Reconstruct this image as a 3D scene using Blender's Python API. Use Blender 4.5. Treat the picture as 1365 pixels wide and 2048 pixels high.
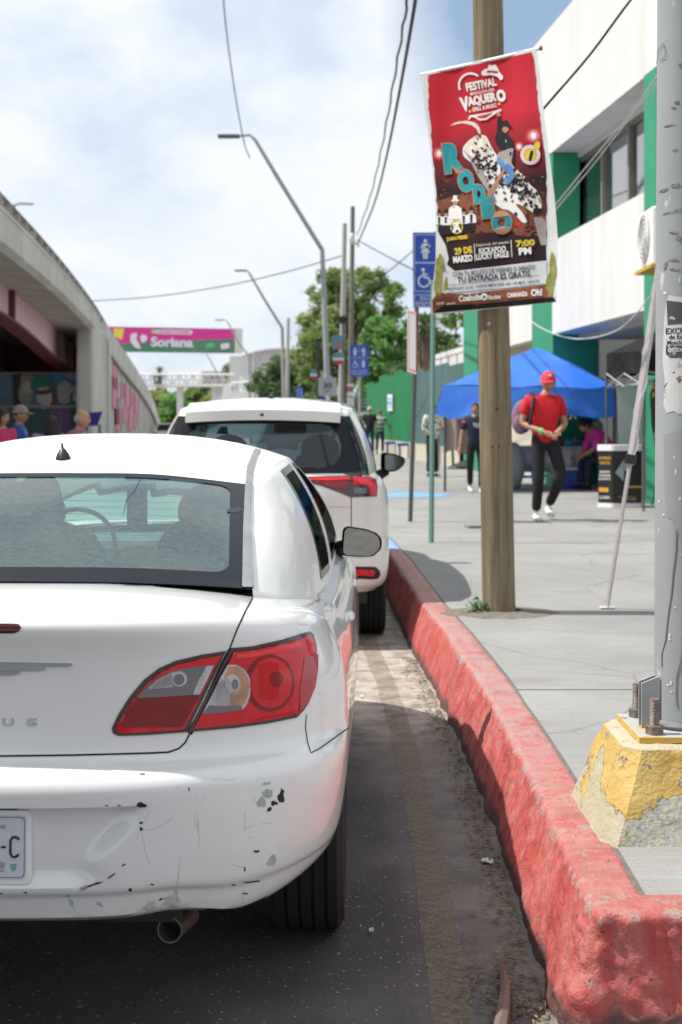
import bpy, bmesh, math, random
import numpy as np
from mathutils import Vector, Matrix, noise
from mathutils.geometry import delaunay_2d_cdt
from mathutils.bvhtree import BVHTree
random.seed(7)
R = math.radians
for o in list(bpy.data.objects): bpy.data.objects.remove(o)
SC = bpy.context.scene
C = SC.collection

# ------------------------------------------------------------------ camera, sky, sun, exposure
F = 2844.0            # focal length in photograph pixels (50 mm on a 24 x 36 frame)
CAMZ = 1.5
cam_d = bpy.data.cameras.new('camera'); cam = bpy.data.objects.new('camera', cam_d); C.objects.link(cam)
cam.location = (0, 0, CAMZ); cam.rotation_euler = (R(90), 0, 0)
cam_d.sensor_fit = 'VERTICAL'; cam_d.sensor_height = 36; cam_d.sensor_width = 24; cam_d.lens = 50
cam_d.shift_y = -(1024 - 843) / 2048.0
cam_d.clip_start = 0.1; cam_d.clip_end = 4000
cam_d.dof.use_dof = True; cam_d.dof.focus_distance = 4.3; cam_d.dof.aperture_fstop = 5.0
SC.camera = cam
SUN_EL, SUN_AZ = 57.0, 2.0      # from the left, a touch in front of the lens
world = bpy.data.worlds.new('World'); SC.world = world; world.use_nodes = True
wn = world.node_tree; wn.nodes.clear()
def N(nt, t, **kw):
    n = nt.nodes.new(t)
    for k, v in kw.items():
        if hasattr(n, k): setattr(n, k, v)
        else: n.inputs[k.replace('_', ' ')].default_value = v
    return n
def ramp(nt, stops, interp='LINEAR'):
    n = nt.nodes.new('ShaderNodeValToRGB'); cr = n.color_ramp; cr.interpolation = interp
    while len(cr.elements) > 1: cr.elements.remove(cr.elements[-1])
    for i, (p, c) in enumerate(stops):
        e = cr.elements[0] if i == 0 else cr.elements.new(p)
        e.position = p
        c = (c, c, c) if isinstance(c, (int, float)) else c
        e.color = (*c[:3], 1)
    return n
sky = N(wn, 'ShaderNodeTexSky', sky_type='NISHITA', sun_disc=False, sun_elevation=R(SUN_EL), sun_rotation=R(-90 + SUN_AZ), air_density=1.0, dust_density=0.6)
bg = N(wn, 'ShaderNodeBackground', Strength=0.122)
tc = N(wn, 'ShaderNodeTexCoord'); mp = N(wn, 'ShaderNodeMapping')
mp.inputs['Scale'].default_value = (3.0, 3.0, 4.6); mp.inputs['Location'].default_value = (1.3, .4, .35)
nz = N(wn, 'ShaderNodeTexNoise', Scale=1.5, Detail=7.0, Roughness=.52, Distortion=.25)
cr = ramp(wn, [(.30, 0.62), (.40, .85), (.50, .98), (.70, 1.0)])
nz2 = N(wn, 'ShaderNodeTexNoise', Scale=2.6, Detail=5.0, Roughness=.5)
cc = ramp(wn, [(.34, (5.0, 5.7, 6.8)), (.45, (6.1, 6.6, 7.2)), (.56, (7.0, 7.15, 7.35))])
mix = N(wn, 'ShaderNodeMix', data_type='RGBA')
out = N(wn, 'ShaderNodeOutputWorld')
L = wn.links.new
L(tc.outputs['Generated'], mp.inputs[0]); L(mp.outputs[0], nz.inputs[0]); L(nz.outputs[0], cr.inputs[0])
L(mp.outputs[0], nz2.inputs[0]); L(nz2.outputs[0], cc.inputs[0])
vd = N(wn, 'ShaderNodeVectorMath', operation='DISTANCE'); vd.inputs[1].default_value = Vector((.137, 1, .292)).normalized()   # the blue gap in the cloud, upper right
dm = N(wn, 'ShaderNodeMath', operation='MULTIPLY_ADD'); dm.inputs[1].default_value = -.11; L(nz2.outputs[0], dm.inputs[0]); L(vd.outputs['Value'], dm.inputs[2]); L(tc.outputs['Generated'], vd.inputs[0])
gap_ = ramp(wn, [(.0, .12), (.012, .35), (.05, 1.)]); L(dm.outputs[0], gap_.inputs[0]); gm = N(wn, 'ShaderNodeMath', operation='MULTIPLY'); L(gap_.outputs[0], gm.inputs[0]); L(cr.outputs[0], gm.inputs[1])
L(gm.outputs[0], mix.inputs[0]); L(sky.outputs[0], mix.inputs[6]); L(cc.outputs[0], mix.inputs[7])
L(mix.outputs[2], bg.inputs[0]); L(bg.outputs[0], out.inputs[0])
sl = bpy.data.lights.new('sun', 'SUN'); sl.energy = 5.0; sl.angle = R(.55); sl.color = (1, .955, .88)
sun = bpy.data.objects.new('sun', sl); C.objects.link(sun)
sdir = Vector((-math.cos(R(SUN_EL)) * math.cos(R(SUN_AZ)), math.cos(R(SUN_EL)) * math.sin(R(SUN_AZ)), math.sin(R(SUN_EL))))
sun.rotation_euler = sdir.to_track_quat('Z', 'Y').to_euler()
SC.view_settings.view_transform = 'Standard'; SC.view_settings.look = 'None'
SC.view_settings.exposure = 0.22; SC.view_settings.gamma = 1.0
SC.render.engine = 'CYCLES'
SC.cycles.transparent_max_bounces = 16; SC.cycles.max_bounces = 8

# ------------------------------------------------------------------ materials
MATS = {}
def pmat(name, col, rough=.6, metal=0., var=None, scale=8., detail=4., bump=0., bscale=None, coat=0., spec=.5, stretch=None, emit=None, trans=0., wear=None):
    """Principled material; var = second colour mixed by noise; wear = (colour, threshold, scale) patches with sharp edges."""
    if name in MATS: return MATS[name]
    m = bpy.data.materials.new(name); m.use_nodes = True; nt = m.node_tree
    b = nt.nodes['Principled BSDF']; ln = nt.links.new
    b.inputs['Base Color'].default_value = (*col, 1); b.inputs['Roughness'].default_value = rough
    b.inputs['Metallic'].default_value = metal; b.inputs['Coat Weight'].default_value = coat; b.inputs['Coat Roughness'].default_value = .04
    b.inputs['Specular IOR Level'].default_value = spec
    if trans: b.inputs['Transmission Weight'].default_value = trans
    if emit: b.inputs['Emission Color'].default_value = (*emit, 1); b.inputs['Emission Strength'].default_value = 1
    co = None
    if var or bump or wear:
        tcx = N(nt, 'ShaderNodeTexCoord'); mpx = N(nt, 'ShaderNodeMapping'); ln(tcx.outputs['Object'], mpx.inputs[0])
        if stretch: mpx.inputs['Scale'].default_value = stretch
        co = mpx.outputs[0]
    last = None
    if var:
        n1 = N(nt, 'ShaderNodeTexNoise', Scale=scale, Detail=detail, Roughness=.6); ln(co, n1.inputs[0])
        r1 = ramp(nt, [(.32, col), (.68, var)]); ln(n1.outputs[0], r1.inputs[0]); last = r1.outputs[0]
    if wear:
        for (wc, th, ws) in (wear if isinstance(wear, list) else [wear]):
            n2 = N(nt, 'ShaderNodeTexNoise', Scale=ws, Detail=6., Roughness=.62); ln(co, n2.inputs[0])
            r2 = ramp(nt, [(th, 0.), (th + .025, 1.)]); ln(n2.outputs[0], r2.inputs[0])
            mx = N(nt, 'ShaderNodeMix', data_type='RGBA'); ln(r2.outputs[0], mx.inputs[0])
            if last: ln(last, mx.inputs[6])
            else: mx.inputs[6].default_value = (*col, 1)
            mx.inputs[7].default_value = (*wc, 1); last = mx.outputs[2]
    if last: ln(last, b.inputs['Base Color'])
    if bump:
        n3 = N(nt, 'ShaderNodeTexNoise', Scale=bscale or scale * 4, Detail=5., Roughness=.6); ln(co, n3.inputs[0])
        bp = N(nt, 'ShaderNodeBump', Strength=bump, Distance=.01); ln(n3.outputs[0], bp.inputs['Height']); ln(bp.outputs[0], b.inputs['Normal'])
    MATS[name] = m
    return m
def glassmat(name, tint, opac=.25, rough=.03, refl=1.):
    """thin window pane: tinted see-through film plus mirror reflection by angle"""
    if name in MATS: return MATS[name]
    m = bpy.data.materials.new(name); m.use_nodes = True; nt = m.node_tree; nt.nodes.clear(); ln = nt.links.new
    o = N(nt, 'ShaderNodeOutputMaterial'); tr = N(nt, 'ShaderNodeBsdfTransparent'); tr.inputs[0].default_value = (*tint, 1)
    gl = N(nt, 'ShaderNodeBsdfGlossy', Roughness=rough); gl.inputs[0].default_value = (1, 1, 1, 1)
    di = N(nt, 'ShaderNodeBsdfDiffuse'); di.inputs[0].default_value = (.30, .47, .47, 1)
    tcx = N(nt, 'ShaderNodeTexCoord'); mpx = N(nt, 'ShaderNodeMapping'); mpx.inputs['Scale'].default_value = (1., 1., 2.2); ln(tcx.outputs['Object'], mpx.inputs[0]); n1 = N(nt, 'ShaderNodeTexNoise', Scale=60., Detail=9., Roughness=.8); ln(mpx.outputs[0], n1.inputs[0])
    r1 = ramp(nt, [(.36, opac * .3), (.78, opac)]); ln(n1.outputs[0], r1.inputs[0])
    m1 = N(nt, 'ShaderNodeMixShader'); ln(r1.outputs[0], m1.inputs[0]); ln(tr.outputs[0], m1.inputs[1]); ln(di.outputs[0], m1.inputs[2])
    fr = N(nt, 'ShaderNodeFresnel', IOR=1.5); mu = N(nt, 'ShaderNodeMath', operation='MULTIPLY'); mu.inputs[1].default_value = refl; ln(fr.outputs[0], mu.inputs[0])
    m2 = N(nt, 'ShaderNodeMixShader'); ln(mu.outputs[0], m2.inputs[0]); ln(m1.outputs[0], m2.inputs[1]); ln(gl.outputs[0], m2.inputs[2])
    ln(m2.outputs[0], o.inputs[0]); MATS[name] = m
    return m
K = {}
K['white_paint'] = pmat('white_car_paint', (.78, .78, .775), .32, coat=1., var=(.72, .72, .715), scale=1.6)
K['suv_paint'] = pmat('pearl_white_paint', (.78, .775, .755), .32, coat=1.)
K['black'] = pmat('black_trim', (.012, .012, .014), .45)
K['gap'] = pmat('panel_gap_black', (.006, .006, .007), .8)
K['rubber'] = pmat('tyre_rubber', (.012, .012, .013), .9, var=(.02, .02, .02), scale=30, bump=.3)
K['chrome'] = pmat('chrome', (.62, .64, .67), .22, metal=.55)
K['steel'] = pmat('brushed_steel', (.45, .45, .45), .35, metal=1., var=(.3, .29, .28), scale=20)
K['galv'] = pmat('galvanised_grey', (.34, .36, .37), .55, var=(.28, .3, .31), scale=3)
K['dark_metal'] = pmat('dark_grey_metal', (.09, .095, .1), .5)
K['interior'] = pmat('dark_interior_fabric', (.035, .045, .05), .9)
K['interior_light'] = pmat('pale_interior_plastic', (.42, .45, .44), .7)
K['skin'] = pmat('skin', (.42, .23, .15), .55, spec=.35)
K['hair'] = pmat('dark_hair', (.02, .015, .012), .7)
K['white'] = pmat('plain_white', (.8, .8, .79), .5)
K['greywhite'] = pmat('grey_white', (.6, .6, .6), .6)

# ------------------------------------------------------------------ mesh helpers
ORG = {}
def org(o): return ORG.get(o.name, Vector((0, 0, 0)))
class MB:
    def __init__(s): s.v = []; s.f = []
    def add(s, vs, fs):
        k = len(s.v); s.v += [tuple(p) for p in vs]; s.f += [tuple(i + k for i in f) for f in fs]; return s
    def box(s, c, d, rz=0., M=None):
        hx, hy, hz = d[0] / 2, d[1] / 2, d[2] / 2
        vs = [Vector((x, y, z)) for z in (-hz, hz) for y in (-hy, hy) for x in (-hx, hx)]
        Rm = Matrix.Rotation(rz, 3, 'Z') if M is None else M
        return s.add([Rm @ p + Vector(c) for p in vs], [(0, 2, 3, 1), (4, 5, 7, 6), (0, 1, 5, 4), (2, 6, 7, 3), (0, 4, 6, 2), (1, 3, 7, 5)])
    def bb(s, a, b):
        return s.box([(a[i] + b[i]) / 2 for i in range(3)], [abs(b[i] - a[i]) for i in range(3)])
    def tube(s, pts, r, n=10, caps=True):
        pts = [Vector(p) for p in pts]; m = len(pts)
        rs = r if isinstance(r, (list, tuple)) else [r] * m
        up = None; rings = []
        for i, p in enumerate(pts):
            d = (pts[min(i + 1, m - 1)] - pts[max(i - 1, 0)]).normalized()
            if up is None: up = Vector((0, 0, 1)) if abs(d.z) < .9 else Vector((0, 1, 0))
            a = d.cross(up)
            if a.length < 1e-5: a = d.cross(Vector((1, 0, 0)))
            a.normalize(); b = a.cross(d).normalized(); up = b
            rings.append([p + rs[i] * (math.cos(2 * math.pi * k / n) * a + math.sin(2 * math.pi * k / n) * b) for k in range(n)])
        fs = []
        for i in range(m - 1):
            for k in range(n):
                k2 = (k + 1) % n; fs.append((i * n + k, i * n + k2, (i + 1) * n + k2, (i + 1) * n + k))
        if caps: fs.append(tuple(range(n))[::-1]); fs.append(tuple((m - 1) * n + k for k in range(n)))
        return s.add([p for rg in rings for p in rg], fs)
    def grid(s, P, wu=False, wv=False):
        m, n = len(P), len(P[0]); fs = []
        for i in range(m if wu else m - 1):
            for j in range(n if wv else n - 1):
                i2 = (i + 1) % m; j2 = (j + 1) % n; fs.append((i * n + j, i * n + j2, i2 * n + j2, i2 * n + j))
        return s.add([p for r in P for p in r], fs)
    def prism(s, poly, fn, t0, t1):
        """poly in 2D; fn(u,v,t) -> 3D, extruded from t0 to t1"""
        n = len(poly); vs = [fn(u, v, t0) for u, v in poly] + [fn(u, v, t1) for u, v in poly]
        fs = [tuple(range(n))[::-1], tuple(range(n, 2 * n))] + [(i, (i + 1) % n, n + (i + 1) % n, n + i) for i in range(n)]
        return s.add(vs, fs)
    def lathe(s, prof, M=None, n=24, caps=True):
        M = M or Matrix.Identity(4); vs = []
        for r, z in prof:
            for k in range(n): vs.append(M @ Vector((r * math.cos(2 * math.pi * k / n), r * math.sin(2 * math.pi * k / n), z)))
        m = len(prof); fs = [(i * n + k, i * n + (k + 1) % n, (i + 1) * n + (k + 1) % n, (i + 1) * n + k) for i in range(m - 1) for k in range(n)]
        if caps: fs += [tuple(range(n))[::-1], tuple((m - 1) * n + k for k in range(n))]
        return s.add(vs, fs)
    def ball(s, c, r, nu=14, nv=9):
        rx, ry, rz = r if isinstance(r, (tuple, list)) else (r, r, r)
        P = [[(c[0] + rx * math.sin(math.pi * (.02 + .96 * i / nv)) * math.cos(2 * math.pi * j / nu), c[1] + ry * math.sin(math.pi * (.02 + .96 * i / nv)) * math.sin(2 * math.pi * j / nu), c[2] + rz * math.cos(math.pi * (.02 + .96 * i / nv))) for j in range(nu)] for i in range(nv + 1)]
        k = len(s.v); s.grid(P, wv=True); s.f.append(tuple(k + j for j in range(nu))); s.f.append(tuple(k + nv * nu + j for j in range(nu))[::-1]); return s
    def build(s, name, mat, parent=None, smooth=False, bevel=0., fix=True, solid=0., sub=0):
        og = org(parent) if parent else Vector((0, 0, 0))
        me = bpy.data.meshes.new(name)
        me.from_pydata([(p[0] - og.x, p[1] - og.y, p[2] - og.z) for p in s.v], [], s.f); me.update()
        if fix or smooth:
            bm = bmesh.new(); bm.from_mesh(me)
            if fix: bmesh.ops.recalc_face_normals(bm, faces=bm.faces)
            if smooth:
                ang = R(smooth if smooth is not True else 45)
                for f in bm.faces: f.smooth = True
                for e in bm.edges:
                    if len(e.link_faces) == 2 and e.calc_face_angle(0) > ang: e.smooth = False
            bm.to_mesh(me); bm.free()
        me.materials.append(mat)
        o = bpy.data.objects.new(name, me); C.objects.link(o)
        if parent: o.parent = parent
        if solid: md = o.modifiers.new('t', 'SOLIDIFY'); md.thickness = solid; md.offset = 0
        if bevel: md = o.modifiers.new('b', 'BEVEL'); md.width = bevel; md.segments = 2; md.limit_method = 'ANGLE'; md.harden_normals = False
        if sub: md = o.modifiers.new('s', 'SUBSURF'); md.levels = sub; md.render_levels = sub
        ORG[o.name] = og.copy()
        return o
def tag(o, label=None, cat=None, group=None, kind=None):
    if label: o['label'] = label
    if cat: o['category'] = cat
    if group: o['group'] = group
    if kind: o['kind'] = kind
    return o
def thing(name, label, cat, loc=(0, 0, 0), group=None, rz=0., local=False):
    o = bpy.data.objects.new(name, None); C.objects.link(o); o.location = loc; o.rotation_euler = (0, 0, rz); o.empty_display_size = .1
    tag(o, label, cat, group)
    ORG[o.name] = Vector((0, 0, 0)) if local or rz else Vector(loc)
    return o
def W(px, py, D): return Vector(((px - 682.5) * D / F, D, CAMZ - (py - 843) * D / F))
def GX(px, D): return (px - 682.5) * D / F
def catmull(pts, n):
    pts = [np.array(p, float) for p in pts]; res = []
    P = [2 * pts[0] - pts[1]] + pts + [2 * pts[-1] - pts[-2]]
    for i in range(1, len(P) - 2):
        for k in range(n):
            t = k / n; a, b, c, d = P[i - 1], P[i], P[i + 1], P[i + 2]
            res.append(.5 * ((2 * b) + (-a + c) * t + (2 * a - 5 * b + 4 * c - d) * t * t + (-a + 3 * b - 3 * c + d) * t ** 3))
    res.append(pts[-1]); return res
def smooth01(a, b, x):
    t = min(1, max(0, (x - a) / (b - a))); return t * t * (3 - 2 * t)
def rounded(poly, r, n=4):
    """round the corners of a 2D polygon"""
    out_ = []; m = len(poly)
    for i in range(m):
        p = Vector(poly[i]); a = Vector(poly[i - 1]); b = Vector(poly[(i + 1) % m])
        rr = r[i] if isinstance(r, (list, tuple)) else r
        da = (a - p); db = (b - p); q = min(rr, da.length * .49, db.length * .49)
        p0 = p + da.normalized() * q; p1 = p + db.normalized() * q
        for k in range(n + 1):
            t = k / n; out_.append(tuple((1 - t) ** 2 * p0 + 2 * t * (1 - t) * p + t * t * p1))
    return out_
def inpoly(x, y, poly):
    c = False; n = len(poly); j = n - 1
    for i in range(n):
        xi, yi = poly[i]; xj, yj = poly[j]
        if (yi > y) != (yj > y) and x < (xj - xi) * (y - yi) / (yj - yi) + xi: c = not c
        j = i
    return c
def fill2d(poly, sp, hole=None):
    """triangulate a polygon (with an optional hole) with interior points every sp"""
    def dens(pl):
        o_ = []
        for i in range(len(pl)):
            a = Vector(pl[i]); b = Vector(pl[(i + 1) % len(pl)]); k = max(1, int((b - a).length / sp))
            for q in range(k): o_.append(tuple(a.lerp(b, q / k)))
        return o_
    P0 = dens(poly); H0 = dens(hole) if hole else []
    pts = [Vector(p) for p in P0 + H0]
    ed = [(i, (i + 1) % len(P0)) for i in range(len(P0))] + [(len(P0) + i, len(P0) + (i + 1) % len(H0)) for i in range(len(H0))]
    xs = [p[0] for p in poly]; ys = [p[1] for p in poly]
    x = min(xs) + sp / 2
    while x < max(xs):
        y = min(ys) + sp / 2
        while y < max(ys):
            if inpoly(x, y, poly) and not (hole and inpoly(x, y, hole)): pts.append(Vector((x, y)))
            y += sp
        x += sp
    v, e, f, *_ = delaunay_2d_cdt(pts, ed, [], 0, 1e-5)
    ff = []
    for t in f:
        cx = sum(v[i][0] for i in t) / len(t); cy = sum(v[i][1] for i in t) / len(t)
        if inpoly(cx, cy, P0) and not (hole and inpoly(cx, cy, H0)): ff.append(tuple(t))
    return [tuple(p) for p in v], ff
def text_mesh(s, size=1., bold=0., align='CENTER', fit=None, space=1.):
    """2D outline text as (verts, faces) in the xy plane, built from Blender's own font"""
    cu = bpy.data.curves.new('t', 'FONT'); cu.body = s; cu.size = size; cu.offset = bold; cu.align_x = align; cu.space_character = space
    cu.resolution_u = 3
    ob = bpy.data.objects.new('t', cu); C.objects.link(ob); dg = bpy.context.evaluated_depsgraph_get(); dg.update()
    me = bpy.data.meshes.new_from_object(ob.evaluated_get(dg))
    vs = [(v.co.x, v.co.y) for v in me.vertices]; fs = [tuple(p.vertices) for p in me.polygons]
    bpy.data.objects.remove(ob); bpy.data.meshes.remove(me)
    if fit and vs:
        x0 = min(v[0] for v in vs); x1 = max(v[0] for v in vs); y0 = min(v[1] for v in vs); y1 = max(v[1] for v in vs)
        w, h = fit
        vs = [((v[0] - (x0 + x1) / 2) * w / (x1 - x0), (v[1] - (y0 + y1) / 2) * h / (y1 - y0)) for v in vs]
    return vs, fs
def text_on(mb, s, fn, cx, cy, w, h, bold=.0, rot=0.):
    """add text of box w x h centred at (cx, cy) in a surface's own 2D system; fn(u, v) -> 3D"""
    vs, fs = text_mesh(s, 1., bold, fit=(w, h)); c, sn = math.cos(rot), math.sin(rot)
    return mb.add([fn(cx + x * c - y * sn, cy + x * sn + y * c) for x, y in vs], fs)
# ------------------------------------------------------------------ ground, road, sidewalk, kerb
def kerb_x(y):      # front top edge of the kerb
    pts = [(-4, .62), (3.45, .62), (5, .645), (6.5, .64), (8, .60), (9.5, .535), (12, .475), (14, .40), (18, .13), (24, -.36), (60, -3.43), (200, -15.4), (400, -32)]
    for (a, xa), (b, xb) in zip(pts, pts[1:]):
        if y <= b: return xa + (xb - xa) * smooth01(a, b, y) * .35 + (xb - xa) * (y - a) / (b - a) * .65
    return pts[-1][1]
KW = .145; KZ = .30
def asphalt():
    m = bpy.data.materials.new('old_asphalt'); m.use_nodes = True; nt = m.node_tree; b = nt.nodes['Principled BSDF']; ln = nt.links.new
    t = N(nt, 'ShaderNodeTexCoord')
    big = N(nt, 'ShaderNodeTexNoise', Scale=1.3, Detail=5.); ln(t.outputs['Object'], big.inputs[0])
    r1 = ramp(nt, [(.3, (.040, .037, .044)), (.5, (.068, .062, .067)), (.7, (.125, .114, .112))]); ln(big.outputs[0], r1.inputs[0])
    vo = N(nt, 'ShaderNodeTexVoronoi', Scale=46.); ln(t.outputs['Object'], vo.inputs[0])
    r2 = ramp(nt, [(.13, 1.), (.27, 0.)]); ln(vo.outputs['Distance'], r2.inputs[0])
    gate = N(nt, 'ShaderNodeTexNoise', Scale=38., Detail=2.); ln(t.outputs['Object'], gate.inputs[0])
    r3 = ramp(nt, [(.50, 0.), (.56, 1.)]); ln(gate.outputs[0], r3.inputs[0])
    mu = N(nt, 'ShaderNodeMath', operation='MULTIPLY'); ln(r2.outputs[0], mu.inputs[0]); ln(r3.outputs[0], mu.inputs[1])
    mx = N(nt, 'ShaderNodeMix', data_type='RGBA'); ln(mu.outputs[0], mx.inputs[0]); ln(r1.outputs[0], mx.inputs[6]); mx.inputs[7].default_value = (.30, .285, .28, 1)
    # dust that gathers along the gutter; paler up the road to paint in sunlight
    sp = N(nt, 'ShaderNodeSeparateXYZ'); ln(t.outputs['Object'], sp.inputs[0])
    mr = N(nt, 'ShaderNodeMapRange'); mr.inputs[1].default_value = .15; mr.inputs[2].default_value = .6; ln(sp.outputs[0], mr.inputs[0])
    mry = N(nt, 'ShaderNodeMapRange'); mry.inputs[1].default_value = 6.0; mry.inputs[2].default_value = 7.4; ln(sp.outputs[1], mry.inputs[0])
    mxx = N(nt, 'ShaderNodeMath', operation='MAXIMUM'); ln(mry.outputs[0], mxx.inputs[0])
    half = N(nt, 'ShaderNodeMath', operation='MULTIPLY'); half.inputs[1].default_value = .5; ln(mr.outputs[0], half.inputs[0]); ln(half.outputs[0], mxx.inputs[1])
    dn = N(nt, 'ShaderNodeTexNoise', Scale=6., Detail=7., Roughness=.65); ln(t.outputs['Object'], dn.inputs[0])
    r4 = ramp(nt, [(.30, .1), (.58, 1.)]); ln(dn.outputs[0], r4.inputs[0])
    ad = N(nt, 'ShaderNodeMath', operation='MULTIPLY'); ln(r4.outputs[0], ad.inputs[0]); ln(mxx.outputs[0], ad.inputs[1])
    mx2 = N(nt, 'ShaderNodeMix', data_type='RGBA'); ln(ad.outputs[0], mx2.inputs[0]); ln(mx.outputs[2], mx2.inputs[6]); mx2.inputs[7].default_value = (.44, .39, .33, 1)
    ln(mx2.outputs[2], b.inputs['Base Color']); b.inputs['Roughness'].default_value = .82
    fn = N(nt, 'ShaderNodeTexNoise', Scale=110., Detail=3.); ln(t.outputs['Object'], fn.inputs[0])
    hs = N(nt, 'ShaderNodeMath', operation='ADD'); ln(fn.outputs[0], hs.inputs[0]); ln(mu.outputs[0], hs.inputs[1])
    bp = N(nt, 'ShaderNodeBump', Strength=.7, Distance=.006); ln(hs.outputs[0], bp.inputs['Height']); ln(bp.outputs[0], b.inputs['Normal'])
    return m
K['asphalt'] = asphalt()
def concrete():
    m = bpy.data.materials.new('sidewalk_concrete'); m.use_nodes = True; nt = m.node_tree; b = nt.nodes['Principled BSDF']; ln = nt.links.new
    t = N(nt, 'ShaderNodeTexCoord')
    n1 = N(nt, 'ShaderNodeTexNoise', Scale=.9, Detail=6., Roughness=.6); ln(t.outputs['Object'], n1.inputs[0])
    r1 = ramp(nt, [(.3, (.215, .212, .207)), (.7, (.305, .302, .293))]); ln(n1.outputs[0], r1.inputs[0])
    mp_ = N(nt, 'ShaderNodeMapping'); mp_.inputs['Scale'].default_value = (1.2, 14., 1.); ln(t.outputs['Object'], mp_.inputs[0])
    n2 = N(nt, 'ShaderNodeTexNoise', Scale=3., Detail=6., Roughness=.7); ln(mp_.outputs[0], n2.inputs[0])
    r2 = ramp(nt, [(.3, .86), (.7, 1.1)]); ln(n2.outputs[0], r2.inputs[0])
    n4 = N(nt, 'ShaderNodeTexNoise', Scale=130., Detail=2.); ln(t.outputs['Object'], n4.inputs[0])
    r4 = ramp(nt, [(.3, .86), (.7, 1.12)]); ln(n4.outputs[0], r4.inputs[0])
    mm = N(nt, 'ShaderNodeMath', operation='MULTIPLY'); ln(r2.outputs[0], mm.inputs[0]); ln(r4.outputs[0], mm.inputs[1])
    mx = N(nt, 'ShaderNodeMix', data_type='RGBA', blend_type='MULTIPLY'); mx.inputs[0].default_value = 1.; ln(r1.outputs[0], mx.inputs[6]); ln(mm.outputs[0], mx.inputs[7])
    n5 = N(nt, 'ShaderNodeTexNoise', Scale=2.2, Detail=3.); ln(t.outputs['Object'], n5.inputs[0])
    r5 = ramp(nt, [(.60, 0.), (.72, .35)]); ln(n5.outputs[0], r5.inputs[0])
    m3 = N(nt, 'ShaderNodeMix', data_type='RGBA'); ln(r5.outputs[0], m3.inputs[0]); ln(mx.outputs[2], m3.inputs[6]); m3.inputs[7].default_value = (.16, .155, .15, 1)
    nd = N(nt, 'ShaderNodeTexNoise', Scale=1.4, Detail=6.); ln(t.outputs['Object'], nd.inputs[0]); av = N(nt, 'ShaderNodeMix', data_type='RGBA'); av.inputs[0].default_value = .22; ln(t.outputs['Object'], av.inputs[6]); ln(nd.outputs['Color'], av.inputs[7])
    vo = N(nt, 'ShaderNodeTexVoronoi', feature='DISTANCE_TO_EDGE', Scale=.75); ln(av.outputs[2], vo.inputs[0]); rc = ramp(nt, [(.0, .55), (.004, 0.)]); ln(vo.outputs['Distance'], rc.inputs[0])
    vg = N(nt, 'ShaderNodeTexVoronoi', Scale=2.6); ln(t.outputs['Object'], vg.inputs[0]); rg = ramp(nt, [(.045, .45), (.06, 0.)]); ln(vg.outputs['Distance'], rg.inputs[0]); mxm = N(nt, 'ShaderNodeMath', operation='MAXIMUM'); ln(rc.outputs[0], mxm.inputs[0]); ln(rg.outputs[0], mxm.inputs[1])
    m4 = N(nt, 'ShaderNodeMix', data_type='RGBA'); ln(mxm.outputs[0], m4.inputs[0]); ln(m3.outputs[2], m4.inputs[6]); m4.inputs[7].default_value = (.10, .095, .09, 1)
    ln(m4.outputs[2], b.inputs['Base Color']); b.inputs['Roughness'].default_value = .85
    bp = N(nt, 'ShaderNodeBump', Strength=.35, Distance=.004); ln(mm.outputs[0], bp.inputs['Height']); ln(bp.outputs[0], b.inputs['Normal'])
    return m
K['concrete'] = concrete()
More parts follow.
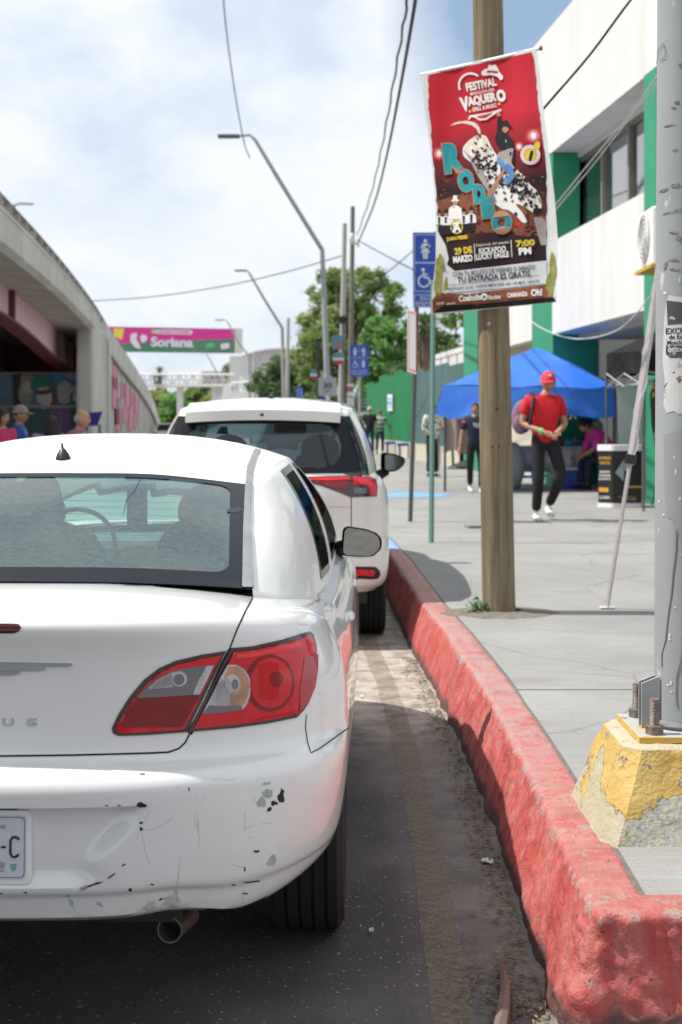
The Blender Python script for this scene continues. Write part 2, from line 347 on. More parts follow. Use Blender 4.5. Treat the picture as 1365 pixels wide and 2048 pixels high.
def kerb_paint():
    m = bpy.data.materials.new('worn_red_kerb_paint'); m.use_nodes = True; nt = m.node_tree; b = nt.nodes['Principled BSDF']; ln = nt.links.new
    t = N(nt, 'ShaderNodeTexCoord'); ge = N(nt, 'ShaderNodeNewGeometry')
    n1 = N(nt, 'ShaderNodeTexNoise', Scale=3.5, Detail=5.); ln(t.outputs['Object'], n1.inputs[0])
    r1 = ramp(nt, [(.3, (.36, .045, .040)), (.55, (.46, .075, .065)), (.75, (.44, .135, .118))]); ln(n1.outputs[0], r1.inputs[0])
    # top face: scuffed to a dusty grey pink
    sp = N(nt, 'ShaderNodeSeparateXYZ'); ln(ge.outputs['Normal'], sp.inputs[0])
    mr = N(nt, 'ShaderNodeMapRange'); mr.inputs[1].default_value = .45; mr.inputs[2].default_value = .85; ln(sp.outputs[2], mr.inputs[0])
    n2 = N(nt, 'ShaderNodeTexNoise', Scale=9., Detail=8., Roughness=.7); ln(t.outputs['Object'], n2.inputs[0])
    r2 = ramp(nt, [(.32, 0.15), (.58, 1.)]); ln(n2.outputs[0], r2.inputs[0])
    mu = N(nt, 'ShaderNodeMath', operation='MULTIPLY'); ln(mr.outputs[0], mu.inputs[0]); ln(r2.outputs[0], mu.inputs[1])
    spo = N(nt, 'ShaderNodeSeparateXYZ'); ln(t.outputs['Object'], spo.inputs[0])
    my = N(nt, 'ShaderNodeMapRange'); my.inputs[1].default_value = 3.6; my.inputs[2].default_value = 6.5; my.inputs[3].default_value = .35; my.inputs[4].default_value = 1.; ln(spo.outputs[1], my.inputs[0])
    mu2 = N(nt, 'ShaderNodeMath', operation='MULTIPLY'); ln(mu.outputs[0], mu2.inputs[0]); ln(my.outputs[0], mu2.inputs[1])
    mx = N(nt, 'ShaderNodeMix', data_type='RGBA'); ln(mu2.outputs[0], mx.inputs[0]); ln(r1.outputs[0], mx.inputs[6]); mx.inputs[7].default_value = (.36, .245, .23, 1)
    # pale dust streaks on the face, chips to concrete
    mp_ = N(nt, 'ShaderNodeMapping'); mp_.inputs['Scale'].default_value = (6., 6., 1.3); ln(t.outputs['Object'], mp_.inputs[0])
    n3 = N(nt, 'ShaderNodeTexNoise', Scale=2.5, Detail=7., Roughness=.7); ln(mp_.outputs[0], n3.inputs[0])
    r3 = ramp(nt, [(.42, 0.), (.66, .5)]); ln(n3.outputs[0], r3.inputs[0])
    mx2 = N(nt, 'ShaderNodeMix', data_type='RGBA'); ln(r3.outputs[0], mx2.inputs[0]); ln(mx.outputs[2], mx2.inputs[6]); mx2.inputs[7].default_value = (.48, .27, .235, 1)
    n4 = N(nt, 'ShaderNodeTexNoise', Scale=19., Detail=9., Roughness=.72); ln(t.outputs['Object'], n4.inputs[0])
    r4 = ramp(nt, [(.635, 0.), (.65, 1.)]); ln(n4.outputs[0], r4.inputs[0])
    mx3 = N(nt, 'ShaderNodeMix', data_type='RGBA'); ln(r4.outputs[0], mx3.inputs[0]); ln(mx2.outputs[2], mx3.inputs[6]); mx3.inputs[7].default_value = (.20, .16, .15, 1)
    n6 = N(nt, 'ShaderNodeTexNoise', Scale=26., Detail=6., Roughness=.7); ln(t.outputs['Object'], n6.inputs[0])
    r6 = ramp(nt, [(.63, 0.), (.645, 1.)]); ln(n6.outputs[0], r6.inputs[0])
    mx4 = N(nt, 'ShaderNodeMix', data_type='RGBA'); ln(r6.outputs[0], mx4.inputs[0]); ln(mx3.outputs[2], mx4.inputs[6]); mx4.inputs[7].default_value = (.12, .03, .035, 1)
    # tyre scuffs along the face and dirt creeping up from the gutter
    mps = N(nt, 'ShaderNodeMapping'); mps.inputs['Scale'].default_value = (10., 1.4, 16.); ln(t.outputs['Object'], mps.inputs[0])
    n7 = N(nt, 'ShaderNodeTexNoise', Scale=2., Detail=8., Roughness=.75); ln(mps.outputs[0], n7.inputs[0]); r7 = ramp(nt, [(.55, 0.), (.68, .55)]); ln(n7.outputs[0], r7.inputs[0])
    mx5 = N(nt, 'ShaderNodeMix', data_type='RGBA'); ln(r7.outputs[0], mx5.inputs[0]); ln(mx4.outputs[2], mx5.inputs[6]); mx5.inputs[7].default_value = (.19, .10, .09, 1)
    mzd = N(nt, 'ShaderNodeMapRange'); mzd.inputs[1].default_value = .12; mzd.inputs[2].default_value = .0; mzd.inputs[3].default_value = -.25; mzd.inputs[4].default_value = .45; ln(spo.outputs[2], mzd.inputs[0])
    ads = N(nt, 'ShaderNodeMath', operation='ADD'); ln(mzd.outputs[0], ads.inputs[0]); ln(n2.outputs[0], ads.inputs[1]); r8 = ramp(nt, [(.52, 0.), (.72, .85)]); ln(ads.outputs[0], r8.inputs[0])
    mx6 = N(nt, 'ShaderNodeMix', data_type='RGBA'); ln(r8.outputs[0], mx6.inputs[0]); ln(mx5.outputs[2], mx6.inputs[6]); mx6.inputs[7].default_value = (.085, .065, .06, 1)
    # arris worn through to grey
    ma = ramp(nt, [(.80, 0.), (.87, .11), (.93, .11), (.985, 0.)]); m3_ = N(nt, 'ShaderNodeMath', operation='MULTIPLY'); m3_.inputs[1].default_value = 3.15; ln(spo.outputs[2], m3_.inputs[0]); ln(m3_.outputs[0], ma.inputs[0])
    n9 = N(nt, 'ShaderNodeTexNoise', Scale=13., Detail=9., Roughness=.75); ln(t.outputs['Object'], n9.inputs[0]); ad9 = N(nt, 'ShaderNodeMath', operation='ADD'); ln(ma.outputs[0], ad9.inputs[0]); ln(n9.outputs[0], ad9.inputs[1])
    r9 = ramp(nt, [(.635, 0.), (.655, .8)]); ln(ad9.outputs[0], r9.inputs[0]); mx7 = N(nt, 'ShaderNodeMix', data_type='RGBA'); ln(r9.outputs[0], mx7.inputs[0]); ln(mx6.outputs[2], mx7.inputs[6]); mx7.inputs[7].default_value = (.34, .27, .25, 1)
    ln(mx7.outputs[2], b.inputs['Base Color'])
    # the newer glossy coat near the corner
    mg = N(nt, 'ShaderNodeMapRange'); mg.inputs[1].default_value = 3.4; mg.inputs[2].default_value = 4.2; mg.inputs[3].default_value = .28; mg.inputs[4].default_value = .7; ln(spo.outputs[1], mg.inputs[0]); ln(mg.outputs[0], b.inputs['Roughness'])
    n5 = N(nt, 'ShaderNodeTexNoise', Scale=38., Detail=7., Roughness=.65); ln(t.outputs['Object'], n5.inputs[0])
    b.inputs['Specular IOR Level'].default_value = .3; bp = N(nt, 'ShaderNodeBump', Strength=.9, Distance=.014); ln(n5.outputs[0], bp.inputs['Height']); ln(bp.outputs[0], b.inputs['Normal'])
    return m
K['kerb'] = kerb_paint()
K['joint'] = pmat('joint_dirt', (.10, .095, .085), .9, var=(.16, .15, .13), scale=20)
K['earth'] = pmat('dry_ground', (.2, .18, .15), .95, var=(.28, .25, .21), scale=.1)

g = MB(); g.add([(-2500, -2500, -.02), (2500, -2500, -.02), (2500, 3500, -.02), (-2500, 3500, -.02)], [(0, 1, 2, 3)])
tag(g.build('ground', K['earth']), kind='structure')
g = MB(); g.add([(-60, -30, 0), (60, -30, 0), (60, 400, 0), (-60, 400, 0)], [(0, 1, 2, 3)])
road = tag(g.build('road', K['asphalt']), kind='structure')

# worn yellow stripe in the parking lane
def stripe_mat():
    m = bpy.data.materials.new('worn_yellow_line'); m.use_nodes = True; nt = m.node_tree; b = nt.nodes['Principled BSDF']; ln = nt.links.new
    t = N(nt, 'ShaderNodeTexCoord'); n1 = N(nt, 'ShaderNodeTexNoise', Scale=30., Detail=8., Roughness=.75); ln(t.outputs['Object'], n1.inputs[0])
    r = ramp(nt, [(.36, 0.08), (.66, .62)]); ln(n1.outputs[0], r.inputs[0])
    tr = N(nt, 'ShaderNodeBsdfTransparent'); mx = N(nt, 'ShaderNodeMixShader'); ln(r.outputs[0], mx.inputs[0]); ln(tr.outputs[0], mx.inputs[1]); ln(b.outputs[0], mx.inputs[2])
    b.inputs['Base Color'].default_value = (.28, .225, .15, 1); b.inputs['Roughness'].default_value = .85
    ln(mx.outputs[0], nt.nodes['Material Output'].inputs[0]); return m
K['stripe'] = stripe_mat()
g = MB(); P = []
for i in range(70):
    y = 2.2 + i * .16 if i < 60 else 11.8 + (i - 60) * 4
    P.append([(kerb_x(y) - .395 + random.uniform(-.004, .004), y, .004), (kerb_x(y) - .285 + random.uniform(-.004, .004), y, .004)])
tag(g.grid(P).build('yellow_lane_line', K['stripe'], road))

# sidewalk: bed + slabs separated by joints
SR = 40.
bed = MB(); ys = [3.6 + .5 * i for i in range(60)] + [34 + 4 * i for i in range(60)]
bed.grid([[(kerb_x(y) + KW * .8, y, .2955), (SR, y, .2955)] for y in ys])

sidewalk = tag(bed.build('sidewalk', K['joint']), kind='structure')
cuts = [3.56, 6.36, 9.3, 12.9, 16.4, 20.4, 24.4, 28.6, 33, 38, 44, 52, 62, 76, 100, 140, 240]
for i, (a, b_) in enumerate(zip(cuts, cuts[1:])):
    for (xl, xr) in ((None, 4.9), (4.92, 9.), (9.02, SR)):
        if xl is not None and a < 9: pass
        g = MB(); jy = .0022; n = max(3, int((b_ - a) / .3)); rows = []
        dz = random.uniform(-.0015, .0015)
        for k in range(n + 1):
            y = a + jy + (b_ - a - 2 * jy) * k / n
            x0 = kerb_x(y) + KW + .006 + .007 * noise.noise(Vector((y * 7, 2, 3))) if xl is None else xl + kerb_x(y) * 0
            w_ = .004 * noise.noise(Vector((y * 9, 5, 3)))
            rows.append([(x0, y, KZ - .005), (x0, y, KZ + dz), (max(x0 + .05, xr), y, KZ + dz), (max(x0 + .05, xr), y, KZ - .005)])
        g.grid(rows); g.build('sidewalk_slab', K['concrete'], sidewalk)

# kerb: rough painted concrete in cast segments, the near end turning the corner
def kerb_section(y, yl):
    x = kerb_x(y)
    p = [(x - .085, -.02), (x - .075, .06), (x - .05, .14), (x - .022, .22), (x - .006, .27), (x + .012, .293), (x + .04, .301), (x + .09, .302), (x + KW - .012, .301), (x + KW, .290), (x + KW, .26)]
    return p
def dense(poly, d):
    o_ = []
    for a, b in zip(poly, poly[1:]):
        k = max(1, int(math.dist(a, b) / d))
        for q in range(k): o_.append((a[0] + (b[0] - a[0]) * q / k, a[1] + (b[1] - a[1]) * q / k))
    o_.append(poly[-1]); return o_
def rough(p, amp):
    v = Vector(p); n1 = noise.fractal(v * 13, .9, 2.0, 6); n2 = noise.noise(v * 2.2 + Vector((9, 1, 4))); n3 = noise.noise(v * 45)
    return amp * (.85 * n1 + .35 * n2 + .4 * n3)
kerb = bpy.data.objects.new('kerb', None); C.objects.link(kerb); tag(kerb, kind='structure'); ORG['kerb'] = Vector((0, 0, 0))
K['kerb_blue'] = pmat('blue_kerb_paint', (.16, .30, .62), .75, var=(.25, .36, .6), scale=6, bump=.3)
# profile as (distance out from the front top edge, height); negative = inwards over the top
KP = [(.085, -.02), (.078, .06), (.055, .14), (.028, .22), (.012, .262), (.006, .283), (-.003, .296), (-.018, .301), (-.09, .302), (-(KW - .012), .301), (-KW, .290), (-KW, .26)]
X0, Y0, KR = .62, 3.47, .035
def kerb_point(s_, d):
    """s_ > 0 runs up the street from the corner, s_ < 0 along the cross street; d = outward distance"""
    arc = KR * math.pi / 2
    if s_ >= arc / 2:
        y = Y0 + KR + (s_ - arc / 2); x = kerb_x(y) - d
        return (x, max(y, Y0 - d) if d < 0 else y, Vector((-1, 0)))
    if s_ <= -arc / 2:
        x = X0 + KR + (-s_ - arc / 2); dd = d * .25 if d > 0 else d
        return (max(x, X0 - d) if d < 0 else x, Y0 - dd, Vector((0, -1)))
    a = (s_ + arc / 2) / arc * math.pi / 2; n = Vector((-math.sin(a), -math.cos(a))); dd = d if d < 0 else d * (.25 + .75 * math.sin(a))
    if -dd > KR: return (X0 - dd, Y0 - dd, n)
    return (X0 + KR + n.x * (KR + dd), Y0 + KR + n.y * (KR + dd), n)
cutsk = [-2.4, 1.83, 3.65, 5.6, 7.55, 9.9]
for si, (a, b_) in enumerate(zip(cutsk, cutsk[1:])):
    near = si == 0; pr = dense(KP, .0105 if near else (.014 if si == 1 else .024)); s_ = a; ss = []
    while s_ < b_:
        ss.append(s_); s_ += (.05 if s_ < -.8 else (.004 if abs(s_) < .05 else .0125)) if near else (.018 if si == 1 else .035)
    ss.append(b_); rows = []
    for s_ in ss:
        row = []; ed = min(s_ - a if si else 9, b_ - s_); notch = .008 * max(0, 1 - ed / .018)
        for d, z in pr:
            x, y, n = kerb_point(s_, d); face = z < .296; amp = .008 if face else .003
            v = rough((x, y, z), amp)
            if near and s_ < .25 and face:            # thick, lumpy repainting and broken arris at the corner
                q = smooth01(.25, .05, s_); v += q * (.007 * noise.fractal(Vector((x * 26, y * 26, z * 30)), 1., 2., 5) + .012 * smooth01(.19, .25, z) * max(0, noise.noise(Vector((x * 30, y * 22, z * 22))) + .1))
                v -= q * .022 * math.exp(-(s_ / .05) ** 2) * max(0, noise.noise(Vector((3, 7, z * 15))) + .35)
            foot = .02 * noise.noise(Vector((x * 4 + y * 5, z * 4, 1))) * (1 - min(1, z / .2)) if z < .2 else 0
            o_ = v - (notch if z > .1 else 0) + foot
            row.append((x + n.x * o_, y + n.y * o_, z + (v * .45 - notch * .8 if z > .2 and d > -KW + .01 else 0)))
        rows.append(row)
    MB().grid(rows).build('kerb_segment', K['kerb'], kerb, smooth=70)
# far kerb: blue stretch and plain
for (a, b_, mt) in ((13.37, 16.2, K['kerb_blue']), (16.22, 70, K['concrete'])):
    rows = []; n = 24
    for k in range(n + 1):
        y = a + (b_ - a) * k / n; dx = kerb_x(y) - kerb_x(4.)
        rows.append([(x + dx, y, z) for x, z in kerb_section(4., 0)])
    MB().grid(rows).build('kerb_segment', mt, kerb, smooth=60)
# yellow and grey old paint flakes left on the near corner
K['flake_y'] = pmat('old_yellow_paint', (.62, .5, .12), .8); K['flake_g'] = pmat('bare_cement', (.42, .4, .36), .95, bump=.5, bscale=60)

# litter and dirt in the gutter
K['leaf'] = pmat('dry_leaf', (.17, .12, .07), .9, var=(.26, .2, .12), scale=20)
g = MB(); rnd = random.Random(3)
for i in range(1500):
    y = rnd.uniform(3.1, 9) if i > 260 else rnd.gauss(3.75, .12); x = kerb_x(y) - (.1 + abs(rnd.gauss(.0, .05))) if i > 260 else rnd.gauss(.40, .06)
    if x > kerb_x(y) - .085: continue
    a = rnd.uniform(0, 6.3); l = rnd.uniform(.006, .022); w_ = rnd.uniform(.0015, .005); z = rnd.uniform(.004, .014)
    c, s_ = math.cos(a), math.sin(a)
    g.add([(x - l * c, y - l * s_, z), (x + w_ * s_, y - w_ * c, z + rnd.uniform(0, .008)), (x + l * c, y + l * s_, z + .002), (x - w_ * s_, y + w_ * c, z + .004)], [(0, 1, 2, 3)])
tag(g.build('gutter_debris', K['leaf']), kind='stuff')
K['pebble'] = pmat('pale_pebble', (.42, .40, .38), .9)
g = MB()
for i in range(900):
    y = rnd.uniform(2.9, 8.8); x = rnd.uniform(-.02, kerb_x(y) - .09); r = rnd.choice([.0016, .002, .003, .0045 if rnd.random() < .15 else .002])
    a = rnd.uniform(0, 6); g.add([(x + r * math.cos(a + k * 1.57) * rnd.uniform(.7, 1.3), y + r * math.sin(a + k * 1.57) * rnd.uniform(.7, 1.3), .001) for k in range(4)] + [(x, y, r * .9)], [(0, 1, 4), (1, 2, 4), (2, 3, 4), (3, 0, 4)])
tag(g.build('gravel', K['pebble']), kind='stuff')
# dried seed pod / palm husk lying in the gutter
K['husk'] = pmat('weathered_husk', (.11, .085, .085), .6, var=(.22, .13, .10), scale=5, stretch=(8, 1, 1))
rows = []
for k in range(17):
    t = k / 16; c = W(985 + 30 * math.sin(t * 2.4) - 5, 2110 - 190 * t, 3.25 + .62 * t); c.z = .018 + .02 * math.sin(t * 3)
    wd = .026 * (1 - .55 * t) * (1 if t < .95 else .6)
    rows.append([(c.x - wd + .01 * t, c.y, .006), (c.x - wd * .6, c.y, c.z + .012), (c.x, c.y, c.z + .02), (c.x + wd * .7, c.y, c.z + .012), (c.x + wd, c.y, .006)])
tag(MB().grid(rows).build('dried_husk', K['husk'], smooth=True, solid=.003), 'brown dried husk lying in the gutter beside the near end of the red kerb', 'husk')
K['paper'] = pmat('crumpled_paper', (.6, .6, .62), .8)
for (px, py, w_, lab) in ((975, 1728, .018, 'crumpled white paper scrap in the gutter halfway along the red kerb'), (743, 1868, .007, 'tiny white paper scrap on the asphalt near the sedan rear wheel'), (723, 1396, .010, 'small pale scrap on the sunlit road beyond the sedan shadow')):
    D = F * 1.5 / (py - 843); p = W(px, py, D); g = MB(); P = [[(p.x + (i - 2) * w_ / 2, p.y + (j - 2) * w_ * .7, .008 + .012 * rnd.random()) for j in range(5)] for i in range(5)]
    tag(g.grid(P).build('paper_scrap', K['paper'], solid=.001), lab, 'litter')
# ------------------------------------------------------------------ car shell builder
def interp(tab, x):
    if x <= tab[0][0]: return tab[0][1]
    for (a, va), (b, vb) in zip(tab, tab[1:]):
        if x <= b: return va + (vb - va) * (x - a) / (b - a)
    return tab[-1][1]
def sinterp(tab, x):
    """smooth (Catmull-Rom style) table lookup"""
    n = len(tab)
    if x <= tab[0][0]: return tab[0][1]
    if x >= tab[-1][0]: return tab[-1][1]
    for i in range(n - 1):
        x0, y0 = tab[i]; x1, y1 = tab[i + 1]
        if x <= x1:
            h = x1 - x0; m0 = 0 if i == 0 else (y1 - tab[i - 1][1]) / (x1 - tab[i - 1][0]); m1 = 0 if i == n - 2 else (tab[i + 2][1] - y0) / (tab[i + 2][0] - x0)
            s0 = (y1 - y0) / h
            if s0 == 0: m0 = m1 = 0
            else:
                m0 = max(min(m0, 3 * s0), 0) if s0 > 0 else min(max(m0, 3 * s0), 0)
                m1 = max(min(m1, 3 * s0), 0) if s0 > 0 else min(max(m1, 3 * s0), 0)
            t = (x - x0) / h
            return y0 * (2 * t ** 3 - 3 * t * t + 1) + h * m0 * (t ** 3 - 2 * t * t + t) + y1 * (-2 * t ** 3 + 3 * t * t) + h * m1 * (t ** 3 - t * t)
def finish(me_verts, faces, name, mats, parent, ang=40, merge=True):
    me = bpy.data.meshes.new(name); me.from_pydata([tuple(v) for v in me_verts], [], faces); bm = bmesh.new(); bm.from_mesh(me)
    if merge: bmesh.ops.remove_doubles(bm, verts=bm.verts, dist=1e-4)
    bmesh.ops.recalc_face_normals(bm, faces=bm.faces)
    for f in bm.faces: f.smooth = True
    for e in bm.edges:
        if len(e.link_faces) == 2 and e.calc_face_angle(0) > R(ang): e.smooth = False
    bm.to_mesh(me); bm.free()
    for m in mats: me.materials.append(m)
    o = bpy.data.objects.new(name, me); C.objects.link(o); o.parent = parent; ORG[o.name] = Vector((0, 0, 0))
    return o
def car_body(cfg, parent, mats):
    """closed lower shell (rings stacked in z + deck/hood cap), wheel wells cut out, cabin opening removed"""
    zs = cfg['zs']; Lc = cfg['L']; half = []
    nr, ns, nf = cfg.get('nr', 56), 40, 22
    def pt(kind, q, z):
        w = sinterp(cfg['w'], z); y0 = sinterp(cfg['y0'], z); yf = Lc - sinterp(cfg['yf'], z)
        n, c = cfg['n'], cfg['c']; nf_, cf = cfg['nf'], cfg['cf']
        if kind == 0:
            th = q * math.pi / 2; x = w * math.sin(th) ** (2 / n); y = y0 + c * (1 - math.cos(th) ** (2 / n))
        elif kind == 1:
            x = w; y = y0 + c + (yf - cf - y0 - c) * q
        else:
            th = (1 - q) * math.pi / 2; x = w * math.sin(th) ** (2 / nf_); y = yf - cf * (1 - math.cos(th) ** (2 / nf_))
        x *= cfg['plan'](y)
        zz = z - max(0, z - cfg['zsplit']) * sinterp(cfg['g'], y)
        zz += cfg['zwarp'](x, y, z) if 'zwarp' in cfg else 0
        d = cfg['dent'](x, y, zz) if 'dent' in cfg else (0, 0)
        return (x + d[0], y + d[1], zz)
    rings = []
    for z in zs:
        r = [pt(0, (i / nr) ** 1.25, z) for i in range(nr)] + [pt(1, i / ns, z) for i in range(ns)] + [pt(2, i / nf, z) for i in range(nf + 1)]
        r[0] = (0, r[0][1], r[0][2]); r[-1] = (0, r[-1][1], r[-1][2])
        rings.append(r + [(-x, y, z_) for x, y, z_ in r[-2:0:-1]])
    m = len(rings[0]); hn = nr + ns + nf + 1
    V = [p for r in rings for p in r]; Fs = []
    for i in range(len(rings) - 1):
        for j in range(m): Fs.append((i * m + j, i * m + (j + 1) % m, (i + 1) * m + (j + 1) % m, (i + 1) * m + j))
    # top cap and bottom cap
    top = rings[-1][:hn]; S = [1, .985, .96, .92, .86, .78, .66, .5, .33, .16, 0]
    def capz(x, y, xr, zr):
        zc = sinterp(cfg['deck'], y); s = abs(x) / max(xr, 1e-4)
        return zc - (zc - zr) * s ** cfg.get('cape', 2.6)
    base = len(V)
    for sg in (1, -1):
        k0 = len(V)
        for s in S:
            for (x, y, z) in top: V.append((sg * x * s, y, capz(x * s, y, x, z) if s < 1 else z))
        for i in range(len(S) - 1):
            for j in range(hn - 1): Fs.append((k0 + i * hn + j, k0 + i * hn + j + 1, k0 + (i + 1) * hn + j + 1, k0 + (i + 1) * hn + j))
    k0 = len(V); bot = rings[0][:hn]
    for sg in (1, -1):
        k1 = len(V)
        for s in (1, .5, 0):
            for (x, y, z) in bot: V.append((sg * x * s, y, z + (0 if s == 1 else .02)))
        for i in range(2):
            for j in range(hn - 1): Fs.append((k1 + i * hn + j, k1 + i * hn + j + 1, k1 + (i + 1) * hn + j + 1, k1 + (i + 1) * hn + j))
    o = finish(V, Fs, 'body', mats, parent)
    bm = bmesh.new(); bm.from_mesh(o.data)
    bmesh.ops.dissolve_degenerate(bm, edges=bm.edges, dist=1e-5)
    bmesh.ops.recalc_face_normals(bm, faces=bm.faces); bm.to_mesh(o.data); bm.free()
    return o
def cut_wells(o, wells, radius, cabin=None):
    cu = MB()
    for (x0, x1, y, z) in wells:
        M = Matrix.Translation((x0, y, z)) @ Matrix.Rotation(R(90), 4, 'Y'); cu.lathe([(radius, 0), (radius, x1 - x0)], M, n=48)
    c = cu.build('cutter', K['black'])
    md = o.modifiers.new('wells', 'BOOLEAN'); md.object = c; md.operation = 'DIFFERENCE'; md.solver = 'EXACT'
    dg = bpy.context.evaluated_depsgraph_get(); dg.update()
    me = bpy.data.meshes.new_from_object(o.evaluated_get(dg)); o.modifiers.clear(); old = o.data; o.data = me
    bpy.data.objects.remove(c)
    me.materials.clear()
    for m_ in old.materials: me.materials.append(m_)
    # the solver drops the lowest rear faces: put the original ones back
    bm = bmesh.new(); bm.from_mesh(me); low = lambda c_: abs(c_[0]) < .52 and c_[1] < .25 and c_[2] < .625
    bmesh.ops.delete(bm, geom=[f for f in bm.faces if low(f.calc_center_median())], context='FACES')
    vm = {}
    for p in old.polygons:
        if low(p.center):
            q = []
            for i in p.vertices:
                if i not in vm: vm[i] = bm.verts.new(old.vertices[i].co)
                q.append(vm[i])
            bm.faces.new(q)
    bmesh.ops.remove_doubles(bm, verts=bm.verts, dist=2e-4); bmesh.ops.recalc_face_normals(bm, faces=bm.faces)
    kill = []
    for f in bm.faces:
        f.material_index = 0; cc = f.calc_center_median()
        for (x0, x1, y, z) in wells:
            d = math.hypot(cc.y - y, cc.z - z); e = min(x0, x1, key=abs)
            if min(x0, x1) - .01 <= cc.x <= max(x0, x1) + .01 and (abs(d - radius) < .004 or (d < radius + .001 and abs(cc.x - e) < .004)): f.material_index = 1
        if cc.z < .32 and f.normal.z < -.5: f.material_index = 1
        if cabin and f.normal.z > .3 and inpoly(abs(cc.x), cc.y, cabin): kill.append(f)
    bmesh.ops.delete(bm, geom=kill, context='FACES')
    for f in bm.faces: f.smooth = True
    for e in bm.edges: e.smooth = not (len(e.link_faces) == 2 and e.calc_face_angle(0) > R(35))
    bm.to_mesh(me); bm.free()
def greenhouse(cfg, parent, paint, glass):
    """pillars and roof as one painted mesh; each glazed opening a separate pane. Key points run rear centre -> front centre."""
    n = cfg.get('n', 8); B = catmull(cfg['bot'], n); T = catmull(cfg['top'], n); NT = cfg.get('nt', 14)
    # even out the turn of the corner pillars
    B = [b.copy() for b in B]; T = [t.copy() for t in T]
    for _ in range(60):
        for A in (B, T):
            for i in range(17, 46): A[i] = A[i] * .5 + (A[i - 1] + A[i + 1]) * .25
    # straight-ish interpolation with outward bow
    G = []
    for a, (b, t) in enumerate(zip(B, T)):
        col = []
        for k in range(NT + 1):
            s = k / NT; p = b * (1 - s) + t * s; bow = 4 * s * (1 - s)
            p = p + np.array([cfg['bow'] * bow * smooth01(*cfg.get('bowx', (.64, .79)), abs(b[0])), 0, cfg.get('bowz', .012) * bow])
            col.append(p)
        G.append(col)
    na = len(G); open_ = cfg['open']          # list of (a0, a1, t0, t1, name)
    def hole(i, k):
        for (a0, a1, t0, t1, nm) in open_:
            if a0 <= i < a1 and t0 <= k < t1: return nm
        return None
    V = []; Fs = []; panes = {}
    for sg in (1, -1):
        k0 = len(V); V += [(sg * p[0], p[1], p[2]) for col in G for p in col]
        for i in range(na - 1):
            for k in range(NT):
                f = (k0 + i * (NT + 1) + k, k0 + (i + 1) * (NT + 1) + k, k0 + (i + 1) * (NT + 1) + k + 1, k0 + i * (NT + 1) + k + 1)
                h = hole(i, k)
                if h: panes.setdefault((h, 0 if h in ('rear_window', 'windshield') else sg), []).append(f)
                else: Fs.append(f)
    S = [1, .97, .93, .87, .8, .7, .58, .44, .3, .15, 0]
    for sg in (1, -1):
        k0 = len(V)
        for s in S:
            for p in T:
                zc = sinterp(cfg['roof'], p[1]); V.append((sg * p[0] * s, p[1], zc - (zc - p[2]) * s ** cfg.get('roofe', 2.4)))
        for i in range(len(S) - 1):
            for j in range(na - 1): Fs.append((k0 + i * na + j, k0 + i * na + j + 1, k0 + (i + 1) * na + j + 1, k0 + (i + 1) * na + j))
    roof = finish(V, Fs, 'roof_and_pillars', [paint], parent, ang=50)
    obs = []
    for (nm, sg), fs in panes.items():
        used = sorted({i for f in fs for i in f}); mp_ = {u: q for q, u in enumerate(used)}
        ob = finish([V[u] for u in used], [tuple(mp_[i] for i in f) for f in fs], nm, [glass], parent, ang=60); obs.append(ob)
    cfg['G'] = G
    for sg in (1, -1):       # painted skirt closing the joint between pillars and deck
        rows = []
        for i in range(cfg.get('sk', 16), 62):
            b = G[i][0]; t_ = G[i][1]; rows.append([(sg * p[0], p[1], p[2]) for p in (b + (t_ - b) * .02, b + np.array([.004, -.004, -.03]), b + np.array([.006, -.008, -.07]))])
        g = MB().grid(rows); finish(g.v, g.f, 'pillar_skirt', [paint], parent, merge=False)
    return roof, obs
